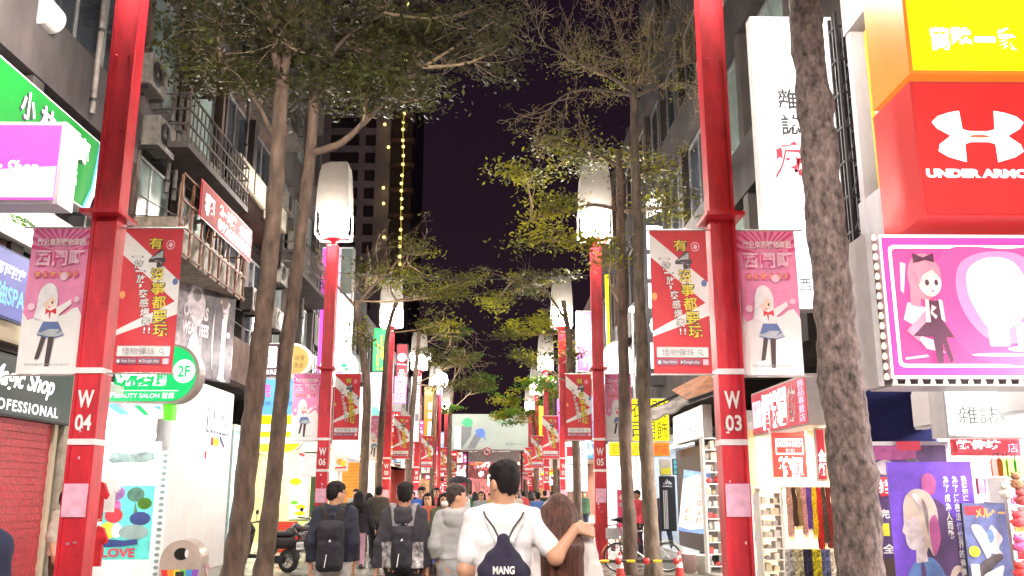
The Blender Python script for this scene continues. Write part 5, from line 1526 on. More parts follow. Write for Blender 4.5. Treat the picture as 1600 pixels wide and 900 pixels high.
# scarves: each hangs from the rail by itself
rail = thing('scarf_rail', 'white rail of scarves in the accessory shop', 'rail', (0, 13.4, 0))
xa, xb = WY(1226, 765, 13.4).x, WY(1306, 765, 13.4).x
zr = WY(1265, 762, 13.4).z
MB().tube([(xa - .05, 0, zr), (xb + .05, 0, zr)], .014, 8).build('bar', WFR, rail)
for x in (xa - .05, xb + .05):
    MB().cyl((x, 0, 0), .016, zr, 8).build('leg', WFR, rail)
SC = [('peach', (.7, .42, .36), 'plain'), ('dark brown', (.09, .05, .03), ''), ('tan checked', (.42, .28, .15), ''), ('pale pink', (.75, .40, .46), ''), ('violet', (.12, .06, .40), ''), ('yellow', (.75, .55, .02), ''), ('crimson ribbed', (.48, .02, .03), ''), ('charcoal', (.06, .05, .05), ''), ('dark wine', (.17, .02, .035), ''), ('mocha', (.18, .11, .08), '')]
for k, (nm, c, _) in enumerate(SC):
    px = 1228 + 76 * (k + .5) / len(SC)
    bot = [838, 822, 822, 835, 826, 836, 858, 848, 856, 850][k]
    a, b = WY(px, 763, 13.38), WY(px, bot, 13.38)
    o = thing('scarf', '%s scarf hanging on the white rail' % nm, 'scarf', (a.x, 13.38, b.z), 0, 'scarves hanging on the shop rail')
    m = MB()
    w = (xb - xa) / len(SC) * .95
    h = a.z - b.z
    NX, NZ = 6, 10
    for sgn in (-1, 1):
        k0 = len(m.v)
        for i in range(NX + 1):
            for q in range(NZ + 1):
                zz = h * q / NZ
                m.v.append((w * (i / NX - .5) * (1 + .15 * math.sin(q * 1.1 + k)), sgn * (.03 + .014 * math.sin(i * 2.2 + k + q * .3) - .012 * (q / NZ)), zz + (.02 if q == NZ else 0)))
        for i in range(NX):
            for q in range(NZ):
                aa = k0 + i * (NZ + 1) + q
                m.f.append([aa, aa + 1, aa + NZ + 2, aa + NZ + 1]); m.m.append(0); m.sm.append(True)
    m.build('cloth', mat('scarf_' + nm.replace(' ', '_'), c, .9, var=.35, scale=30, bump=.6, bscale=60), o)
    fr = MB()
    for i in range(8):
        x = w * (i / 7 - .5) * .95
        fr.tube([(x, 0, 0), (x + .006 * math.sin(i * 3), -.005, -.05)], .004, 3)
    fr.build('fringe', mat('scarf_' + nm.replace(' ', '_'), c, .9), o)
for k, (nm, c) in enumerate((('grey patterned', (.45, .45, .43)), ('cream floral', (.65, .6, .4)), ('navy', (.03, .03, .09)), ('bright yellow striped', (.75, .6, .03)), ('blue striped', (.1, .13, .35)), ('white knitted', (.7, .68, .66)))):
    px = 1226 + 84 * (k + .5) / 6
    a, b = WY(px, 858, 13.1), WY(px, 930, 13.1)
    o = thing('folded_shawl', '%s shawl hanging below the scarves' % nm, 'shawl', (a.x, 13.1, b.z), 0, 'shawls hung below the scarf rail')
    m = MB()
    for i in range(5):
        m.tube([(-.05 + .026 * i, .012 * (i % 2), 0), (-.05 + .026 * i, .012 * ((i + 1) % 2), (a.z - b.z) * .5), (-.045 + .024 * i, 0, a.z - b.z)], [.018, .02, .014], 7)
    m.build('cloth', mat('shawl_' + nm.replace(' ', '_'), c, .9, var=.6, scale=25, bump=.5), o)
# rack of white boxed goods, tall narrow rack of small cards behind W03
tmpS = thing('display_anchor', 'x', 'x', (0, 13.9, 0)); 
ra = rack('boxed_goods_rack', 'white wire rack of small pale boxed goods beside the scarves', tmpS, WY(1190, 850, 13.9).x, WY(1226, 850, 13.9).x, 0, .15, 1.62, 9, .3, .98, 5, 'rack', [GOODS[0], GOODS[0], mat('goods_cream', (.78, .74, .6), .5), mat('goods_silver', (.6, .6, .62), .3), GOODS[0]], 'racks in front of the scarf shop')
rb = rack('card_rack', 'tall narrow rack of small grey packets behind post W03', tmpS, WY(1163, 850, 12.6).x, WY(1180, 850, 12.6).x, -1.3, .15, 1.75, 12, .2, 1.0, 6, 'rack', [mat('goods_silver', (.6, .6, .62), .3), GOODS[0], GOODS[5], GOODS[6], mat('goods_grey', (.35, .34, .33), .4)], 'racks in front of the scarf shop')
rc = rack('accessory_rack', 'rack of red and pink hair accessories in the scarf shop', tmpS, WY(1172, 830, 14.6).x, WY(1194, 830, 14.6).x, .7, .3, 1.7, 5, .3, .95, 8, 'rack', [GOODS[1], GOODS[2], GOODS[0], GOODS[8], GOODS[3]], 'racks in front of the scarf shop')
# magazine shop stock
rd = rack('toy_rack', 'crowded rack of red and pink packets at the edge of the magazine shop', tmpS, WY(1580, 830, 8.1).x, WY(1700, 830, 8.1).x, -5.8, .1, 1.75, 7, .3, 1.0, 12, 'rack', [GOODS[1], GOODS[2], GOODS[0], GOODS[9], GOODS[3]], 'magazine shop racks')
re_ = rack('magazine_rack', 'white rack of small goods behind the violet poster', tmpS, WY(1515, 800, 9.4).x, WY(1610, 800, 9.4).x, -4.5, .1, 1.85, 7, .3, .9, 14, 'rack', [GOODS[0], GOODS[0], GOODS[2], GOODS[6], GOODS[8]], 'magazine shop racks')
bpy.data.objects.remove(tmpS)
for k, (px, c, nm) in enumerate(((1556, (.75, .12, .10), 'red'), (1564, (.75, .6, .1), 'yellow'), (1577, (.25, .65, .08), 'lime green'), (1590, (.25, .6, .12), 'green'))):
    a, b = WY(px, 716, 8.7), WY(px, 744 if k < 3 else 742, 8.7)
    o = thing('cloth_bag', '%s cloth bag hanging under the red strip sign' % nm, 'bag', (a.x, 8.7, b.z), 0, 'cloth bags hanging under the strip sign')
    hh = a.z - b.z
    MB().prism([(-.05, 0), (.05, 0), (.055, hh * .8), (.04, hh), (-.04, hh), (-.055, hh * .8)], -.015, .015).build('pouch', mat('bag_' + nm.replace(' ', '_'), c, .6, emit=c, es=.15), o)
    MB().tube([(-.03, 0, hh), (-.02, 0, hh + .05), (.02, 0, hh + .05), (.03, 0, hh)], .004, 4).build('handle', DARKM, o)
def plush(label, px, py, Y, s, m):
    p = WY(px, py, Y)
    o = thing('plush_toy', label, 'toy', p, RNG.uniform(-.5, .5), 'plush toys hung at the magazine shop')
    MB().lathe([(.001, -s), (s * .7, -s * .8), (s * .85, -s * .2), (s * .5, s * .25), (.001, s * .3)], 12).build('torso', m, o)
    MB().lathe([(.001, s * .15), (s * .6, s * .35), (s * .7, s * .7), (s * .4, s * 1.1), (.001, s * 1.15)], 12).build('head', m, o)
    for sx in (-1, 1):
        MB().lathe([(.001, -s * .2), (s * .2, 0), (.001, s * .25)], 8, (sx * s * .5, 0, s * 1.15)).build('ear', m, o)
        MB().lathe([(.001, -s * .35), (s * .2, 0), (.001, s * .3)], 8, (sx * s * .85, -s * .2, -s * .2)).build('arm', m, o)
for k, (px, py, c, nm) in enumerate(((1588, 752, (.35, .18, .10), 'brown'), (1572, 768, (.7, .65, .6), 'cream'), (1596, 778, (.5, .1, .1), 'dark red'), (1590, 812, (.75, .08, .10), 'bright red'), (1592, 850, (.8, .12, .30), 'hot pink'), (1594, 892, (.7, .06, .06), 'scarlet'))):
    plush('%s plush toy hanging at the magazine shop edge' % nm, px, py, 7.9, .065, mat('plush_' + nm.replace(' ', '_'), c, .95, var=.3, scale=30, bump=.6, bscale=70))
SR2 = shop('white_goods_shop', 'white lit shop with a stocked edge shelf left of post W03', 1, 17.2, 19.3, 3.0, 2.0, WWALL, (1, .93, .85), 420)
tmpS = thing('display_anchor', 'x', 'x', (0, 18.4, 0))
rack('edge_shelf', 'white shelf of small goods at the shop edge left of post W03', tmpS, WY(1103, 800, 18.4).x, WY(1128, 800, 18.4).x, 0, .2, 2.7, 11, .3, .95, 21, 'shelf', [GOODS[0], GOODS[2], GOODS[0], GOODS[6], GOODS[1]])
bpy.data.objects.remove(tmpS)
SR3 = shop('sportswear_shop', 'grey blue sportswear shop behind the twin trunks', 1, 21.8, 29.5, 3.0, 2.6, mat('grey_blue_wall', (.42, .48, .55), .5), (.9, .95, 1), 170)
blade('poster_panel', 'pale poster above the sportswear banner', 1030, 716, 1050, 744, 24.8, .04, mat('buff_poster', (.6, .52, .4), .6), WFR, [(BYEL, [(.1, .6), (.9, .5), (.9, .9), (.1, .9)])], cat='poster', part='print')
blade('cyan_sign', 'narrow cyan lit sign with tiny characters by the dark wall', 1051, 717, 1058, 742, 22.0, .06, mat('slate_panel', (.1, .12, .14), .5), DARKM, [UT(lit('lit_cyan', (.2, .8, .95), 1.2), '服飾店', .2, .05, .9, .95, vertical=True)])
SR4 = shop('bright_open_shop', 'glaring white open shop front between the right lamp posts', 1, 30.0, 40.0, 3.6, 2.4, WWALL, (1, .95, .88), 900)
SR5 = shop('far_right_shop', 'lit shop row far along the right side', 1, 40.3, 75.0, 3.6, 2.0, mat('far_pink_wall', (.6, .25, .2), .6), (1, .85, .7), 1200, warm=True)
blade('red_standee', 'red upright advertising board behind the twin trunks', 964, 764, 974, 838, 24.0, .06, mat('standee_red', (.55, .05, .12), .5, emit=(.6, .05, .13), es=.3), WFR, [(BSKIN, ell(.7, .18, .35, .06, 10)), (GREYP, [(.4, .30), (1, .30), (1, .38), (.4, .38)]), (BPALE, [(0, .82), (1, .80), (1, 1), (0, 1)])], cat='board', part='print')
# awnings
aw = thing('grey_awning', 'sagging grey cloth awning over the yellow fashion sign', 'awning', (0, 21.5, 0))
m = MB()
A, B_ = WY(1010, 640, 21.5), WY(1072, 612, 21.5)
N_ = 10
for i in range(N_ + 1):
    t_ = i / N_
    p = A.lerp(B_, t_)
    for q in range(6):
        s_ = q / 5
        m.v.append((p.x, -s_ * .7, p.z - s_ * .30 - .05 * math.sin(PI * t_) - .03 * math.sin(t_ * 14) * s_))
for i in range(N_):
    for q in range(5):
        a = i * 6 + q
        m.f.append([a, a + 1, a + 7, a + 6]); m.m.append(0); m.sm.append(True)
o = m.build('cloth', mat('grey_awning_cloth', (.30, .27, .26), .9, var=.4, scale=3), aw, fix=False)
so = o.modifiers.new('thick', 'SOLIDIFY'); so.thickness = .02
MB().tube([(A.x, 0, A.z + .02), (B_.x, 0, B_.z + .02)], .03, 8).build('rail', DARKM, aw)
aw = thing('orange_awning', 'orange brown awning on dark arms beside post W03', 'awning', (0, 18.5, 0))
A, B_ = WY(1062, 625, 18.5), WY(1112, 600, 18.5)
m = MB(); m.add([(A.x, -.9, A.z - .1), (B_.x + .3, -.9, B_.z - .1), (B_.x + .3, .8, B_.z + .45), (A.x, .8, A.z + .3)], [(0, 1, 2, 3)])
o = m.build('cloth', mat('orange_brown_awning', (.48, .17, .06), .7, var=.3, scale=4), aw, fix=False)
so = o.modifiers.new('thick', 'SOLIDIFY'); so.thickness = .03
MB().tube([(A.x, -.9, A.z - .12), (B_.x + .3, -.9, B_.z - .12)], .05, 8).build('front_bar', DARKM, aw)

# --- far clutter of small upright signs along both sides and across the end
cols = [L_RED, L_RED2, L_WHITE, L_PINK2, L_WARM, L_ORG, L_YEL, L_WHITE, L_BLUE, L_VIO, L_PPALE]
nm = {L_RED: 'red', L_RED2: 'dim red', L_WHITE: 'white', L_PINK2: 'hot pink', L_WARM: 'warm white', L_ORG: 'orange', L_YEL: 'yellow', L_BLUE: 'blue', L_VIO: 'violet', L_PPALE: 'pale pink'}
CH = '衣鞋包飾品茶飯麵燒烤手機美髮書店服食服務'
rg = random.Random(17)
for k in range(34):
    side = -1 if k % 2 else 1
    Y = 40 + 46 * (k / 34) + rg.uniform(-1, 1)
    X = (XL + rg.uniform(.3, 1.3)) if side < 0 else (XR - rg.uniform(.3, 1.2))
    w, h = rg.uniform(.5, 1.1), rg.uniform(.8, 2.4)
    z = rg.uniform(2.8, 5.2)
    c = rg.choice(cols)
    tx = L_LET if c not in (L_WHITE, L_WARM, L_PPALE, L_YEL) else L_RED
    n = max(2, int(h / w))
    txt = ''.join(rg.choice(CH) for _ in range(n))
    sign('shop_sign_box', '%s lit sign box projecting far down the %s side of the street' % (nm[c], 'left' if side < 0 else 'right'), 'sign', (X, Y, z + h / 2), 0, w, h, .25, c, DARKM, nz([UT(tx, txt, .2, .06, .8, .94, vertical=True, bold=.03)], w, h), 'small lit signs far down the street')
for k in range(60):
    X = -12 + 24 * ((k * 7) % 60 + .5) / 60
    Y = 104 + rg.uniform(-3, 3)
    w, h = rg.uniform(.7, 1.6), rg.uniform(.5, 1.6)
    c = rg.choice([L_RED, L_RED2, L_RED2, L_WHITE, L_WARM, L_ORG, L_PINK2, L_RED])
    z = rg.uniform(1.2, 7.0)
    sign('market_sign', '%s lit sign on the market front closing the street' % nm[c], 'sign', (X, Y, z + h / 2), 0, w, h, .3, c, DARKM, nz([UT(L_LET if c not in (L_WHITE, L_WARM) else L_RED, rg.choice(CH) + rg.choice(CH), .1, .2, .9, .8, bold=.03)], w, h), 'lit signs on the far market front')
mk = thing('market_building', 'reddish market building closing the far end of the street', 'building', (-14, 108, 0), 0, 'buildings along the shopping street')
MB().box(0, 0, 3.2, 28, 8, 8.5).build('wall', mat('market_red_wall', (.32, .10, .09), .8, var=.5, scale=.8), mk)
for k in range(9):
    MB().box(k * 3.4, 0, 0, k * 3.4 + .4, .5, 3.2).build('pillar', CONC_B, mk)
for k in range(8):
    MB().box(k * 3.4 + .5, 3, 0, k * 3.4 + 3.3, 3.2, 3.2).build('shopfront', rg.choice([L_RED2, mat('market_rose_glow', (.6, .2, .2), .5, var=.6, scale=1.5, emit=(.75, .22, .2), es=.5), mat('market_amber_glow', (.6, .35, .15), .5, var=.6, scale=1.5, emit=(.8, .42, .2), es=.5), mat('market_rose_glow', (.6, .2, .2))]), mk)

# ================================================================ PEOPLE (implicit bodies turned into one surface each)
class Field:
    def __init__(s, lo, hi, h):
        s.h = h
        s.lo = np.array(lo, float)
        s.n = np.ceil((np.array(hi) - s.lo) / h).astype(int) + 1
        s.F = np.full(s.n, 0.35, np.float32)

    def sub(s, c, r):
        a = np.maximum(np.floor((np.array(c) - r - s.lo) / s.h).astype(int), 0)
        b = np.minimum(np.ceil((np.array(c) + r - s.lo) / s.h).astype(int) + 1, s.n)
        if (b <= a).any(): return None
        ax = [s.lo[i] + s.h * np.arange(a[i], b[i]) for i in range(3)]
        P = np.stack(np.meshgrid(*ax, indexing='ij'), -1)
        return tuple(slice(a[i], b[i]) for i in range(3)), P

    def apply(s, prim, k):
        c, r, f, op = prim
        g = s.sub(c, r + k + 3 * s.h)
        if g is None: return
        sl, P = g
        d = f(P).astype(np.float32)
        A = s.F[sl]
        if op > 0:
            hh = np.clip(.5 + .5 * (A - d) / k, 0, 1)
            s.F[sl] = A * (1 - hh) + d * hh - k * hh * (1 - hh)
        else:
            s.F[sl] = np.maximum(A, -d)

    def mesh(s):
        F = s.F
        F[0], F[-1] = .2, .2
        F[:, 0], F[:, -1] = .2, .2
        F[:, :, 0], F[:, :, -1] = .2, .2
        ins = F < 0
        c = [F[i:F.shape[0] - 1 + i, j:F.shape[1] - 1 + j, k:F.shape[2] - 1 + k] for i in (0, 1) for j in (0, 1) for k in (0, 1)]
        off = [(i, j, k) for i in (0, 1) for j in (0, 1) for k in (0, 1)]
        cnt = sum((x < 0).astype(np.int8) for x in c)
        act = (cnt > 0) & (cnt < 8)
        idx = np.argwhere(act)
        vals = np.stack([x[act] for x in c], 1)
        pos = np.zeros((len(idx), 3)); w = np.zeros(len(idx))
        for a in range(8):
            for b in range(a + 1, 8):
                if sum(abs(off[a][q] - off[b][q]) for q in range(3)) != 1: continue
                va, vb = vals[:, a], vals[:, b]
                m = (va < 0) != (vb < 0)
                t = np.where(m, va / np.where(m, va - vb, 1), 0)
                p = np.array(off[a])[None] + t[:, None] * (np.array(off[b]) - np.array(off[a]))[None]
                pos += p * m[:, None]; w += m
        pos = pos / w[:, None] + idx
        V = s.lo + pos * s.h
        num = -np.ones(act.shape, np.int64)
        num[act] = np.arange(len(idx))
        quads = []
        N = F.shape
        for ax in range(3):
            sa = [slice(0, N[q] - (1 if q == ax else 0)) for q in range(3)]
            sb = [slice(1 if q == ax else 0, N[q]) for q in range(3)]
            A, B = ins[tuple(sa)], ins[tuple(sb)]
            e = np.argwhere(A != B)
            u, v = (ax + 1) % 3, (ax + 2) % 3
            ok = (e[:, u] > 0) & (e[:, v] > 0) & (e[:, u] < N[u] - 1) & (e[:, v] < N[v] - 1)
            e = e[ok]
            flip = A[tuple(e.T)]
            q = []
            for du, dv in ((1, 1), (0, 1), (0, 0), (1, 0)):
                g = e.copy(); g[:, u] -= du; g[:, v] -= dv
                q.append(num[tuple(g.T)])
            q = np.stack(q, 1)
            q[~flip] = q[~flip][:, ::-1]
            quads.append(q)
        Q = np.concatenate(quads)
        Q = Q[(Q >= 0).all(1)]
        return V, Q


def cap(a, b, ra, rb=None, op=1, fl=None):
    a, b = np.array(a, float), np.array(b, float)
    rb = ra if rb is None else rb
    L = max(((b - a) ** 2).sum(), 1e-9)

    def f(P):
        t = np.clip(((P - a) @ (b - a)) / L, 0, 1)
        return np.linalg.norm(P - a - t[..., None] * (b - a), axis=-1) - (ra + (rb - ra) * t)
    return ((a + b) / 2, math.sqrt(L) / 2 + max(ra, rb), f, op)


def elp(c, r, M=None, op=1):
    c, r = np.array(c, float), np.array(r, float)

    def f(P):
        Q = P - c
        if M is not None: Q = Q @ M
        k0 = np.linalg.norm(Q / r, axis=-1)
        k1 = np.linalg.norm(Q / (r * r), axis=-1) + 1e-6
        return np.where(k0 < 1e-3, -min(r), k0 * (k0 - 1) / k1)
    return (c, max(r), f, op)


def rbox(c, half, rr, M=None, op=1):
    c, half = np.array(c, float), np.array(half, float)

    def f(P):
        Q = P - c
        if M is not None: Q = Q @ M
        q = np.abs(Q) - (half - rr)
        return np.linalg.norm(np.maximum(q, 0), axis=-1) + np.minimum(q.max(-1), 0) - rr
    return (c, float(np.linalg.norm(half)), f, op)


def rotz(a):
    return np.array([[math.cos(a), -math.sin(a), 0], [math.sin(a), math.cos(a), 0], [0, 0, 1]])


def rotx(a):
    return np.array([[1, 0, 0], [0, math.cos(a), -math.sin(a)], [0, math.sin(a), math.cos(a)]])


def surf(prims, vox, name, mats, parent, k=.03, cuts=(), wrinkle=0.0, paint=None, seed=0, fold=0.0):
    """prims: list, or list of (k, list); cuts: functions P -> signed value kept where negative"""
    groups = prims if prims and isinstance(prims[0][1], list) else [(k, prims)]
    lo = np.min([np.array(p[0]) - p[1] for kk, g in groups for p in g if p[3] > 0], 0) - 3 * vox
    hi = np.max([np.array(p[0]) + p[1] for kk, g in groups for p in g if p[3] > 0], 0) + 3 * vox
    F = Field(lo, hi, vox)
    for kk, g in groups:
        for p in g: F.apply(p, kk)
    if wrinkle or cuts:
        ax = [F.lo[i] + F.h * np.arange(F.n[i]) for i in range(3)]
        P = np.stack(np.meshgrid(*ax, indexing='ij'), -1)
        if wrinkle:
            x, y, z = P[..., 0], P[..., 1], P[..., 2]
            F.F += (wrinkle * (np.sin(23 * x + 14 * z + 3 * np.sin(17 * y + seed) + seed) * .6 + np.sin(31 * z - 19 * x + 2 * np.sin(25 * y) + seed * 2) * .4 + .5 * np.sin(60 * z + 30 * x + seed))).astype(np.float32)
        for c in cuts:
            F.F = np.maximum(F.F, c(P).astype(np.float32))
    V, Q = F.mesh()
    me = bpy.data.meshes.new(name)
    me.from_pydata(V.tolist(), [], Q.tolist())
    if not isinstance(mats, (list, tuple)): mats = [mats]
    for m in mats: me.materials.append(m)
    me.polygons.foreach_set('use_smooth', [True] * len(Q))
    if fold:
        me.update()
        n_ = len(me.vertices)
        co = np.empty(n_ * 3); no = np.empty(n_ * 3)
        me.vertices.foreach_get('co', co); me.vertices.foreach_get('normal', no)
        co = co.reshape(-1, 3); no = no.reshape(-1, 3)
        x, y, z = co.T
        o_ = seed * 1.7
        w1 = np.sin(9 * x + 13 * z + 2.2 * np.sin(6 * y + 5 * z + o_) + 1.6 * np.sin(11 * x - 4 * z + 2 * o_))
        w2 = np.sin(-17 * x + 21 * z + 2.5 * np.sin(13 * y - 7 * x + o_) + 1.3 * np.sin(9 * z + o_ * 3))
        w3 = .5 + .5 * np.sin(5 * x + 6 * z + 4 * y + o_)
        d = fold * ((1 - np.abs(w1) * 2) * .6 * w3 + (1 - np.abs(w2) * 2) * .4 * (1 - w3))
        co = co + no * d[:, None]
        me.vertices.foreach_set('co', co.ravel())
    if paint:
        cen = V[Q].mean(1)
        mi = np.zeros(len(Q), int)
        for i, fn in paint: mi[fn(cen)] = i
        me.polygons.foreach_set('material_index', mi.tolist())
    me.update()
    return link(name, me, parent)


EYE = mat('dark_eye', (.02, .014, .012), .2)
LIP = mat('lip', (.42, .14, .11), .45)
DEF = dict(shL=(-.158, 0, 1.405), shR=(.158, 0, 1.405), elL=(-.192, -.03, 1.12), elR=(.192, -.03, 1.12), wrL=(-.205, .05, .88), wrR=(.205, .05, .88),
           hipL=(-.088, 0, .90), hipR=(.088, 0, .90), knL=(-.095, .015, .49), knR=(.095, .015, .49), anL=(-.10, -.02, .085), anR=(.10, -.02, .085))


def strands(o, kind, s, seed):
    """loose locks standing off the hair so its edge is uneven"""
    rg_ = random.Random(seed * 11 + 3)
    me = o.data
    me.update()
    V = [(v.co.copy(), v.normal.copy()) for v in me.vertices]
    bm = bmesh.new(); bm.from_mesh(me)
    n = 1100 if kind == 'short' else 1500
    for k in range(n):
        c_, nn = rg_.choice(V)
        if kind == 'short':
            d = nn * rg_.uniform(.35, .8) + Vector((rg_.gauss(0, .35), rg_.gauss(0, .35) - .15, rg_.uniform(-.9, .15)))
            L_, w_ = rg_.uniform(.014, .034) * s, .0028
        else:
            d = nn * rg_.uniform(.0, .16) + Vector((rg_.gauss(0, .06), rg_.gauss(0, .05), -1))
            L_, w_ = rg_.uniform(.06, .20) * s, .0026
        d.normalize()
        sd_ = d.cross(nn)
        if sd_.length < 1e-4: continue
        sd_.normalize()
        b0 = c_ - nn * .002
        m_ = b0 + d * L_ * .55 + nn * .002
        e_ = b0 + d * L_ - (Vector((0, 0, .25)) * L_ if kind == 'short' else Vector((0, 0, 0)))
        q = [bm.verts.new(x) for x in (b0 - sd_ * w_, b0 + sd_ * w_, m_ + sd_ * w_ * .7, m_ - sd_ * w_ * .7, e_)]
        bm.faces.new(q[:4]); bm.faces.new((q[3], q[2], q[4]))
    bm.to_mesh(me); bm.free(); me.update()


def person(label, loc, face, h=1.72, pose=None, yaw=0.0, pitch=0.0, top=None, topm=None, sleeve=1.0, hem=.86, loose=.018, legm=None, legw=.012, shoem=None, hair='short', hairm=HAIR_B, vox=.014, skin=SKIN, hood=False, hands=True, coat=0.0, mask=None, group=None, wr=.003, hvox=None, glasses=False, collar=True, build=1.0, hairlen=1.12, seed=0, skirt=None, curl=.5, handpose=None, dress=None, slm=None):
    t = thing('person', label, 'person', loc, face, group)
    s = h / 1.72
    J = {k: np.array(v, float) for k, v in DEF.items()}
    if pose:
        for k, v in pose.items(): J[k] = np.array(v, float)
    J = {k: v * s for k, v in J.items()}
    S_ = lambda *v: tuple(np.array(v) * s)
    B = build
    slices = [(1.42, .105, .044), (1.36, .100, .074), (1.28, .086, .092), (1.18, .074, .090), (1.08, .068, .086), (1.00, .072, .090), (.93, .078, .100), (.88, .076, .098)]
    torso = lambda e, z0=0: [cap(S_(-hw * B, 0, z), S_(hw * B, 0, z), (r + e) * s) for z, hw, r in slices if z >= z0]
    RH = rotz(yaw) @ rotx(pitch)
    piv = np.array(S_(0, 0, 1.50))
    hp = lambda x, y, z: piv + RH @ (np.array(S_(x, y, z)) - piv)
    M = RH
    E = lambda x, y, z, rx, ry, rz: elp(hp(x, y, z), np.array((rx, ry, rz)) * s, M)
    body = torso(0)
    body += [cap(S_(0, -.012, 1.42), hp(0, .0, 1.53), .056 * s, .050 * s)]
    body += [cap(S_(-.05, -.01, 1.43), J['shL'], .045 * s, .05 * s), cap(S_(.05, -.01, 1.43), J['shR'], .045 * s, .05 * s)]
    for q in 'LR':
        body += [cap(J['sh' + q], J['el' + q], .050 * s * B, .039 * s), cap(J['el' + q], J['wr' + q], .039 * s, .027 * s)]
        body += [cap(J['hip' + q], J['kn' + q], .085 * s * B, .055 * s), cap(J['kn' + q], J['an' + q], .054 * s, .036 * s), cap(J['an' + q], J['an' + q] + np.array((0, .14 * s, -.045 * s)), .036 * s, .028 * s)]
    head = [E(0, -.008, 1.615, .077, .097, .108), E(0, .022, 1.565, .060, .070, .085), E(0, .040, 1.525, .038, .042, .040), cap(hp(0, -.01, 1.50), hp(0, -.005, 1.58), .050 * s, .052 * s)]
    fac_ = [cap(hp(0, .094, 1.605), hp(0, .107, 1.568), .009 * s, .015 * s), E(-.079, -.012, 1.587, .012, .024, .034), E(.079, -.012, 1.587, .012, .024, .034), E(0, .090, 1.535, .024, .012, .012), E(0, .083, 1.632, .05, .016, .012)]
    groups = [(.04, body), (.03 * s, head), (.010, fac_)]
    handp = []
    for q, sg in (('L', -1), ('R', 1)):
        if not hands: 
            d = (J['wr' + q] - J['el' + q]); d = d / np.linalg.norm(d)
            handp.append(cap(J['wr' + q], J['wr' + q] + d * .11 * s, .026 * s, .024 * s)); continue
        w = J['wr' + q]
        d = (w - J['el' + q]); d = d / np.linalg.norm(d)
        side = np.array((0, 1, 0.0)) if abs(d[1]) < .8 else np.array((1.0, 0, 0))
        inw = np.array((-sg, 0, 0.0))
        if handpose and q in handpose:
            d, side, inw = [np.array(x, float) for x in handpose[q]]
            d = d / np.linalg.norm(d)
        side = side - d * side.dot(d); side /= np.linalg.norm(side)
        n_ = inw - d * inw.dot(d) - side * inw.dot(side); n_ /= np.linalg.norm(n_)
        for i in range(4):
            o = (i - 1.5) * .0195 * s
            kn = w + d * .088 * s - side * o
            handp.append(cap(w + d * .012 * s - side * o * .55, kn, .0155 * s, .0125 * s))
            L1, L2 = [(.040, .034), (.046, .038), (.043, .036), (.034, .028)][i]
            d1 = d * math.cos(curl * .6) + n_ * math.sin(curl * .6)
            d2 = d * math.cos(curl * 1.7) + n_ * math.sin(curl * 1.7)
            m1 = kn + d1 * L1 * s - side * o * .10
            handp.append(cap(kn, m1, .0098 * s, .0088 * s)); handp.append(cap(m1, m1 + d2 * L2 * s, .0088 * s, .0072 * s))
        th = w + d * .03 * s + side * .028 * s
        t1 = th + (d * .6 + side * .55 + n_ * .45) * .036 * s
        handp += [cap(w + d * .01 * s + side * .01 * s, th, .016 * s, .014 * s), cap(th, t1, .012 * s, .0105 * s), cap(t1, t1 + (d * .85 + n_ * .45) * .030 * s, .0105 * s, .008 * s)]
    groups.append((.007, handp))
    eyeL, eyeR, mo = hp(-.032, .085, 1.612), hp(.032, .085, 1.612), hp(0, .095, 1.537)
    browL, browR = hp(-.034, .09, 1.634), hp(.034, .09, 1.634)
    fx = RH @ np.array((1.0, 0, 0))
    near = lambda c, a, b_: (lambda P: ((((P - c) @ fx) / (a * s)) ** 2 + ((P - c)[:, 2] / (b_ * s)) ** 2 + (((P - c) @ (RH @ np.array((0, 1.0, 0)))) / (.03 * s)) ** 2) < 1)
    paint = [(1, near(eyeL, .016, .009)), (1, near(eyeR, .016, .009)), (1, near(browL, .022, .006)), (1, near(browR, .022, .006)), (2, near(mo, .024, .009))]
    surf(groups, hvox or vox, 'body', [skin, EYE, LIP], t, paint=paint)
    # ---- clothing
    legm = legm or INK
    if skirt is None:
        lg = [cap(S_(-.075, 0, .98), S_(.075, 0, .98), .100 * s), cap(S_(-.078, 0, .90), S_(.078, 0, .90), .112 * s)]
        for q in 'LR':
            lg += [cap(J['hip' + q], J['kn' + q], (.088 + legw) * s * B, (.062 + legw) * s), cap(J['kn' + q], J['an' + q] + np.array((0, 0, -.01)), (.060 + legw) * s, (.050 + legw) * s)]
        surf(lg, vox, 'trousers', legm, t, k=.03, wrinkle=wr, seed=seed + 1, cuts=[lambda P: .045 * s - P[..., 2]])
    else:
        lg = [cap(S_(-.078, 0, 1.0), S_(.078, 0, 1.0), .115 * s)] + [cap(S_(-.09, 0, z), S_(.09, 0, z), r * s) for z, r in ((.9, .135), (.8, .15), (.68, .165), (.58, .175))]
        surf(lg, vox, 'skirt', skirt, t, k=.05, wrinkle=wr * 1.5, cuts=[lambda P: .52 * s - P[..., 2]])
    tp = torso(loose, hem - .06)
    if coat:
        tp += [cap(S_(-.10, 0, z), S_(.10, 0, z), (.105 + coat * (1.3 - z)) * s) for z in np.arange(max(hem, .5), 1.25, .09)]
    elif hem < .9:
        tp += [cap(S_(-.086, 0, .90), S_(.086, 0, .90), (.112 + loose) * s), cap(S_(-.086, 0, .84), S_(.086, 0, .84), (.110 + loose) * s)]
    tp += [cap(S_(-.06, -.01, 1.435), J['shL'], (.040 + loose) * s, (.046 + loose) * s), cap(S_(.06, -.01, 1.435), J['shR'], (.040 + loose) * s, (.046 + loose) * s)]
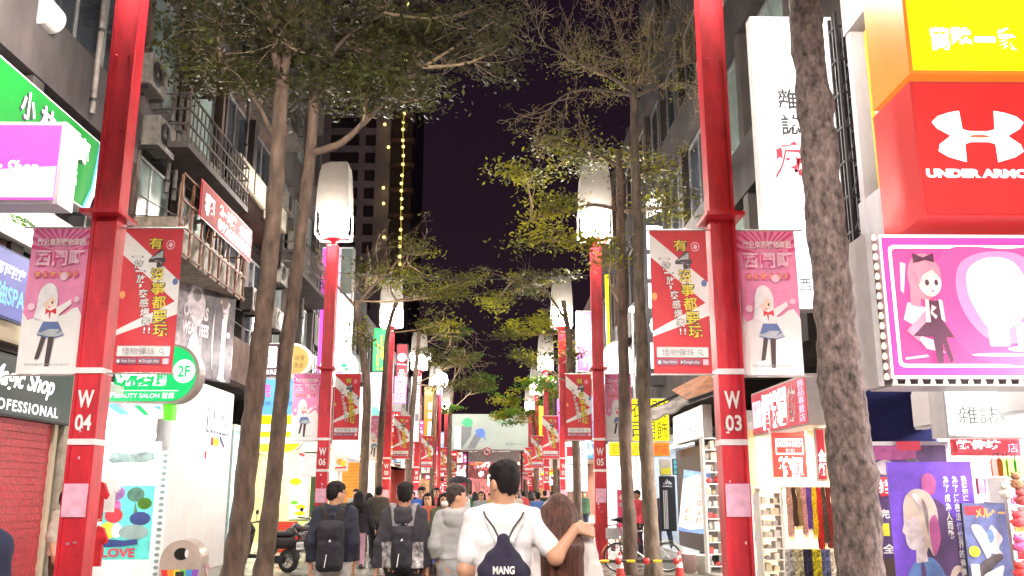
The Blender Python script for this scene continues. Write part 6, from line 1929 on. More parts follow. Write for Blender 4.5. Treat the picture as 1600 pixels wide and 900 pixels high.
    for q in 'LR':
        a, b_, c = J['sh' + q], J['el' + q], J['wr' + q]
        if sleeve >= 1:
            e = sleeve - 1
            c2 = c + (c - b_) / np.linalg.norm(c - b_) * .008
            tp += [cap(a, b_, (.046 + loose) * s * B, (.040 + loose) * s), cap(b_, b_ + (c2 - b_) * .9, (.040 + loose) * s, (.034 + loose * .8 + e) * s), cap(b_ + (c2 - b_) * .9, c2, (.036 + loose * .6 + e) * s, (.034 + loose * .6 + e) * s)]
        else:
            f_ = sleeve * 2
            m = a + (b_ - a) * min(f_, 1)
            tp += [cap(a, m, (.048 + loose) * s * B, (.048 + loose * 1.2) * s)]
            if f_ > 1:
                m2 = b_ + (c - b_) * (f_ - 1)
                tp += [cap(b_, m2, (.046 + loose) * s, (.042 + loose) * s)]
    tp += [cap(S_(0, -.014, 1.38), S_(0, -.010, 1.438), (.064 + loose * .8) * s, (.056 + loose * .5) * s)]
    if collar:
        tp += [cap(S_(.058 * math.cos(a), -.008 + .055 * math.sin(a), 1.45), S_(.058 * math.cos(a + .7), -.008 + .055 * math.sin(a + .7), 1.45), .017 * s) for a in np.arange(0, 6.2, .7)]
    if hood:
        tp += [cap(S_(.10 * math.cos(a), -.045 + .085 * math.sin(a), 1.452 + .01 * math.sin(a)), S_(.10 * math.cos(a + .6), -.045 + .085 * math.sin(a + .6), 1.452 + .01 * math.sin(a + .6)), .034 * s) for a in np.arange(-PI - .3, .3, .6)]
        tp += [elp(S_(0, -.115, 1.385), np.array((.105, .05, .085)) * s)]
    mats_ = topm if isinstance(topm, (list, tuple)) else [topm]
    pt = None
    cutz = hem * s
    surf(tp, vox, top or 'jacket', mats_, t, k=.022, wrinkle=wr * .4, seed=seed, fold=(.0075 if vox <= .012 else .006 if vox < .02 else 0), cuts=[lambda P: cutz + .006 * np.sin(P[..., 0] * 30) - P[..., 2]], paint=slm)
    # ---- shoes
    for q in 'LR':
        a = J['an' + q]
        surf([cap(a + np.array((0, -.03 * s, -.035 * s)), a + np.array((0, .13 * s, -.052 * s)), .046 * s, .038 * s), cap(a + np.array((0, -.02, 0)), a + np.array((0, -.01, .02)), .045 * s)], max(vox * .8, .01), 'shoe', shoem or INK, t, k=.03, cuts=[lambda P: (a[2] - .083 * s) - P[..., 2]])
    # ---- hair
    RI = RH
    def faceloc(P):
        return (P - piv) @ RI / s + np.array((0, 0, 1.50))
    hr = [E(0, -.016, 1.636, .084, .100, .100), E(0, .030, 1.672, .074, .066, .052)]
    cuts = []
    if hair == 'short':
        hr += [E(0, -.050, 1.585, .070, .052, .066)]
        for i in range(16):
            a = 2.4 * i
            rr = .070 * math.sqrt((i + .5) / 16)
            hr.append(E(rr * math.cos(a), -.015 + rr * 1.1 * math.sin(a), 1.716 - 7.5 * rr * rr, .026, .028, .022))
        def cf(P):
            Q = faceloc(P)
            x, y, z = Q[..., 0], Q[..., 1], Q[..., 2]
            fr = np.minimum(y - (.030 + .0 * z), 1.655 + .012 * np.sin(x * 90) - z)       # open face
            sd = np.minimum(np.minimum(y + .030, 1.605 - z), np.abs(x) * 0 + .05)       # ears free
            nape = 1.525 + .35 * np.abs(x) + .008 * np.sin(x * 150) - z
            return np.maximum(np.maximum(fr, sd), nape)
        cuts = [cf]
        surf(hr, max(vox * .5, .0055), 'hair', hairm, t, k=.018, cuts=cuts, wrinkle=.0015, seed=seed + 4)
        for v in t.children[-1].data.vertices:
            q = v.co * (95 / s)
            f = mnoise.noise(Vector((q.x, q.y, q.z * .35 + seed))) * .006 + mnoise.noise(Vector((q.x * .4, q.y * .4, q.z * .2 + seed))) * .006
            v.co += v.normal * f * s
    elif hair == 'long':
        zl = hairlen
        for x in (-.070, -.035, 0, .035, .070):
            hr += [cap(hp(x, -.060, 1.62), S_(x * 1.25 + .008, -.125 - .02 * (abs(x) < .05), 1.40), .050 * s, .052 * s), cap(S_(x * 1.25 + .008, -.125 - .02 * (abs(x) < .05), 1.40), S_(x * 1.5 + .015, -.155, zl + .06 + abs(x) * .6), .052 * s, .030 * s)]
        for sg in (-1, 1):
            hr += [cap(hp(sg * .07, -.01, 1.64), S_(sg * .10, -.06, 1.42), .036 * s, .036 * s)]
        def cf(P):
            Q = faceloc(P)
            x, y, z = Q[..., 0], Q[..., 1], Q[..., 2]
            fr = np.minimum(y - .028, 1.668 + .010 * np.sin(x * 80) - z)
            return np.maximum(fr, zl + .03 * np.sin(P[..., 0] * 55) + .012 * np.sin(P[..., 0] * 170) - P[..., 2] / s)
        surf(hr, max(vox * .6, .007), 'hair', hairm, t, k=.03, cuts=[cf], wrinkle=0.0, seed=seed)
        hobj = t.children[-1]
        # strand relief running down the length
        for v in hobj.data.vertices:
            a = math.atan2(v.co.x, -(v.co.y + .05)) 
            f = 0.0022 * math.sin(a * 22 + 3 * math.sin(v.co.z * 3 + seed)) + .0012 * math.sin(a * 55 + v.co.z * 5)
            n = v.normal
            v.co += n * f
    if vox <= .012:
        strands(t.children[-1], hair, s, seed)
    if mask:
        surf([E(0, .075, 1.555, .058, .045, .048)], .01, 'face_mask', mask, t, cuts=[lambda P: .055 - faceloc(P)[..., 1]])
    if glasses:
        g = MB()
        for sg in (-1, 1):
            c = [hp(sg * .033 + .027 * math.cos(a), .108, 1.612 + .019 * math.sin(a)) for a in np.arange(0, 6.4, .4)]
            g.tube(c, .0025, 5)
            g.tube([hp(sg * .060, .105, 1.617), hp(sg * .086, .02, 1.618), hp(sg * .086, -.02, 1.606)], .0025, 5)
        g.tube([hp(-.008, .110, 1.618), hp(.008, .110, 1.618)], .0025, 5)
        g.build('glasses', mat('spectacle_frame', (.10, .08, .07), .3), t)
    return t


def cloth(name, c, **kw):
    kw.setdefault('var', .12)
    return mat(name, c, .85, scale=7, bump=.35, bscale=300, **kw)


def pxloc(px, Y):
    return (WY(px, 769, Y).x, Y, 0)


DENIM = cloth('dark_denim', (.035, .045, .075))
GREYT = cloth('light_grey_trousers', (.50, .47, .46))
# --- the couple
P1L = pxloc(787, 5.6)
P1 = person('young man in a white tee shirt with one arm around the long haired woman', P1L, 0, 1.80, yaw=.62, pitch=-.02, top='tee_shirt', topm=cloth('white_tee_cotton', (.80, .78, .80), ), sleeve=.36, loose=.016, hem=.86, legm=DENIM, vox=.010, hvox=.0065, build=1.0, wr=.0022, curl=.55, seed=3,
            pose=dict(shL=(-.168, 0, 1.40), shR=(.168, -.005, 1.395), elL=(-.215, -.03, 1.12), wrL=(-.235, .06, .88), elR=(.288, -.17, 1.196), wrR=(.405, -.125, 1.350)),
            handpose={'R': ((.80, .42, -.10), (-.1, .35, .9), (.15, .75, -.65))})
P2L = (P1L[0] + .335, 5.62, 0)
P2 = person('woman with long reddish brown hair in a pale coat held by the man in white', P2L, 0, 1.60, yaw=-.05, top='coat', topm=cloth('pale_rose_fleece', (.74, .66, .64), var=.15), sleeve=1.022, coat=.17, loose=.034, hem=.62, legm=cloth('black_leggings', (.02, .02, .022)), hair='long', hairm=HAIR_R, hairlen=1.02, vox=.011, wr=.006, seed=9, collar=True,
            pose=dict(elL=(-.22, .0, 1.13), wrL=(-.22, .14, .93), elR=(.235, -.03, 1.13), wrR=(.285, .10, .92)))
# drawstring bag on his back
NAVYB = cloth('dark_navy_nylon', (.022, .018, .045))
bagt = thing('drawstring_bag', 'dark navy drawstring bag with white lettering on the back of the man in white', 'bag', P1L, 0)
s_ = 1.80 / 1.72
surf([cap((-.095, -.20, .95), (.095, -.20, .95), .07), cap((-.105, -.215, 1.06), (.105, -.215, 1.06), .068), cap((-.095, -.21, 1.17), (.095, -.21, 1.17), .062), cap((-.06, -.20, 1.245), (.06, -.20, 1.245), .045), cap((-.02, -.185, 1.30), (.02, -.185, 1.30), .03), cap((0, -.175, 1.335), (0, -.172, 1.355), .02, .034)], .009, 'pouch', NAVYB, bagt, k=.05, wrinkle=.0045)
cd = MB()
for sg in (-1, 1):
    cd.tube([(sg * .012, -.178, 1.325), (sg * .06, -.158, 1.42), (sg * .105, -.115, 1.475), (sg * .125, -.05, 1.515), (sg * .125, .05, 1.48)], .0055, 6)
    cd.tube([(sg * .125, .05, 1.48), (sg * .17, .13, 1.38), (sg * .20, .08, 1.25), (sg * .205, -.06, 1.10), (sg * .165, -.18, .92)], .0055, 6)
cd.build('cord', BLACK, bagt)
m = MB()
put_text(m, 'MANG', -.062, 1.165, .062, 1.21, -.281, bold=.04)
put_text(m, 'STORE', -.055, 1.125, .055, 1.15, -.288)
m.build('lettering', BWHITE, bagt, fix=False)
pl = MB()
for k in range(9):
    a = PI * (k + .5) / 9
    x = .10 * math.cos(a)
    pl.tube([(x * .12, -.200, 1.318), (x * .5, -.232, 1.27), (x, -.262, 1.18)], [.005, .006, .002], 5)
pl.build('gathered_fold', NAVYB, bagt)


def backpack(label, root_loc, s, body, trim, h0=.93, h1=1.42, w=.125, depth=.16, rz=0.0, logo=True, shape=0):
    t = thing('backpack', label, 'backpack', root_loc, rz)
    zc = (h0 + h1) / 2
    g = [rbox((0, -.19, zc - .02), (w, depth / 2, (h1 - h0) / 2), .06), rbox((0, -.255, h0 + .15), (w * .86, .055, .13), .045), rbox((0, -.235, h1 - .13), (w * .75, .06, .08), .05)]
    surf([tuple([p[0] * s, p[1] * s, (lambda f: (lambda P: f(P / s) * s))(p[2]), p[3]]) for p in g], .010, 'pack', body, t, k=.018, wrinkle=.003)
    st = MB()
    for sg in (-1, 1):
        pts = [(sg * .075, -.13, h1 - .02), (sg * .098, -.125, 1.465), (sg * .115, -.03, 1.498), (sg * .12, .085, 1.44), (sg * .125, .15, 1.32), (sg * .15, .12, 1.14), (sg * .135, -.11, h0 + .12)]
        P = [Vector(p) * s for p in smooth_path(pts, 4)]
        k = len(st.v)
        for p in P:
            st.v.extend([(p.x - .030 * s, p.y, p.z), (p.x + .030 * s, p.y, p.z), (p.x + .030 * s, p.y + .004, p.z + .014), (p.x - .030 * s, p.y + .004, p.z + .014)])
        for i in range(len(P) - 1):
            for q in range(4):
                a = k + i * 4
                st.f.append([a + q, a + (q + 1) % 4, a + 4 + (q + 1) % 4, a + 4 + q]); st.m.append(0); st.sm.append(True)
    st.build('strap', trim, t)
    hd = MB()
    hd.tube([Vector(p) * s for p in ((-.03, -.14, h1 - .01), (-.028, -.13, h1 + .035), (.028, -.13, h1 + .035), (.03, -.14, h1 - .01))], .009 * s, 6)
    hd.build('grab_handle', trim, t)
    zp = MB()
    yf = -.312 * s
    zp.tube([Vector(p) * s for p in ((-.085, -.300, h0 + .20), (-.04, -.314, h0 + .255), (.04, -.314, h0 + .255), (.085, -.300, h0 + .20))], .005 * s, 5)
    zp.build('zip', BLACK, t)
    if logo:
        lg = MB()
        lg.prism([(-.005 * s, (h0 + .275) * s), (.022 * s, (h0 + .275) * s), (.014 * s, (h0 + .30) * s)], yf + .0 + .010 * s, yf + .014 * s + .01)
        lg.build('logo', BWHITE, t)
        rs = MB()
        rs.prism([(-.035 * s, (h0 + .03) * s), (-.028 * s, (h0 + .03) * s), (-.010 * s, (h0 + .155) * s), (-.018 * s, (h0 + .155) * s)], yf - .004 * s, yf + .01 * s)
        rs.build('reflective_strip', WFR, t)
    return t


# --- two young men with packs
JK = cloth('black_navy_jacket', (.020, .022, .040))
P3L = pxloc(525, 9.6)
P3 = person('man with glasses in a dark jacket and light trousers carrying a black backpack', P3L, 0, 1.72, yaw=-.75, pitch=-.05, topm=JK, loose=.030, hem=.93, legm=GREYT, vox=.012, hvox=.008, glasses=True, wr=.006, seed=5, build=1.0, curl=.7,
            pose=dict(elL=(-.215, -.05, 1.13), wrL=(-.235, .04, .885), elR=(.205, -.04, 1.13), wrR=(.205, .07, .88)))
backpack('large black backpack with a small white emblem on the man in the dark jacket', P3L, 1.0, cloth('black_pack_fabric', (.016, .014, .022)), cloth('pack_strap_brown_black', (.035, .028, .030)), h0=.86, h1=1.36, w=.135)
P4L = pxloc(633, 9.4)
FLOR = mat('floral_print_cloth', (.66, .62, .62), .85, scale=16, detail=3, col2=(.05, .04, .05))
P4 = person('man in a dark hooded jacket with white patterned sides and black trousers', P4L, 0, 1.71, yaw=.05, topm=[cloth('charcoal_hoodie', (.040, .035, .045)), FLOR], loose=.028, hem=.89, legm=cloth('black_trousers', (.014, .014, .016)), hood=True, vox=.012, hvox=.008, wr=.006, seed=8, build=1.0, curl=.6,
            pose=dict(elL=(-.225, -.05, 1.13), wrL=(-.265, .0, .89), elR=(.22, -.05, 1.13), wrR=(.235, .03, .885)), slm=[(1, lambda c: (c[:, 2] < 1.14) & (np.abs(c[:, 0]) < .205) & (np.abs(c[:, 0]) > .0))])
P4['label'] = 'man in a dark hooded jacket with a white patterned lower back and black trousers'
backpack('slim black and grey backpack on the man in the dark hooded jacket', P4L, 1.0, cloth('black_grey_pack', (.022, .02, .03), var=.5), cloth('grey_strap', (.30, .28, .30)), h0=.88, h1=1.31, w=.105, depth=.13)
# --- man in grey, turned to the right
GREYH = cloth('grey_marl_jersey', (.42, .41, .41))
P5L = pxloc(714, 9.3)
P5 = person('man in a grey hooded top and grey sweatpants looking to the right', P5L, -.25, 1.69, yaw=-1.0, topm=GREYH, sleeve=.72, loose=.026, hem=.99, legm=cloth('grey_sweatpants', (.36, .35, .35)), hood=True, vox=.012, hvox=.008, wr=.006, seed=12, build=1.0, curl=1.0, hairm=mat('dark_brown_hair', (.03, .016, .010), .45, var=.4, scale=40, bump=.5, bscale=100),
            pose=dict(elL=(-.21, -.05, 1.13), wrL=(-.225, .10, .91), elR=(.20, .02, 1.14), wrR=(.19, .16, .95)))
pm = np.array(P5L) + np.array((-.26 * math.cos(-.25) - .13 * math.sin(.25) * 0, .16, .80))
tt = thing('pouch', 'small dark brown pouch held by the man in grey', 'pouch', (P5L[0] - .235, P5L[1] + .205, .86))
surf([rbox((0, 0, 0), (.028, .075, .055), .022)], .008, 'pouch_shell', cloth('dark_brown_leather', (.035, .022, .018)), tt)
MB().tube([(-.03, -.06, .03), (-.03, .06, .03)], .004, 5).build('zip', DARKM, tt)
# --- walking away on the left, middle distance
OLV = cloth('olive_brown_jacket', (.075, .062, .045))
walk = dict(knL=(-.09, .16, .50), anL=(-.09, .20, .10), knR=(.09, -.02, .49), anR=(.09, -.30, .16), elL=(-.25, .02, 1.13), wrL=(-.29, .12, .92))
P6L = pxloc(592, 20.6)
person('man in an olive jacket and black trousers walking away with a crossbody bag', P6L, .05, 1.74, topm=OLV, loose=.035, legm=cloth('black_trousers', (.014, .014, .016)), vox=.017, wr=.006, pose=walk, hands=True, seed=2)
cb = thing('crossbody_bag', 'black crossbody bag at the back of the man in the olive jacket', 'bag', P6L, .05)
surf([rbox((0, -.19, 1.0), (.17, .05, .10), .04)], .014, 'pouch', mat('black_leather', (.02, .02, .022), .35, var=.3), cb)
MB().tube([(-.15, -.17, 1.06), (-.10, -.165, 1.30), (.02, -.13, 1.47), (.10, .02, 1.49), (.12, .14, 1.36)], .014, 6).build('strap', BLACK, cb)
person('woman in a long black hooded top holding hands with the man in olive', pxloc(562, 20.3), -.1, 1.64, topm=cloth('black_long_top', (.016, .012, .018)), loose=.03, coat=.10, hem=.80, legm=cloth('pale_pink_trousers', (.55, .30, .38)), hair='long', hairlen=1.2, vox=.017, hands=True, seed=4, pose=dict(elR=(.26, 0, 1.12), wrR=(.36, .02, .90)))
person('person in a pink top beyond the couple in dark clothes', pxloc(577, 23.5), .2, 1.60, topm=cloth('bright_pink_top', (.75, .18, .40)), legm=DENIM, hair='long', hairlen=1.3, vox=.022, hands=False, seed=6)
person('short haired man in a grey shirt beyond the couple in dark clothes', pxloc(556, 26), PI, 1.70, topm=cloth('grey_shirt', (.3, .3, .32)), legm=DENIM, vox=.022, hands=False, seed=7)
# --- facing us
person('man in a bright blue jacket walking towards the camera', pxloc(659, 18.6), PI + .1, 1.72, topm=cloth('bright_blue_jacket', (.04, .13, .55)), legm=DENIM, vox=.016, hvox=.012, seed=13, pose=dict(knL=(-.09, .12, .5), anL=(-.09, .12, .09)))
person('woman with long dark hair in an orange red cardigan walking towards the camera', pxloc(669, 16.2), PI - .15, 1.60, topm=cloth('orange_red_knit', (.48, .10, .06)), legm=cloth('brown_skirt', (.12, .05, .03)), hair='long', hairlen=1.2, vox=.015, hvox=.012, seed=14, coat=.06, pose=dict(elR=(.24, .08, 1.13), wrR=(.10, .26, 1.10)))
P12L = pxloc(695, 14.4)
person('woman in an olive green parka wearing a white face mask', P12L, PI + .05, 1.60, topm=cloth('olive_green_parka', (.085, .095, .055)), legm=DENIM, hair='long', hairlen=1.28, vox=.014, hvox=.011, mask=mat('white_face_mask', (.75, .75, .78), .8), loose=.036, coat=.10, hem=.76, seed=15)
bg_ = thing('tote_bag', 'blue tote bag hanging beside the woman in the olive parka', 'bag', (P12L[0] - .22, P12L[1] - .06, .50))
surf([rbox((0, 0, .14), (.13, .05, .15), .03)], .014, 'pouch', cloth('royal_blue_canvas', (.05, .10, .42)), bg_)
MB().tube([(-.07, 0, .27), (-.05, 0, .36), (.05, 0, .36), (.07, 0, .27)], .008, 5).build('handle', WFR, bg_)
# --- umbrella in the crowd
P13L = pxloc(724, 30)
person('person in white under the black umbrella', P13L, PI, 1.66, topm=cloth('white_shirt', (.75, .75, .76)), legm=DENIM, hair='long', hairlen=1.3, vox=.022, hands=True, hvox=.016, seed=16, pose=dict(elR=(.24, .06, 1.14), wrR=(.12, .22, 1.20)))
um = thing('umbrella', 'open black umbrella above the crowd', 'umbrella', (P13L[0] - .12, 29.78, 1.15))
m = MB(); N_ = 16
prof = [(.01, .99), (.12, .98), (.25, .93), (.36, .85), (.43, .75)]
for r_, z_ in prof:
    for k in range(N_):
        a = 2 * PI * k / N_
        sc = 1 - (.06 * (r_ / .43) if k % 2 else 0)
        m.v.append((r_ * sc * math.cos(a), r_ * sc * math.sin(a), z_ + (.02 * r_ / .43 if k % 2 else 0)))
for i in range(len(prof) - 1):
    for k in range(N_):
        m.f.append([i * N_ + k, i * N_ + (k + 1) % N_, (i + 1) * N_ + (k + 1) % N_, (i + 1) * N_ + k]); m.m.append(0); m.sm.append(True)
m.build('canopy', cloth('black_umbrella_cloth', (.02, .018, .03)), um, fix=False)
MB().tube([(0, 0, -.08), (0, 0, 1.03)], .008, 6).build('shaft', STEEL, um)
rb_ = MB()
for k in range(8):
    a = 2 * PI * k / 8
    rb_.tube([(0, 0, .80), (.22 * math.cos(a), .22 * math.sin(a), .935)], .004, 4)
rb_.build('rib', STEEL, um)
# --- right side by the shops
person('person in a red jacket standing behind the twin trunks', pxloc(995, 24.0), PI / 2 + .5, 1.66, topm=cloth('red_jacket', (.55, .05, .07)), legm=cloth('dark_plum_trousers', (.05, .03, .05)), vox=.018, hands=False, seed=20)
person('person in dark navy with white shoes beside the sportswear banner', pxloc(1036, 26.5), .3, 1.70, topm=cloth('dark_navy_top', (.02, .022, .05)), legm=cloth('navy_trousers', (.018, .02, .045)), shoem=WFR, vox=.018, hands=False, seed=21, pose=dict(knL=(-.14, .08, .5), anL=(-.16, .0, .085), knR=(.14, -.03, .5), anR=(.2, -.08, .085)))
person('person in a cream top reaching out behind post W04', pxloc(106, 12.4), -PI / 2 - .3, 1.62, topm=cloth('cream_knit', (.60, .54, .46)), legm=cloth('brown_trousers', (.08, .05, .04)), vox=.015, hvox=.011, seed=22, sleeve=.6, pose=dict(elL=(-.22, .14, 1.18), wrL=(-.16, .33, 1.28)))
person('person in dark navy at the near left edge of the street', (WY(-66, 769, 3.9).x, 3.9, 0), .1, 1.70, topm=cloth('deep_navy_coat', (.012, .016, .05)), loose=.04, legm=DENIM, vox=.014, hvox=.011, seed=23)
# --- crowd down the street: three figures, re-used with their own clothes
base = []
for i in range(3):
    b_ = person('x', (0, 0, 0), 0, 1.68, topm=cloth('crowd_top', (.2, .2, .2)), legm=DENIM, hair='long' if i == 1 else 'short', hairlen=1.3, vox=.026, hands=False, seed=30 + i, pose=dict(knL=(-.09, .14, .5), anL=(-.09, .14, .09), anR=(.09, -.2, .12)) if i < 2 else None)
    base.append(b_)
cw = random.Random(8)
TC = [('white', (.72, .72, .72)), ('black', (.02, .02, .02)), ('red', (.5, .04, .05)), ('grey', (.25, .25, .26)), ('navy', (.02, .03, .08)), ('blue', (.08, .16, .42)), ('cream', (.6, .52, .42)), ('dark green', (.04, .09, .05)), ('pink', (.62, .26, .34)), ('brown', (.14, .08, .05)), ('mustard', (.45, .28, .04))]
spots = [(752, 24, 1), (766, 33, 0), (806, 27, 1), (817, 31, 0), (829, 36, 1), (840, 25, 2), (851, 33, 0), (862, 42, 1), (795, 40, 2), (781, 46, 0), (742, 38, 1), (735, 44, 2), (716, 40, 0), (690, 31, 1), (682, 26, 0), (676, 44, 1), (812, 50, 2), (835, 54, 0), (646, 36, 0), (640, 27, 2), (872, 48, 1), (912, 34, 2)]
for k, (px, Y, b_) in enumerate(spots):
    src = base[b_]
    p = pxloc(px, Y)
    cn, cc = TC[(k * 7 + 3) % len(TC)]
    o = src if base[b_] is not None and not src.get('used') else None
    if o is None:
        o = copy_tree(src)
    else:
        src['used'] = 1
    o.location = p
    o.rotation_euler = (0, 0, cw.choice([0, PI, PI, .4, PI - .5]) + cw.uniform(-.3, .3))
    sc = cw.uniform(.93, 1.05)
    o.scale = (sc, sc, sc)
    o['label'] = '%s person in a %s top in the crowd %s' % ('long haired' if b_ == 1 else 'short haired', cn, 'near the masked woman' if px < 712 else 'right of the umbrella' if px < 790 else 'beyond the brown haired woman')
    o['group'] = 'people in the distant crowd'
    for ch in kids(o):
        if ch.name.startswith('jacket'):
            ch.material_slots[0].link = 'OBJECT'
            ch.material_slots[0].material = cloth('crowd_top_' + cn.replace(' ', '_'), cc)
for b_ in base:
    if 'used' in b_: del b_['used']
for o in list(COL.objects):
    if 'used' in o: del o['used']

# ================================================================ STREET OBJECTS
RUBBER = mat('tyre_rubber', (.018, .018, .018), .7, var=.2)
CHROME = mat('chrome', (.6, .6, .6), .18, metal=1.0, var=.05)
def wheel(name, parent, c, r, w, spokes=0, tyre=RUBBER, rimm=STEEL, th=.05):
    o = MB().lathe([(r - th, -w / 2 + .004), (r - th * .3, -w / 2), (r, -w * .25), (r, w * .25), (r - th * .3, w / 2), (r - th, w / 2 - .004), (r - th, -w / 2 + .004)], 32, axis='x').build(name, tyre, parent, c)
    m = MB().lathe([(r - th * .95, -w * .3), (r - th * .95, w * .3), (r - th * 1.3, w * .3), (r - th * 1.3, -w * .3), (r - th * .95, -w * .3)], 32, axis='x')
    m.lathe([(.001, -w * .6), (.03, -w * .6), (.03, w * .6), (.001, w * .6)], 12, axis='x')
    if spokes > 8:
        for k in range(spokes):
            a = 2 * PI * k / spokes
            m.tube([(w * .4 * (-1) ** k, 0, 0), (0, (r - th * 1.2) * math.cos(a), (r - th * 1.2) * math.sin(a))], .0022, 4)
    else:
        for k in range(spokes):
            a = 2 * PI * k / spokes
            m.tube([(0, .02 * math.cos(a), .02 * math.sin(a)), (0, (r - th * 1.2) * math.cos(a), (r - th * 1.2) * math.sin(a))], [.022, .015], 6)
    m.build('rim', rimm, o)
    return o


def scooter(label, loc, rz, paint, seatm, plate='MAX 705'):
    t = thing('motor_scooter', label, 'scooter', loc, rz, 'scooters parked by the shops')
    wheel('wheel', t, (0, -.60, .235), .235, .10, 5, th=.09)
    wheel('wheel', t, (0, .66, .235), .235, .10, 5, th=.09)
    surf([rbox((0, -.42, .60), (.15, .38, .13), .10), cap((0, -.72, .66), (0, -.80, .74), .10, .07), cap((0, -.15, .45), (0, -.05, .36), .15, .12)], .022, 'rear_body', paint, t, k=.06)
    surf([rbox((0, .16, .32), (.16, .24, .045), .03), rbox((0, .45, .58), (.19, .055, .30), .05, rotx(.22)), cap((0, .40, .85), (0, .43, .95), .13, .08), cap((0, .62, .45), (0, .74, .40), .08, .06)], .022, 'front_shield', paint, t, k=.05)
    surf([rbox((0, -.36, .775), (.135, .36, .055), .05), cap((0, -.62, .81), (0, -.66, .83), .10, .08)], .02, 'seat', seatm, t, k=.05)
    MB().tube([(-.33, .30, 1.02), (-.22, .37, 1.00), (0, .42, .97), (.22, .37, 1.00), (.33, .30, 1.02)], .016, 8).build('handlebar', DARKM, t)
    for sx in (-1, 1):
        MB().tube([(sx * .23, .365, 1.0), (sx * .34, .29, 1.02)], .021, 8).build('grip', RUBBER, t)
        h = MB().tube([(sx * .2, .38, 1.0), (sx * .27, .42, 1.16)], .008, 6)
        h.lathe([(.001, -.012), (.05, -.01), (.055, .0), (.05, .01), (.001, .012)], 14, (sx * .29, .42, 1.20), axis='y')
        h.build('mirror', DARKM, t)
    MB().tube([(0, .47, .72), (0, .60, .38), (0, .66, .235)], [.03, .028, .025], 8).build('fork', DARKM, t)
    MB().lathe([(.001, .05), (.06, .04), (.075, 0), (.06, -.03)], 14, (0, .53, .88), axis='y').build('headlight', mat('lamp_glass', (.6, .6, .6), .1), t)
    MB().cbox((0, -.80, .70), (.17, .07, .075), 0, .02).build('tail_light', mat('red_tail_lens', (.5, .01, .02), .2, emit=(.5, .01, .02), es=.25), t)
    pl = MB().cbox((0, -.86, .54), (.26, .012, .15), 0, .004).build('number_plate', WFR, t)
    m = MB(); put_text(m, plate, -.11, .50, .11, .575, -.868, bold=.02); m.build('plate_lettering', INK, pl, fix=False)
    MB().cbox((0, -.80, .40), (.16, .03, .26), 0, .01).build('rear_mudguard', BLACK, t)
    MB().tube([(.13, -.30, .28), (.15, -.55, .30), (.15, -.80, .36)], [.035, .055, .05], 10).build('exhaust', STEEL, t)
    MB().cbox((-.07, -.35, .26), (.12, .42, .16), 0, .04).build('engine', DARKM, t)
    MB().tube([(-.1, -.1, .22), (-.18, -.12, .02)], .010, 6).build('stand', STEEL, t)
    return t


PNT = mat('dark_maroon_scooter_paint', (.012, .008, .010), .3, var=.1)
PNB = mat('black_scooter_paint', (.015, .015, .02), .2, var=.1)
SEAT = mat('black_vinyl_seat', (.025, .023, .025), .4, var=.2)
sx_ = WY(418, 769, 19.6).x
scooter('dark maroon scooter parked side on behind the twin trunks', (sx_, 19.6, 0), PI / 2 - .35, PNT, SEAT)
scooter('black scooter parked with its red tail light and white plate towards the camera', (WY(481, 769, 22.6).x, 22.6, 0), -.15, PNB, SEAT)
scooter('grey scooter parked by the third left lamp post', (WY(652, 769, 30).x - .4, 30.5, 0), -.3, mat('grey_scooter_paint', (.2, .2, .22), .25), SEAT, 'AUG 318')
scooter('dark scooter parked deep behind the black one', (WY(500, 769, 27).x, 27, 0), -.1, PNB, SEAT, 'KDE 627')

# rainbow waste bin
tb = thing('waste_bin', 'arched steel waste bin with a rainbow front beside the white shopfront', 'bin', (WY(291, 769, 11.2).x, 11.2, 0), .12)
prof = [(-.24, .06), (.24, .06), (.24, .82)] + [(.24 * math.cos(a), .82 + .24 * math.sin(a)) for a in [PI * k / 16 for k in range(1, 16)]] + [(-.24, .82)]
MB().prism(prof, 0, .44).build('shell', mat('brushed_beige_steel', (.50, .42, .36), .35, metal=.4, var=.1), tb)
prints([(BLACK, ell(.0, .90, .085, .072, 24)), (mat('hole_shade_paint', (.003, .003, .003), .9), ell(.0, .902, .075, .062, 24)), (WWALL, ell(.062, .905, .022, .05, 12))], 'drawn_hole', tb, y=-.004)  # opening drawn flat, the shade inside put in as near-black
rb = []
RBC = [(.55, .03, .03), (.75, .25, .02), (.75, .6, .03), (.12, .45, .08), (.05, .25, .55), (.20, .06, .35)]
for k, c in enumerate(RBC):
    x0, x1 = -.22 + .44 * k / 6, -.22 + .44 * (k + 1) / 6
    f_ = lambda x: x * .35
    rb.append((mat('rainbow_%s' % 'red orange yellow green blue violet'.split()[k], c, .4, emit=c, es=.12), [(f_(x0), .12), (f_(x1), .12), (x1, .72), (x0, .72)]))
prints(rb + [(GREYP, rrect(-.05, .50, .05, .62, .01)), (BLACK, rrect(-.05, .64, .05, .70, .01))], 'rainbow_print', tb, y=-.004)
m = MB()
rr = random.Random(4)
for k in range(60):
    y, z = rr.uniform(.03, .40), rr.uniform(.12, .75)
    r_ = rr.uniform(.015, .04)
    m.add([(.244 + .0003 * k, y + r_ * math.cos(a), z + r_ * math.sin(a)) for a in np.arange(0, 6.28, .8)], [tuple(range(8))], k % 5)
m.build('side_print', [WFR, GOODS[1], GOODS[4], GOODS[6], GOODS[2]], tb, fix=False)
MB().box(-.23, .01, 0, .23, .43, .06).build('plinth', DARKM, tb)

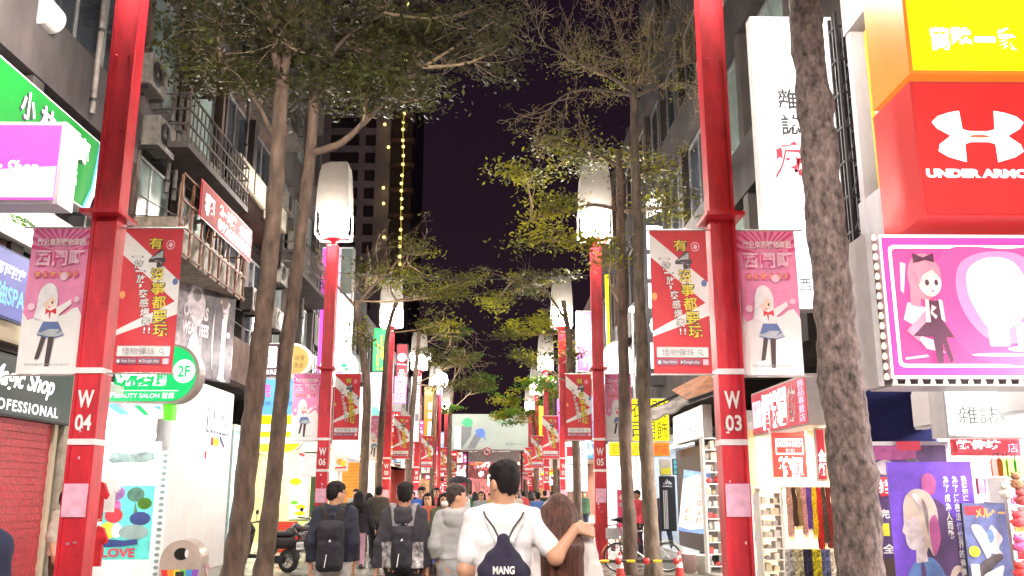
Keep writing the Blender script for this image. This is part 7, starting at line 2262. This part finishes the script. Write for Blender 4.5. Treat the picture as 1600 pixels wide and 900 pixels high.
# bicycles
def bicycle(label, loc, rz, col, guard, r=.30):
    t = thing('bicycle', label, 'bicycle', loc, rz, 'bicycles parked by the right hand trees')
    wheel('wheel', t, (0, -.52, r), r, .035, 20, th=.035)
    wheel('wheel', t, (0, .52, r), r, .035, 20, th=.035)
    f = MB()
    hd, st, bb_, ra = (0, .40, .80), (0, -.16, .84), (0, -.06, r - .02), (0, -.52, r)
    f.tube([(0, .37, .90), hd, (0, .43, .60)], .018, 8).tube([hd, st], .015, 8).tube([(0, .43, .62), bb_], .017, 8).tube([st, bb_], .015, 8).tube([st, ra], .010, 6).tube([bb_, ra], .010, 6)
    f.build('frame', col, t)
    MB().tube([(0, .43, .60), (.03, .47, .45), (.03, .52, r)], .011, 6).tube([(0, .43, .60), (-.03, .47, .45), (-.03, .52, r)], .011, 6).build('fork', CHROME, t)
    MB().tube([(-.28, .25, 1.0), (-.20, .35, 1.02), (0, .38, .98), (.20, .35, 1.02), (.28, .25, 1.0)], .011, 8).build('handlebar', CHROME, t)
    surf([cap((0, -.28, .95), (0, -.10, .955), .075, .03), cap((0, -.12, .95), (0, .02, .95), .03, .022)], .012, 'saddle', BLACK, t, k=.03)
    MB().tube([st, (0, -.19, .94)], .012, 6).build('seat_post', CHROME, t)
    for yc in (-.52, .52):
        g = MB()
        n = 14
        for k in range(n + 1):
            a = .1 + (PI - .2) * k / n
            for x in (-.03, .03):
                g.v.append((x, yc + (r + .035) * math.cos(a), r + (r + .035) * math.sin(a)))
        for k in range(n):
            g.f.append([2 * k, 2 * k + 1, 2 * k + 3, 2 * k + 2]); g.m.append(0); g.sm.append(True)
        o = g.build('mudguard', guard, t, fix=False)
        so = o.modifiers.new('thick', 'SOLIDIFY'); so.thickness = .004
    MB().lathe([(.001, -.01), (.08, -.008), (.08, .008), (.001, .01)], 18, (.05, -.06, r - .02), axis='x').tube([(.06, -.06, r - .02), (.09, .05, r - .14)], .008, 5).tube([(-.06, -.06, r - .02), (-.09, -.17, r + .10)], .008, 5).build('crank', STEEL, t)
    b_ = MB()
    b_.box(-.16, .50, .66, .16, .74, .68).box(-.16, .50, .68, -.15, .74, .88).box(.15, .50, .68, .16, .74, .88).box(-.15, .50, .68, .15, .51, .88).box(-.15, .73, .68, .15, .74, .88)
    b_.build('basket', STEEL, t)
    return t


bicycle('bicycle with yellow mudguards parked side on by the twin slim trees', (WY(1001, 769, 19.4).x, 19.4, 0), PI / 2, mat('silver_bike_paint', (.5, .5, .5), .3, metal=.4), mat('yellow_mudguard', (.65, .48, .05), .35))
bicycle('red framed bicycle parked behind the twin slim trees by post W05', (WY(958, 769, 22.4).x, 22.8, 0), PI / 2 + .5, mat('red_bike_paint', (.5, .03, .04), .3), mat('red_bike_paint', (.5, .03, .04), .3))
# cones and their bar
CONE = mat('cone_red', (.45, .02, .02), .4, var=.1)
def cone(label, px, Y):
    t = thing('traffic_cone', label, 'traffic cone', pxloc(px, Y), 0, 'cones guarding the twin trees')
    t.scale = (.72, .72, .72)
    MB().cbox((0, 0, .02), (.34, .34, .04), 0, .012).build('base', CONE, t)
    f = lambda z: .13 - .10 * (z - .04) / .66
    for z0, z1, m_, n_ in ((.04, .28, CONE, 'lower_band'), (.28, .42, WFR, 'white_band'), (.42, .54, CONE, 'middle_band'), (.54, .60, WFR, 'white_band'), (.60, .70, CONE, 'tip')):
        MB().lathe([(f(z0), z0), (f(z1), z1)] + ([(.001, .705)] if z1 > .69 else []), 18).build(n_, m_, t)
    return t
cone('red and white traffic cone left of the slim tree trunks', 966, 17.9)
cone('red and white traffic cone right of the slim tree trunks', 1057, 18.0)
br = thing('cone_bar', 'black and yellow striped bar resting across the two cones', 'bar', (0, 17.75, 0))
xa, xb = WY(938, 889, 17.75).x, WY(1062, 889, 17.75).x
zb = .34
n = 9
bm_ = [mat('bar_black', (.02, .02, .02), .4), mat('bar_yellow', (.7, .5, .03), .4)]
m = MB()
for k in range(n):
    m.tube([(xa + (xb - xa) * k / n, 0, zb), (xa + (xb - xa) * (k + 1) / n, 0, zb)], .026, 10, 0 if k % 3 else 1)
m.build('pole', bm_, br)
for x in (WY(966, 889, 17.75).x, WY(1010, 889, 17.75).x, WY(1057, 889, 17.75).x):
    MB().lathe([(.027, -.06), (.055, -.05), (.06, 0), (.055, .05), (.027, .06)], 14, (x, 0, zb), axis='x').build('end_ring', CONE, br)
def bucket(label, px, Y, m_):
    t = thing('bucket', label, 'bucket', pxloc(px, Y), 0, 'buckets by the dark shop wall')
    MB().lathe([(.001, .01), (.125, 0), (.165, .36), (.175, .37), (.165, .385), (.155, .37), (.12, .03), (.001, .03)], 24).build('pail', m_, t)
    MB().tube([(.165 * math.cos(a), .0, .36 - .10 * math.sin(a)) for a in [PI * k / 10 for k in range(11)]], .005, 5).build('handle', STEEL, t)
bucket('pale pink plastic bucket by the dark shop wall', 1073, 19.3, mat('pale_pink_plastic', (.62, .42, .42), .45))
bucket('off white plastic bucket by the dark shop wall', 1095, 18.9, mat('off_white_plastic', (.55, .53, .50), .45))

# overhead wires
def wire(label, A, B_, sag=.25, r=.012):
    a, b = WY(*A), WY(*B_)
    t = thing('overhead_wire', label, 'wire', (a.x, a.y, 0))
    P = [a.lerp(b, k / 16) - Vector((a.x, a.y, sag * math.sin(PI * k / 16))) for k in range(17)]
    MB().tube(P, r, 5).build('cable', BLACK, t)
wire('thin black wire strung over the street below the left lantern', (300, 398, 24), (1010, 424, 26), .45)
wire('black wire crossing in front of the white fascia on the left', (-30, 262, 11), (165, 430, 14.0), .12, .010)
wire('black wire along the left frontage above the fashion poster', (200, 335, 14.4), (400, 300, 24), .3)

# caged balcony above the fashion poster, pale soffit sign, rooftop bits
cg = thing('caged_balcony', 'cream balcony box with a rusty brown grille left of the rent banner', 'balcony', (XL, 15.4, 0), PI / 2)
a, b = WX(206, 250, XL + .7), WX(206, 345, XL + .7)
zt, zb2 = a.z, b.z
MB().box(0, -.72, zb2, 4.2, .3, zt - .3).build('panel', mat('cream_tarp', (.24, .20, .16), .7, var=.3), cg)
g = MB()
rust = mat('rusty_grille', (.18, .07, .035), .7, var=.4)
for k in range(8):
    x = 4.1 * k / 7
    g.box(x, -.80, zb2 - .05, x + .04, -.76, zt + .5)
    if k < 7 and k % 2 == 0: g.tube([(x, -.79, zb2), (x + 4.1 / 7, -.79, zt + .4)], .015, 4)
for k in range(4):
    z = zb2 + (zt + .5 - zb2) * k / 3
    g.box(0, -.815, z, 4.2, -.79, z + .035)
    g.box(4.16, -.78, z, 4.2, .1, z + .035)
g.build('grille', rust, cg)
sh = thing('light_shelf', 'long pale lit panel set into the old block above the louvres', 'panel', (XL, 20.1, 0), PI / 2)
a, b = WX(303, 150, XL + .35), WX(303, 190, XL + .35)
MB().box(0, -.35, b.z, 4.8, -.1, a.z + .1).build('board', mat('grimy_cream_board', (.30, .27, .21), .7, var=.3, scale=2), sh)
for k in range(5):
    MB().box(.1 + k * 1.15, -.37, b.z, .16 + k * 1.15, -.351, a.z + .1).build('strap', CONC_D, sh)
lv = thing('louvre_panel', 'brown slatted louvre bay above the red rent banner', 'louvre', (XL, 20.3, 0), PI / 2)
a, b = WX(318, 215, XL + .25), WX(318, 300, XL + .25)
MB().box(0, -.2, b.z, 4.7, -.05, a.z).build('backing', CONC_D, lv)
m = MB()
for k in range(22):
    z = b.z + (a.z - b.z) * k / 22
    m.add([(0, -.30, z), (4.7, -.30, z), (4.7, -.21, z + .07), (0, -.21, z + .07)], [(0, 1, 2, 3)])
m.build('slats', mat('brown_slat', (.16, .085, .07), .6, var=.3), lv, fix=False)
def ac(label, px, py, X, m_=mat('ac_casing', (.15, .135, .12), .6, var=.3)):
    p = WX(px, py, X)
    t = thing('air_conditioner', label, 'air conditioner', (p.x - .3 if X < 0 else p.x + .3, p.y, p.z - .3), PI / 2 if X < 0 else -PI / 2)
    MB().box(-.4, -.30, 0, .4, .02, .58, 0, .015).build('casing', m_, t)
    f = MB().lathe([(.05, -.306), (.07, -.312), (.22, -.312), (.235, -.302)], 20, (-.1, 0, .29), axis='y')
    for k in range(6):
        f.tube([(-.1 + .06 * math.cos(k * PI / 3), -.312, .29 + .06 * math.sin(k * PI / 3)), (-.1 + .23 * math.cos(k * PI / 3), -.312, .29 + .23 * math.sin(k * PI / 3))], .005, 4)
    f.build('fan_grille', DARKM, t)
    MB().box(-.35, -.25, -.06, -.31, .1, -.002).box(.31, -.25, -.06, .35, .1, -.002).build('bracket', DARKM, t)
ac('grey air conditioner on the glazed block beside the left trunk', 402, 470, XL + .35)
ac('air conditioner above the fashion poster on the brown block', 262, 215, XL + .35)
ac('air conditioner above the antique sign on the glazed block', 438, 500, XL + .35)
rq = random.Random(21)
for k, (px, py) in enumerate(((345, 330), (330, 120), (470, 380), (455, 320), (250, 120), (420, 330), (372, 440), (445, 430))):
    ac('dusty air conditioner fixed %s' % ('below the rent banner', 'beside the pale lit panel', 'near the tall white light box', 'behind the forked trunk', 'over the upper balcony rail', 'between the twin trunks', 'beside the fashion poster', 'over the antique sign')[k], px, py, XL + .3)
def pipe(label, px, py0, py1, X, r=.045):
    a, b = WX(px, py0, X), WX(px, py1, X)
    t = thing('drain_pipe', label, 'pipe', (X, a.y, min(a.z, b.z)), 0, 'drain pipes on the old facades')
    h = abs(a.z - b.z)
    MB().tube([(0, 0, 0), (0, 0, h)], r, 8).build('tube', mat('stained_pipe', (.16, .14, .13), .6, var=.4, scale=4), t)
    for q in range(int(h / 1.2) + 1):
        MB().cyl((0, 0, .2 + q * 1.2), r * 1.35, .05, 8).build('clamp', DARKM, t)
for k, (px, a_, b__) in enumerate(((292, -60, 330), (300, -20, 340), (396, 60, 480), (486, 230, 520), (168, -40, 200))):
    pipe('stained drain pipe on the facade %s' % ('left of the rent banner', 'beside the first pipe left of the rent banner', 'by the left trunk', 'near the tall white light box', 'behind post W04')[k], px, a_, b__, XL + .1)
for k in range(6):
    wire('loose black cable looping along the left facade, %s' % ('just under the fashion poster', 'above the fashion poster', 'behind the rent banner', 'under the louvre bay', 'over the antique sign', 'below the caged balcony')[k], (210 + k * 28, 300 + k * 38, 15 + k * .8), (400 + k * 12, 330 + k * 34, 25 + k), .5, .014)
blade('pale_oval_sign', 'pale unlit rounded sign box high above the hair salon fascia', -70, -6, 88, 36, 11.5, .3, mat('dull_white_plastic', (.40, .37, .36), .5, var=.12), GREYP, outline=[(0, 0), (.86, 0)] + [(.86 + .14 * math.sin(a), .5 - .5 * math.cos(a)) for a in [PI * k / 12 for k in range(1, 12)]] + [(.86, 1), (0, 1)])
# potted palm on the white fascia ledge
pp = WY(-4, 372, 11.6)
pl = thing('palm_plant', 'small green palm on the ledge under the pink sign', 'plant', pp)
MB().lathe([(.001, -.25), (.10, -.25), (.13, 0), (.001, 0)], 14).build('pot', CONC_B, pl)
m = MB()
for k in range(13):
    a = k * 2.4
    P = [Vector((.0, 0, 0)), Vector((.16 * math.cos(a), .16 * math.sin(a), .22)), Vector((.34 * math.cos(a), .34 * math.sin(a), .26)), Vector((.48 * math.cos(a), .48 * math.sin(a), .12))]
    P = smooth_path(P, 4)
    m.tube(P, .006, 4)
    for i in range(3, len(P)):
        for sg in (-1, 1):
            d = Vector((-math.sin(a), math.cos(a), -.15)) * sg * .13
            q = P[i]
            m.add([q, q + d * .5 + Vector((0, 0, .02)), q + d + Vector((.04 * math.cos(a), .04 * math.sin(a), -.02)), q + d * .5 - Vector((0, 0, .01))], [(0, 1, 2, 3)])
m.build('fronds', LEAF_G, pl, fix=False)
# far twin globe lamps and a thin white lamp on the right
def globes(label, px, Y, py, hh, spread=.45):
    p = WY(px, py, Y)
    t = thing('globe_street_lamp', label, 'street lamp', (p.x, Y, 0))
    MB().tube([(0, 0, 0), (0, 0, p.z - .3)], [.09, .05], 8).build('pole', DARKM, t)
    MB().box(-spread - .3, -.1, p.z - .4, -.1, .1, p.z - .33).box(.1, -.1, p.z - .4, spread + .3, .1, p.z - .33).build('arm', WFR, t)
    for sx in (-1, 1):
        MB().lathe([(.001, -.3), (.2, -.22), (.3, 0), (.2, .22), (.001, .3)], 12, (sx * spread, 0, p.z)).build('globe', lit('far_globe', (.95, .96, 1), 6), t)
globes('black pole with two white globes left of the far billboard', 657, 62, 556, 8, .5)
globes('black pole with two white globes right of the far billboard', 871, 62, 554, 8, .6)
p = WY(988, 486, 28)
t = thing('slim_street_lamp', 'thin white street lamp behind the twin slim trees', 'street lamp', (p.x, 28, 0))
MB().tube([(0, 0, 0), (0, 0, p.z)], [.06, .035], 8).build('pole', WFR, t)
MB().lathe([(.001, -.12), (.10, -.05), (.10, .06), (.001, .12)], 12, (0, 0, p.z + .05)).build('globe', lit('slim_globe', (1, .95, .85), 12), t)
p = WY(688, 602, 58)
t = thing('globe_street_lamp', 'single blazing white lamp left of the far billboard', 'street lamp', (p.x, 58, 0))
MB().tube([(0, 0, 0), (0, 0, p.z)], [.12, .09], 8).build('pole', RED, t)
MB().lathe([(.001, -.6), (.45, -.35), (.5, 0), (.4, .4), (.001, .6)], 14, (0, 0, p.z + .3)).build('globe', lit('blazing_globe', (.85, .92, 1), 16), t)
point(t, 'globe_light', (0, -.7, p.z + .2), 900, (.85, .9, 1), .3)

# red decorations strung over the far end of the street, and lamps added to brighten the market front
deco = None
rd_ = random.Random(44)
DECM = [mat('red_silk_decoration', (.55, .03, .05), .6, emit=(.7, .06, .08), es=.35), mat('pink_silk_decoration', (.7, .2, .25), .6, emit=(.8, .25, .28), es=.35)]  # hanging decorations, their glow put into the silk colour
for k in range(64):
    X, Y, z = -4.2 + 8.0 * rd_.random(), rd_.uniform(78, 102), rd_.uniform(2.4, 5.0)
    if deco is None:
        deco = thing('hanging_decoration', 'red or pink round decoration strung over the far end of the street', 'decoration', (X, Y, z), 0, 'round decorations strung over the far street')
        MB().lathe([(.05, -.26), (.2, -.2), (.30, 0), (.2, .2), (.05, .26)], 10).build('shade', DECM[0], deco)
        MB().lathe([(.02, -.5), (.04, -.4), (.03, -.26)], 6).build('tassel', DECM[0], deco)
        o = deco
    else:
        o = copy_tree(deco)
    o.location = (X, Y, z)
    sc = rd_.uniform(.35, .7)
    o.scale = (sc, sc, sc)
    if k % 3 == 0:
        for ch in kids(o):
            ch.material_slots[0].link = 'OBJECT'
            ch.material_slots[0].material = DECM[1]
for k in range(6):  # globe lamps added to brighten the dark market front
    x = -10 + 4 * k
    t = thing('added_market_lamp', 'added white globe lamp hanging before the far market front', 'lamp', (x, 101, 3.6), 0, 'added lamps before the far market front')
    MB().lathe([(.001, -.3), (.22, -.2), (.3, 0), (.22, .2), (.001, .3)], 12).build('globe', lit('added_market_globe', (1, .93, .85), 5), t)
    MB().cyl((0, 0, .28), .02, 1.2, 6).build('cord', BLACK, t)
    point(t, 'added_market_light', (0, -.1, -.5), 700, (1, .85, .75), .3)

bpy.data.objects.remove(_to)
bpy.data.curves.remove(_tc)
